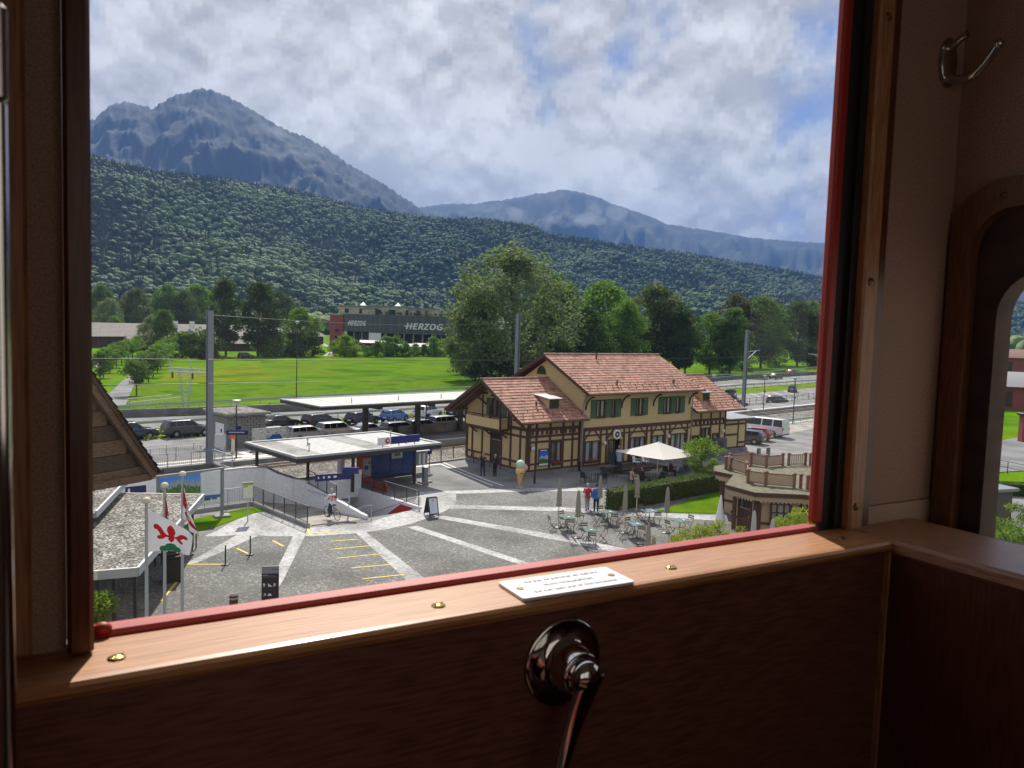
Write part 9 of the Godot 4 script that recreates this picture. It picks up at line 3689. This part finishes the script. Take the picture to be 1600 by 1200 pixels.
	b.prism(prof,-1.006,0.35,Transform3D(Basis(Vector3.BACK,Vector3.UP,Vector3.LEFT),Vector3.ZERO))
	part("board",b,M.oak_sill,t)
	for q in [0.041,0.327,0.628]:
		screw(t,Vector3(q,-0.28,-0.698),Vector3(0,1,0),0.0072,M.brass)
	screw(t,Vector3(0.941,-0.28,-0.703),Vector3(0,1,0),0.006,M.screw_bronze)
	# notice plate
	t = thing("notice_plate","white plastic plate lettered in three languages, screwed to the sill","plate",EYE + Basis(Vector3.UP,deg_to_rad(CAR_TURN)) * Vector3(0.4805,-0.28,-0.6985),CAR_TURN - 1.5)
	b = MB.new()
	b.prism(rounded(-0.0705,-0.0285,0.0705,0.0285,0.004,false,4),0.0003,0.0035,Transform3D(Basis(Vector3.RIGHT,Vector3.FORWARD,Vector3.UP),Vector3.ZERO))
	part("plate",b,M.plastic_white,t)
	var lay := Basis(Vector3.RIGHT,-PI / 2)
	var line := 0
	for q in [["Ne pas se pencher en dehors",0.094],["Nicht hinauslehnen",0.062],["Do not lean out of the windows",0.104]]:
		var tm := letters(q[0],0.0085,0.0004,["Droid Sans"],400)
		var o := part("lettering",tm,M.ink,t)
		var wdt: float = tm.get_aabb().size.x
		var s: float = q[1] / maxf(wdt,0.001)
		o.transform = Transform3D(lay.scaled(Vector3.ONE * 1.0) * Basis.from_scale(Vector3(s,s,1)),Vector3(0.002,0.0037,-0.0155 + 0.0155 * line))
		line += 1
	for x in [-0.0585,0.0585]:
		b = MB.new()
		b.cyl(Vector3(x,0.003,0.0),Vector3(x,0.0042,0.0),0.0042,14)
		part("screw",b,M.screw_bronze,t)
	# crank
	t = thing("window_crank","chrome window crank with a round plate below the sill","crank",EYE + Basis(Vector3.UP,deg_to_rad(CAR_TURN)) * Vector3(0.462,-0.353,-0.6755),CAR_TURN)
	b = MB.new()
	var face := Basis(Vector3.RIGHT,PI / 2)
	b.lathe([[0.047,0.0],[0.0475,0.002],[0.046,0.004],[0.043,0.0045],[0.040,0.0035],[0.030,0.005],[0.026,0.008]],40,Vector3.ZERO,face)
	part("round_plate",b,M.chrome,t)
	b = MB.new()
	b.lathe([[0.0265,0.004],[0.0268,0.012],[0.0258,0.022],[0.0228,0.036],[0.0212,0.0385],[0.0,0.039]],36,Vector3.ZERO,face)
	part("hub",b,M.chrome,t)
	b = MB.new()
	b.lathe([[0.0,0.0545],[0.009,0.0535],[0.0155,0.050],[0.0180,0.045],[0.0182,0.0395],[0.0,0.0392]],28,Vector3.ZERO,face)
	var rows := []
	for i in 15:
		var f := i / 14.0
		var c := Vector3(0.004 - 0.046 * f,-0.002 - 0.120 * f,0.047 + 0.008 * f - 0.006 * sin(f * PI))
		var wd := lerpf(0.0170,0.0052,f)
		var dp := lerpf(0.0075,0.0040,f)
		var row := PackedVector3Array()
		for q in 16:
			var a := TAU * q / 16
			row.append(c + Vector3(cos(a) * wd,0.35 * cos(a) * wd * 0.4,sin(a) * dp))
		rows.append(row)
	b.surf(rows,true)
	part("lever",b,M.chrome,t)
	b = MB.new()
	b.ball(Vector3(-0.043,-0.128,0.064),Vector3(0.010,0.010,0.013),16,10)
	b.cyl(Vector3(-0.043,-0.124,0.056),Vector3(-0.043,-0.128,0.098),0.009,14)
	part("grip",b,M.chrome_worn,t)
	# end wall with its small window and ledge
	t = thing("carriage_end_wall","brown beige end wall of the carriage right of the big window","wall",EYE,CAR_TURN)
	t.set_meta("kind","structure")
	var ex := Transform3D(Basis(Vector3.BACK,Vector3.UP,Vector3.LEFT),Vector3(1.204,0,0))   # polygon x is z,pushed outwards by negative depth
	var hole := rounded(-0.704,-0.36,-0.30,0.19,0.075)
	var wallp := rounded(-0.80,-1.05,1.62,0.92,0.002)
	b = MB.new()
	# the wall as four fields round the opening
	for q in [[-0.80,-0.735,-1.05,0.92],[-0.735,1.62,0.234,0.92],[-0.265,1.62,-0.36,0.234],[-0.735,1.62,-1.05,-0.36]]:
		span(b,1.204,1.262,q[2],q[3],q[0],q[1])
	part("panel",b,M.train_beige,t)
	b = MB.new()
	ring_prism(b,rounded(-0.737,-0.362,-0.263,0.236,0.002),rounded(-0.733,-0.36,-0.267,0.232,0.084),-0.05,0.0,ex)
	part("corner_panel",b,M.train_beige,t)
	b = MB.new()
	span(b,1.0,1.05,-1.05,-0.297,-0.6755,1.6)
	part("dado_panel",b,M.mahogany,t)
	b = MB.new()
	span(b,0.9955,1.0,-1.05,-0.297,-0.679,-0.668)
	part("corner_strip",b,M.oak_post,t)
	t = thing("end_window","small arched window in the end wall with a rounded wooden frame","window",EYE,CAR_TURN)
	b = MB.new()
	ring_prism(b,rounded(-0.737,-0.36,-0.262,0.236,0.085),rounded(-0.704,-0.36,-0.30,0.193,0.062),-0.045,0.010,ex)
	part("frame",b,tmat("frame_wood",lin(0.20,0.085,0.045),M.oak_sill.albedo_texture,Vector3(0.05,0.5,0.05),0.45,false),t)
	b = MB.new()
	ring_prism(b,rounded(-0.706,-0.36,-0.298,0.195,0.062),rounded(-0.672,-0.338,-0.33,0.105,0.07),-0.040,-0.012,ex)
	part("sash",b,M.beam_dark,t)
	b = MB.new()
	ring_prism(b,rounded(-0.674,-0.338,-0.328,0.107,0.07),rounded(-0.668,-0.335,-0.334,0.101,0.066),-0.05,-0.008,ex)
	part("bead",b,M.beam_dark,t)
	b = MB.new()
	b.quad(ex * Vector3(-0.68,-0.345,-0.03),ex * Vector3(-0.32,-0.345,-0.03),ex * Vector3(-0.32,0.11,-0.03),ex * Vector3(-0.68,0.11,-0.03))
	part("pane",b,M.carriage_glass,t)
	for q in [Vector3(1.193,0.21,-0.66),Vector3(1.193,-0.1,-0.72)]:
		screw(t,q,Vector3(-1,0,0),0.0045,M.screw_bronze)
	t = thing("end_ledge","dark oak ledge below the small arched window","ledge",EYE,CAR_TURN)
	b = MB.new()
	span(b,0.996,1.152,-0.30,-0.2785,-0.7415,1.0,0.005)
	part("board",b,M.oak_ledge,t)
	b = MB.new()
	span(b,1.05,1.204,-0.40,-0.301,-0.74,1.0)
	part("support",b,M.mahogany,t)
	b = MB.new()
	span(b,1.1525,1.160,-0.30,-0.281,-0.70,0.2)
	part("sealing_strip",b,M.channel_black,t)
	# coat hook
	t = thing("coat_hook","old chrome coat hook with an oval back plate beside the window","hook",EYE + Basis(Vector3.UP,deg_to_rad(CAR_TURN)) * Vector3(1.162,0.412,-0.742),CAR_TURN)
	b = MB.new()
	var ov := PackedVector2Array()
	for i in 28:
		var a := TAU * i / 28
		ov.append(Vector2(cos(a) * 0.021,sin(a) * 0.036))
	b.prism(ov,0.0,0.004,Transform3D.IDENTITY)
	b.ball(Vector3(0,0,0.003),Vector3(0.018,0.033,0.004),20,10)
	part("back_plate",b,M.chrome_worn,t)
	for y in [-0.02,0.02]:
		screw(t,Vector3(0.004,y,0.0066),Vector3(0,0,1),0.0035,M.screw_bronze)
	b = MB.new()
	var hp := []
	for i in 13:
		var f := i / 12.0
		hp.append(Vector3(0.0,-0.022 - 0.016 * sin(f * PI * 0.85) + 0.036 * f * f,0.004 + 0.072 * f))
	var hr := []
	for i in 13:
		hr.append(lerpf(0.0075,0.0055,i / 12.0))
	b.tube(hp,hr,12)
	b.ball(hp[12],Vector3(0.0075,0.0075,0.0065),12,8)
	part("hook_arm",b,M.chrome_worn,t)
	b = MB.new()
	b.tube([Vector3(0,0.02,0.004),Vector3(0,0.03,0.02),Vector3(0,0.034,0.030)],[0.006,0.005,0.006],10)
	part("upper_peg",b,M.chrome_worn,t)
	# near the lens at the left: the edge of a folding partition
	t = thing("partition_edge","blurred dark door edge with a bright metal strip close at the left","door",EYE,CAR_TURN)
	b = MB.new()
	span(b,-0.30,-0.021,-1.05,0.92,-0.43,-0.40)
	part("leaf",b,M.mahogany,t)
	b = MB.new()
	b.tube([Vector3(-0.0195,-1.05,-0.402),Vector3(-0.0195,0.085,-0.402)],0.0032,10)
	part("edge_strip",b,M.chrome,t)
	b = MB.new()
	span(b,-0.05,-0.016,0.085,0.125,-0.404,-0.396,0.002)
	part("latch_plate",b,M.chrome_worn,t)
	# bench,which the polished metal and the pane mirror
	t = thing("bench_seat","red leather bench behind the viewer","seat",EYE,CAR_TURN)
	b = MB.new()
	span(b,-0.2,0.98,-0.72,-0.60,0.15,1.3,0.03)
	part("cushion",b,M.seat_leather,t)
	b = MB.new()
	span(b,0.86,0.99,-0.60,0.1,0.15,1.3,0.03)
	part("backrest",b,M.seat_leather,t)
# the cutting that the carriage stands in: a ledge on a rocky slope behind the viewer
func make_cutting() -> void:
	var n := FastNoiseLite.new()
	n.seed = 14
	n.frequency = 0.16
	n.fractal_octaves = 5
	n.fractal_type = FastNoiseLite.FRACTAL_RIDGED
	var b := MB.new()
	var rows := []
	for i in 60:
		var row := PackedVector3Array()
		var z := -2.6 + 0.5 * i
		for k in 90:
			var x := -45.0 + k
			var y := -1.35
			if z < -2.2:
				y = -13.0
			elif z > 2.4:
				var up := z - 2.4
				y = -1.35 + up * 1.15 + n.get_noise_2d(x * 0.7 + z * 0.5,z) * minf(up,2.5) * 0.8
			row.append(Vector3(x,y,z))
		rows.append(row)
	b.surf(rows,false,true)
	struct("rock_slope",b,tmat("grey_rock",lin(0.40,0.37,0.33),M.patch,Vector3(5,5,5),0.95),"grey rocky slope behind the carriage","slope",EYE,CAR_TURN)
# ---------------------------------------------------------------- the scene
func _ready() -> void:
	rng.seed = 1234
	# camera
	var pitch := atan(0.0745)
	var roll := deg_to_rad(1.85)
	var fw := Vector3(0,-sin(pitch),-cos(pitch))
	var u0 := Vector3(0,cos(pitch),-sin(pitch))
	var r0 := Vector3.RIGHT
	var up := u0 * cos(roll) - r0 * sin(roll)
	var rt := r0 * cos(roll) + u0 * sin(roll)
	var cam := Camera3D.new()
	cam.name = "camera"
	cam.transform = Transform3D(Basis(rt,up,-fw),EYE)
	cam.fov = rad_to_deg(2.0 * atan(600.0 / 1240.0))
	cam.near = 0.05
	cam.far = 12000.0
	var lens := CameraAttributesPhysical.new()
	lens.frustum_focal_length = 24.8
	lens.exposure_aperture = 15.0
	lens.frustum_focus_distance = 60.0
	lens.frustum_near = 0.05
	lens.frustum_far = 12000.0
	cam.attributes = lens
	add_child(cam)
	cam.current = true
	# sky
	var we := WorldEnvironment.new()
	we.name = "environment"
	var env := Environment.new()
	env.background_mode = Environment.BG_SKY
	var sky := Sky.new()
	var pano := PanoramaSkyMaterial.new()
	pano.panorama = make_sky()
	pano.energy_multiplier = 1.0
	sky.sky_material = pano
	env.sky = sky
	env.tonemap_mode = Environment.TONE_MAPPER_LINEAR
	env.tonemap_exposure = 1.45
	env.fog_enabled = true
	env.fog_density = 0.00009
	env.fog_light_color = Color(0.47,0.68,1.0)
	env.sdfgi_enabled = true
	env.ssao_enabled = true
	env.ssil_enabled = true
	env.volumetric_fog_enabled = true
	env.volumetric_fog_density = 0.0
	we.environment = env
	add_child(we)
	# sun: high in front,a little to the left
	var sun := DirectionalLight3D.new()
	sun.name = "sun"
	var el := deg_to_rad(46.0)
	var flat := Vector3(0.16,0,0.987).normalized()
	var dir := flat * cos(el) + Vector3.DOWN * sin(el)
	sun.basis = Basis.looking_at(dir,Vector3.UP)
	sun.light_energy = 1.45
	sun.light_color = Color(1.0,0.97,0.92)
	sun.light_angular_distance = 0.5
	sun.shadow_enabled = true
	add_child(sun)
	make_materials()
	make_ground()
	make_track()
	make_hills()
	make_station()
	make_underpass()
	make_canopy()
	make_hut()
	make_far_buildings()
	make_left_roofs()
	make_pavilion()
	make_right_side()
	make_street()
	make_cars()
	make_trees()
	make_terrace()
	make_people()
	make_train()
	make_cutting()
	make_cloud_banks()
	for k in tree_protos:
		tree_protos[k].free()
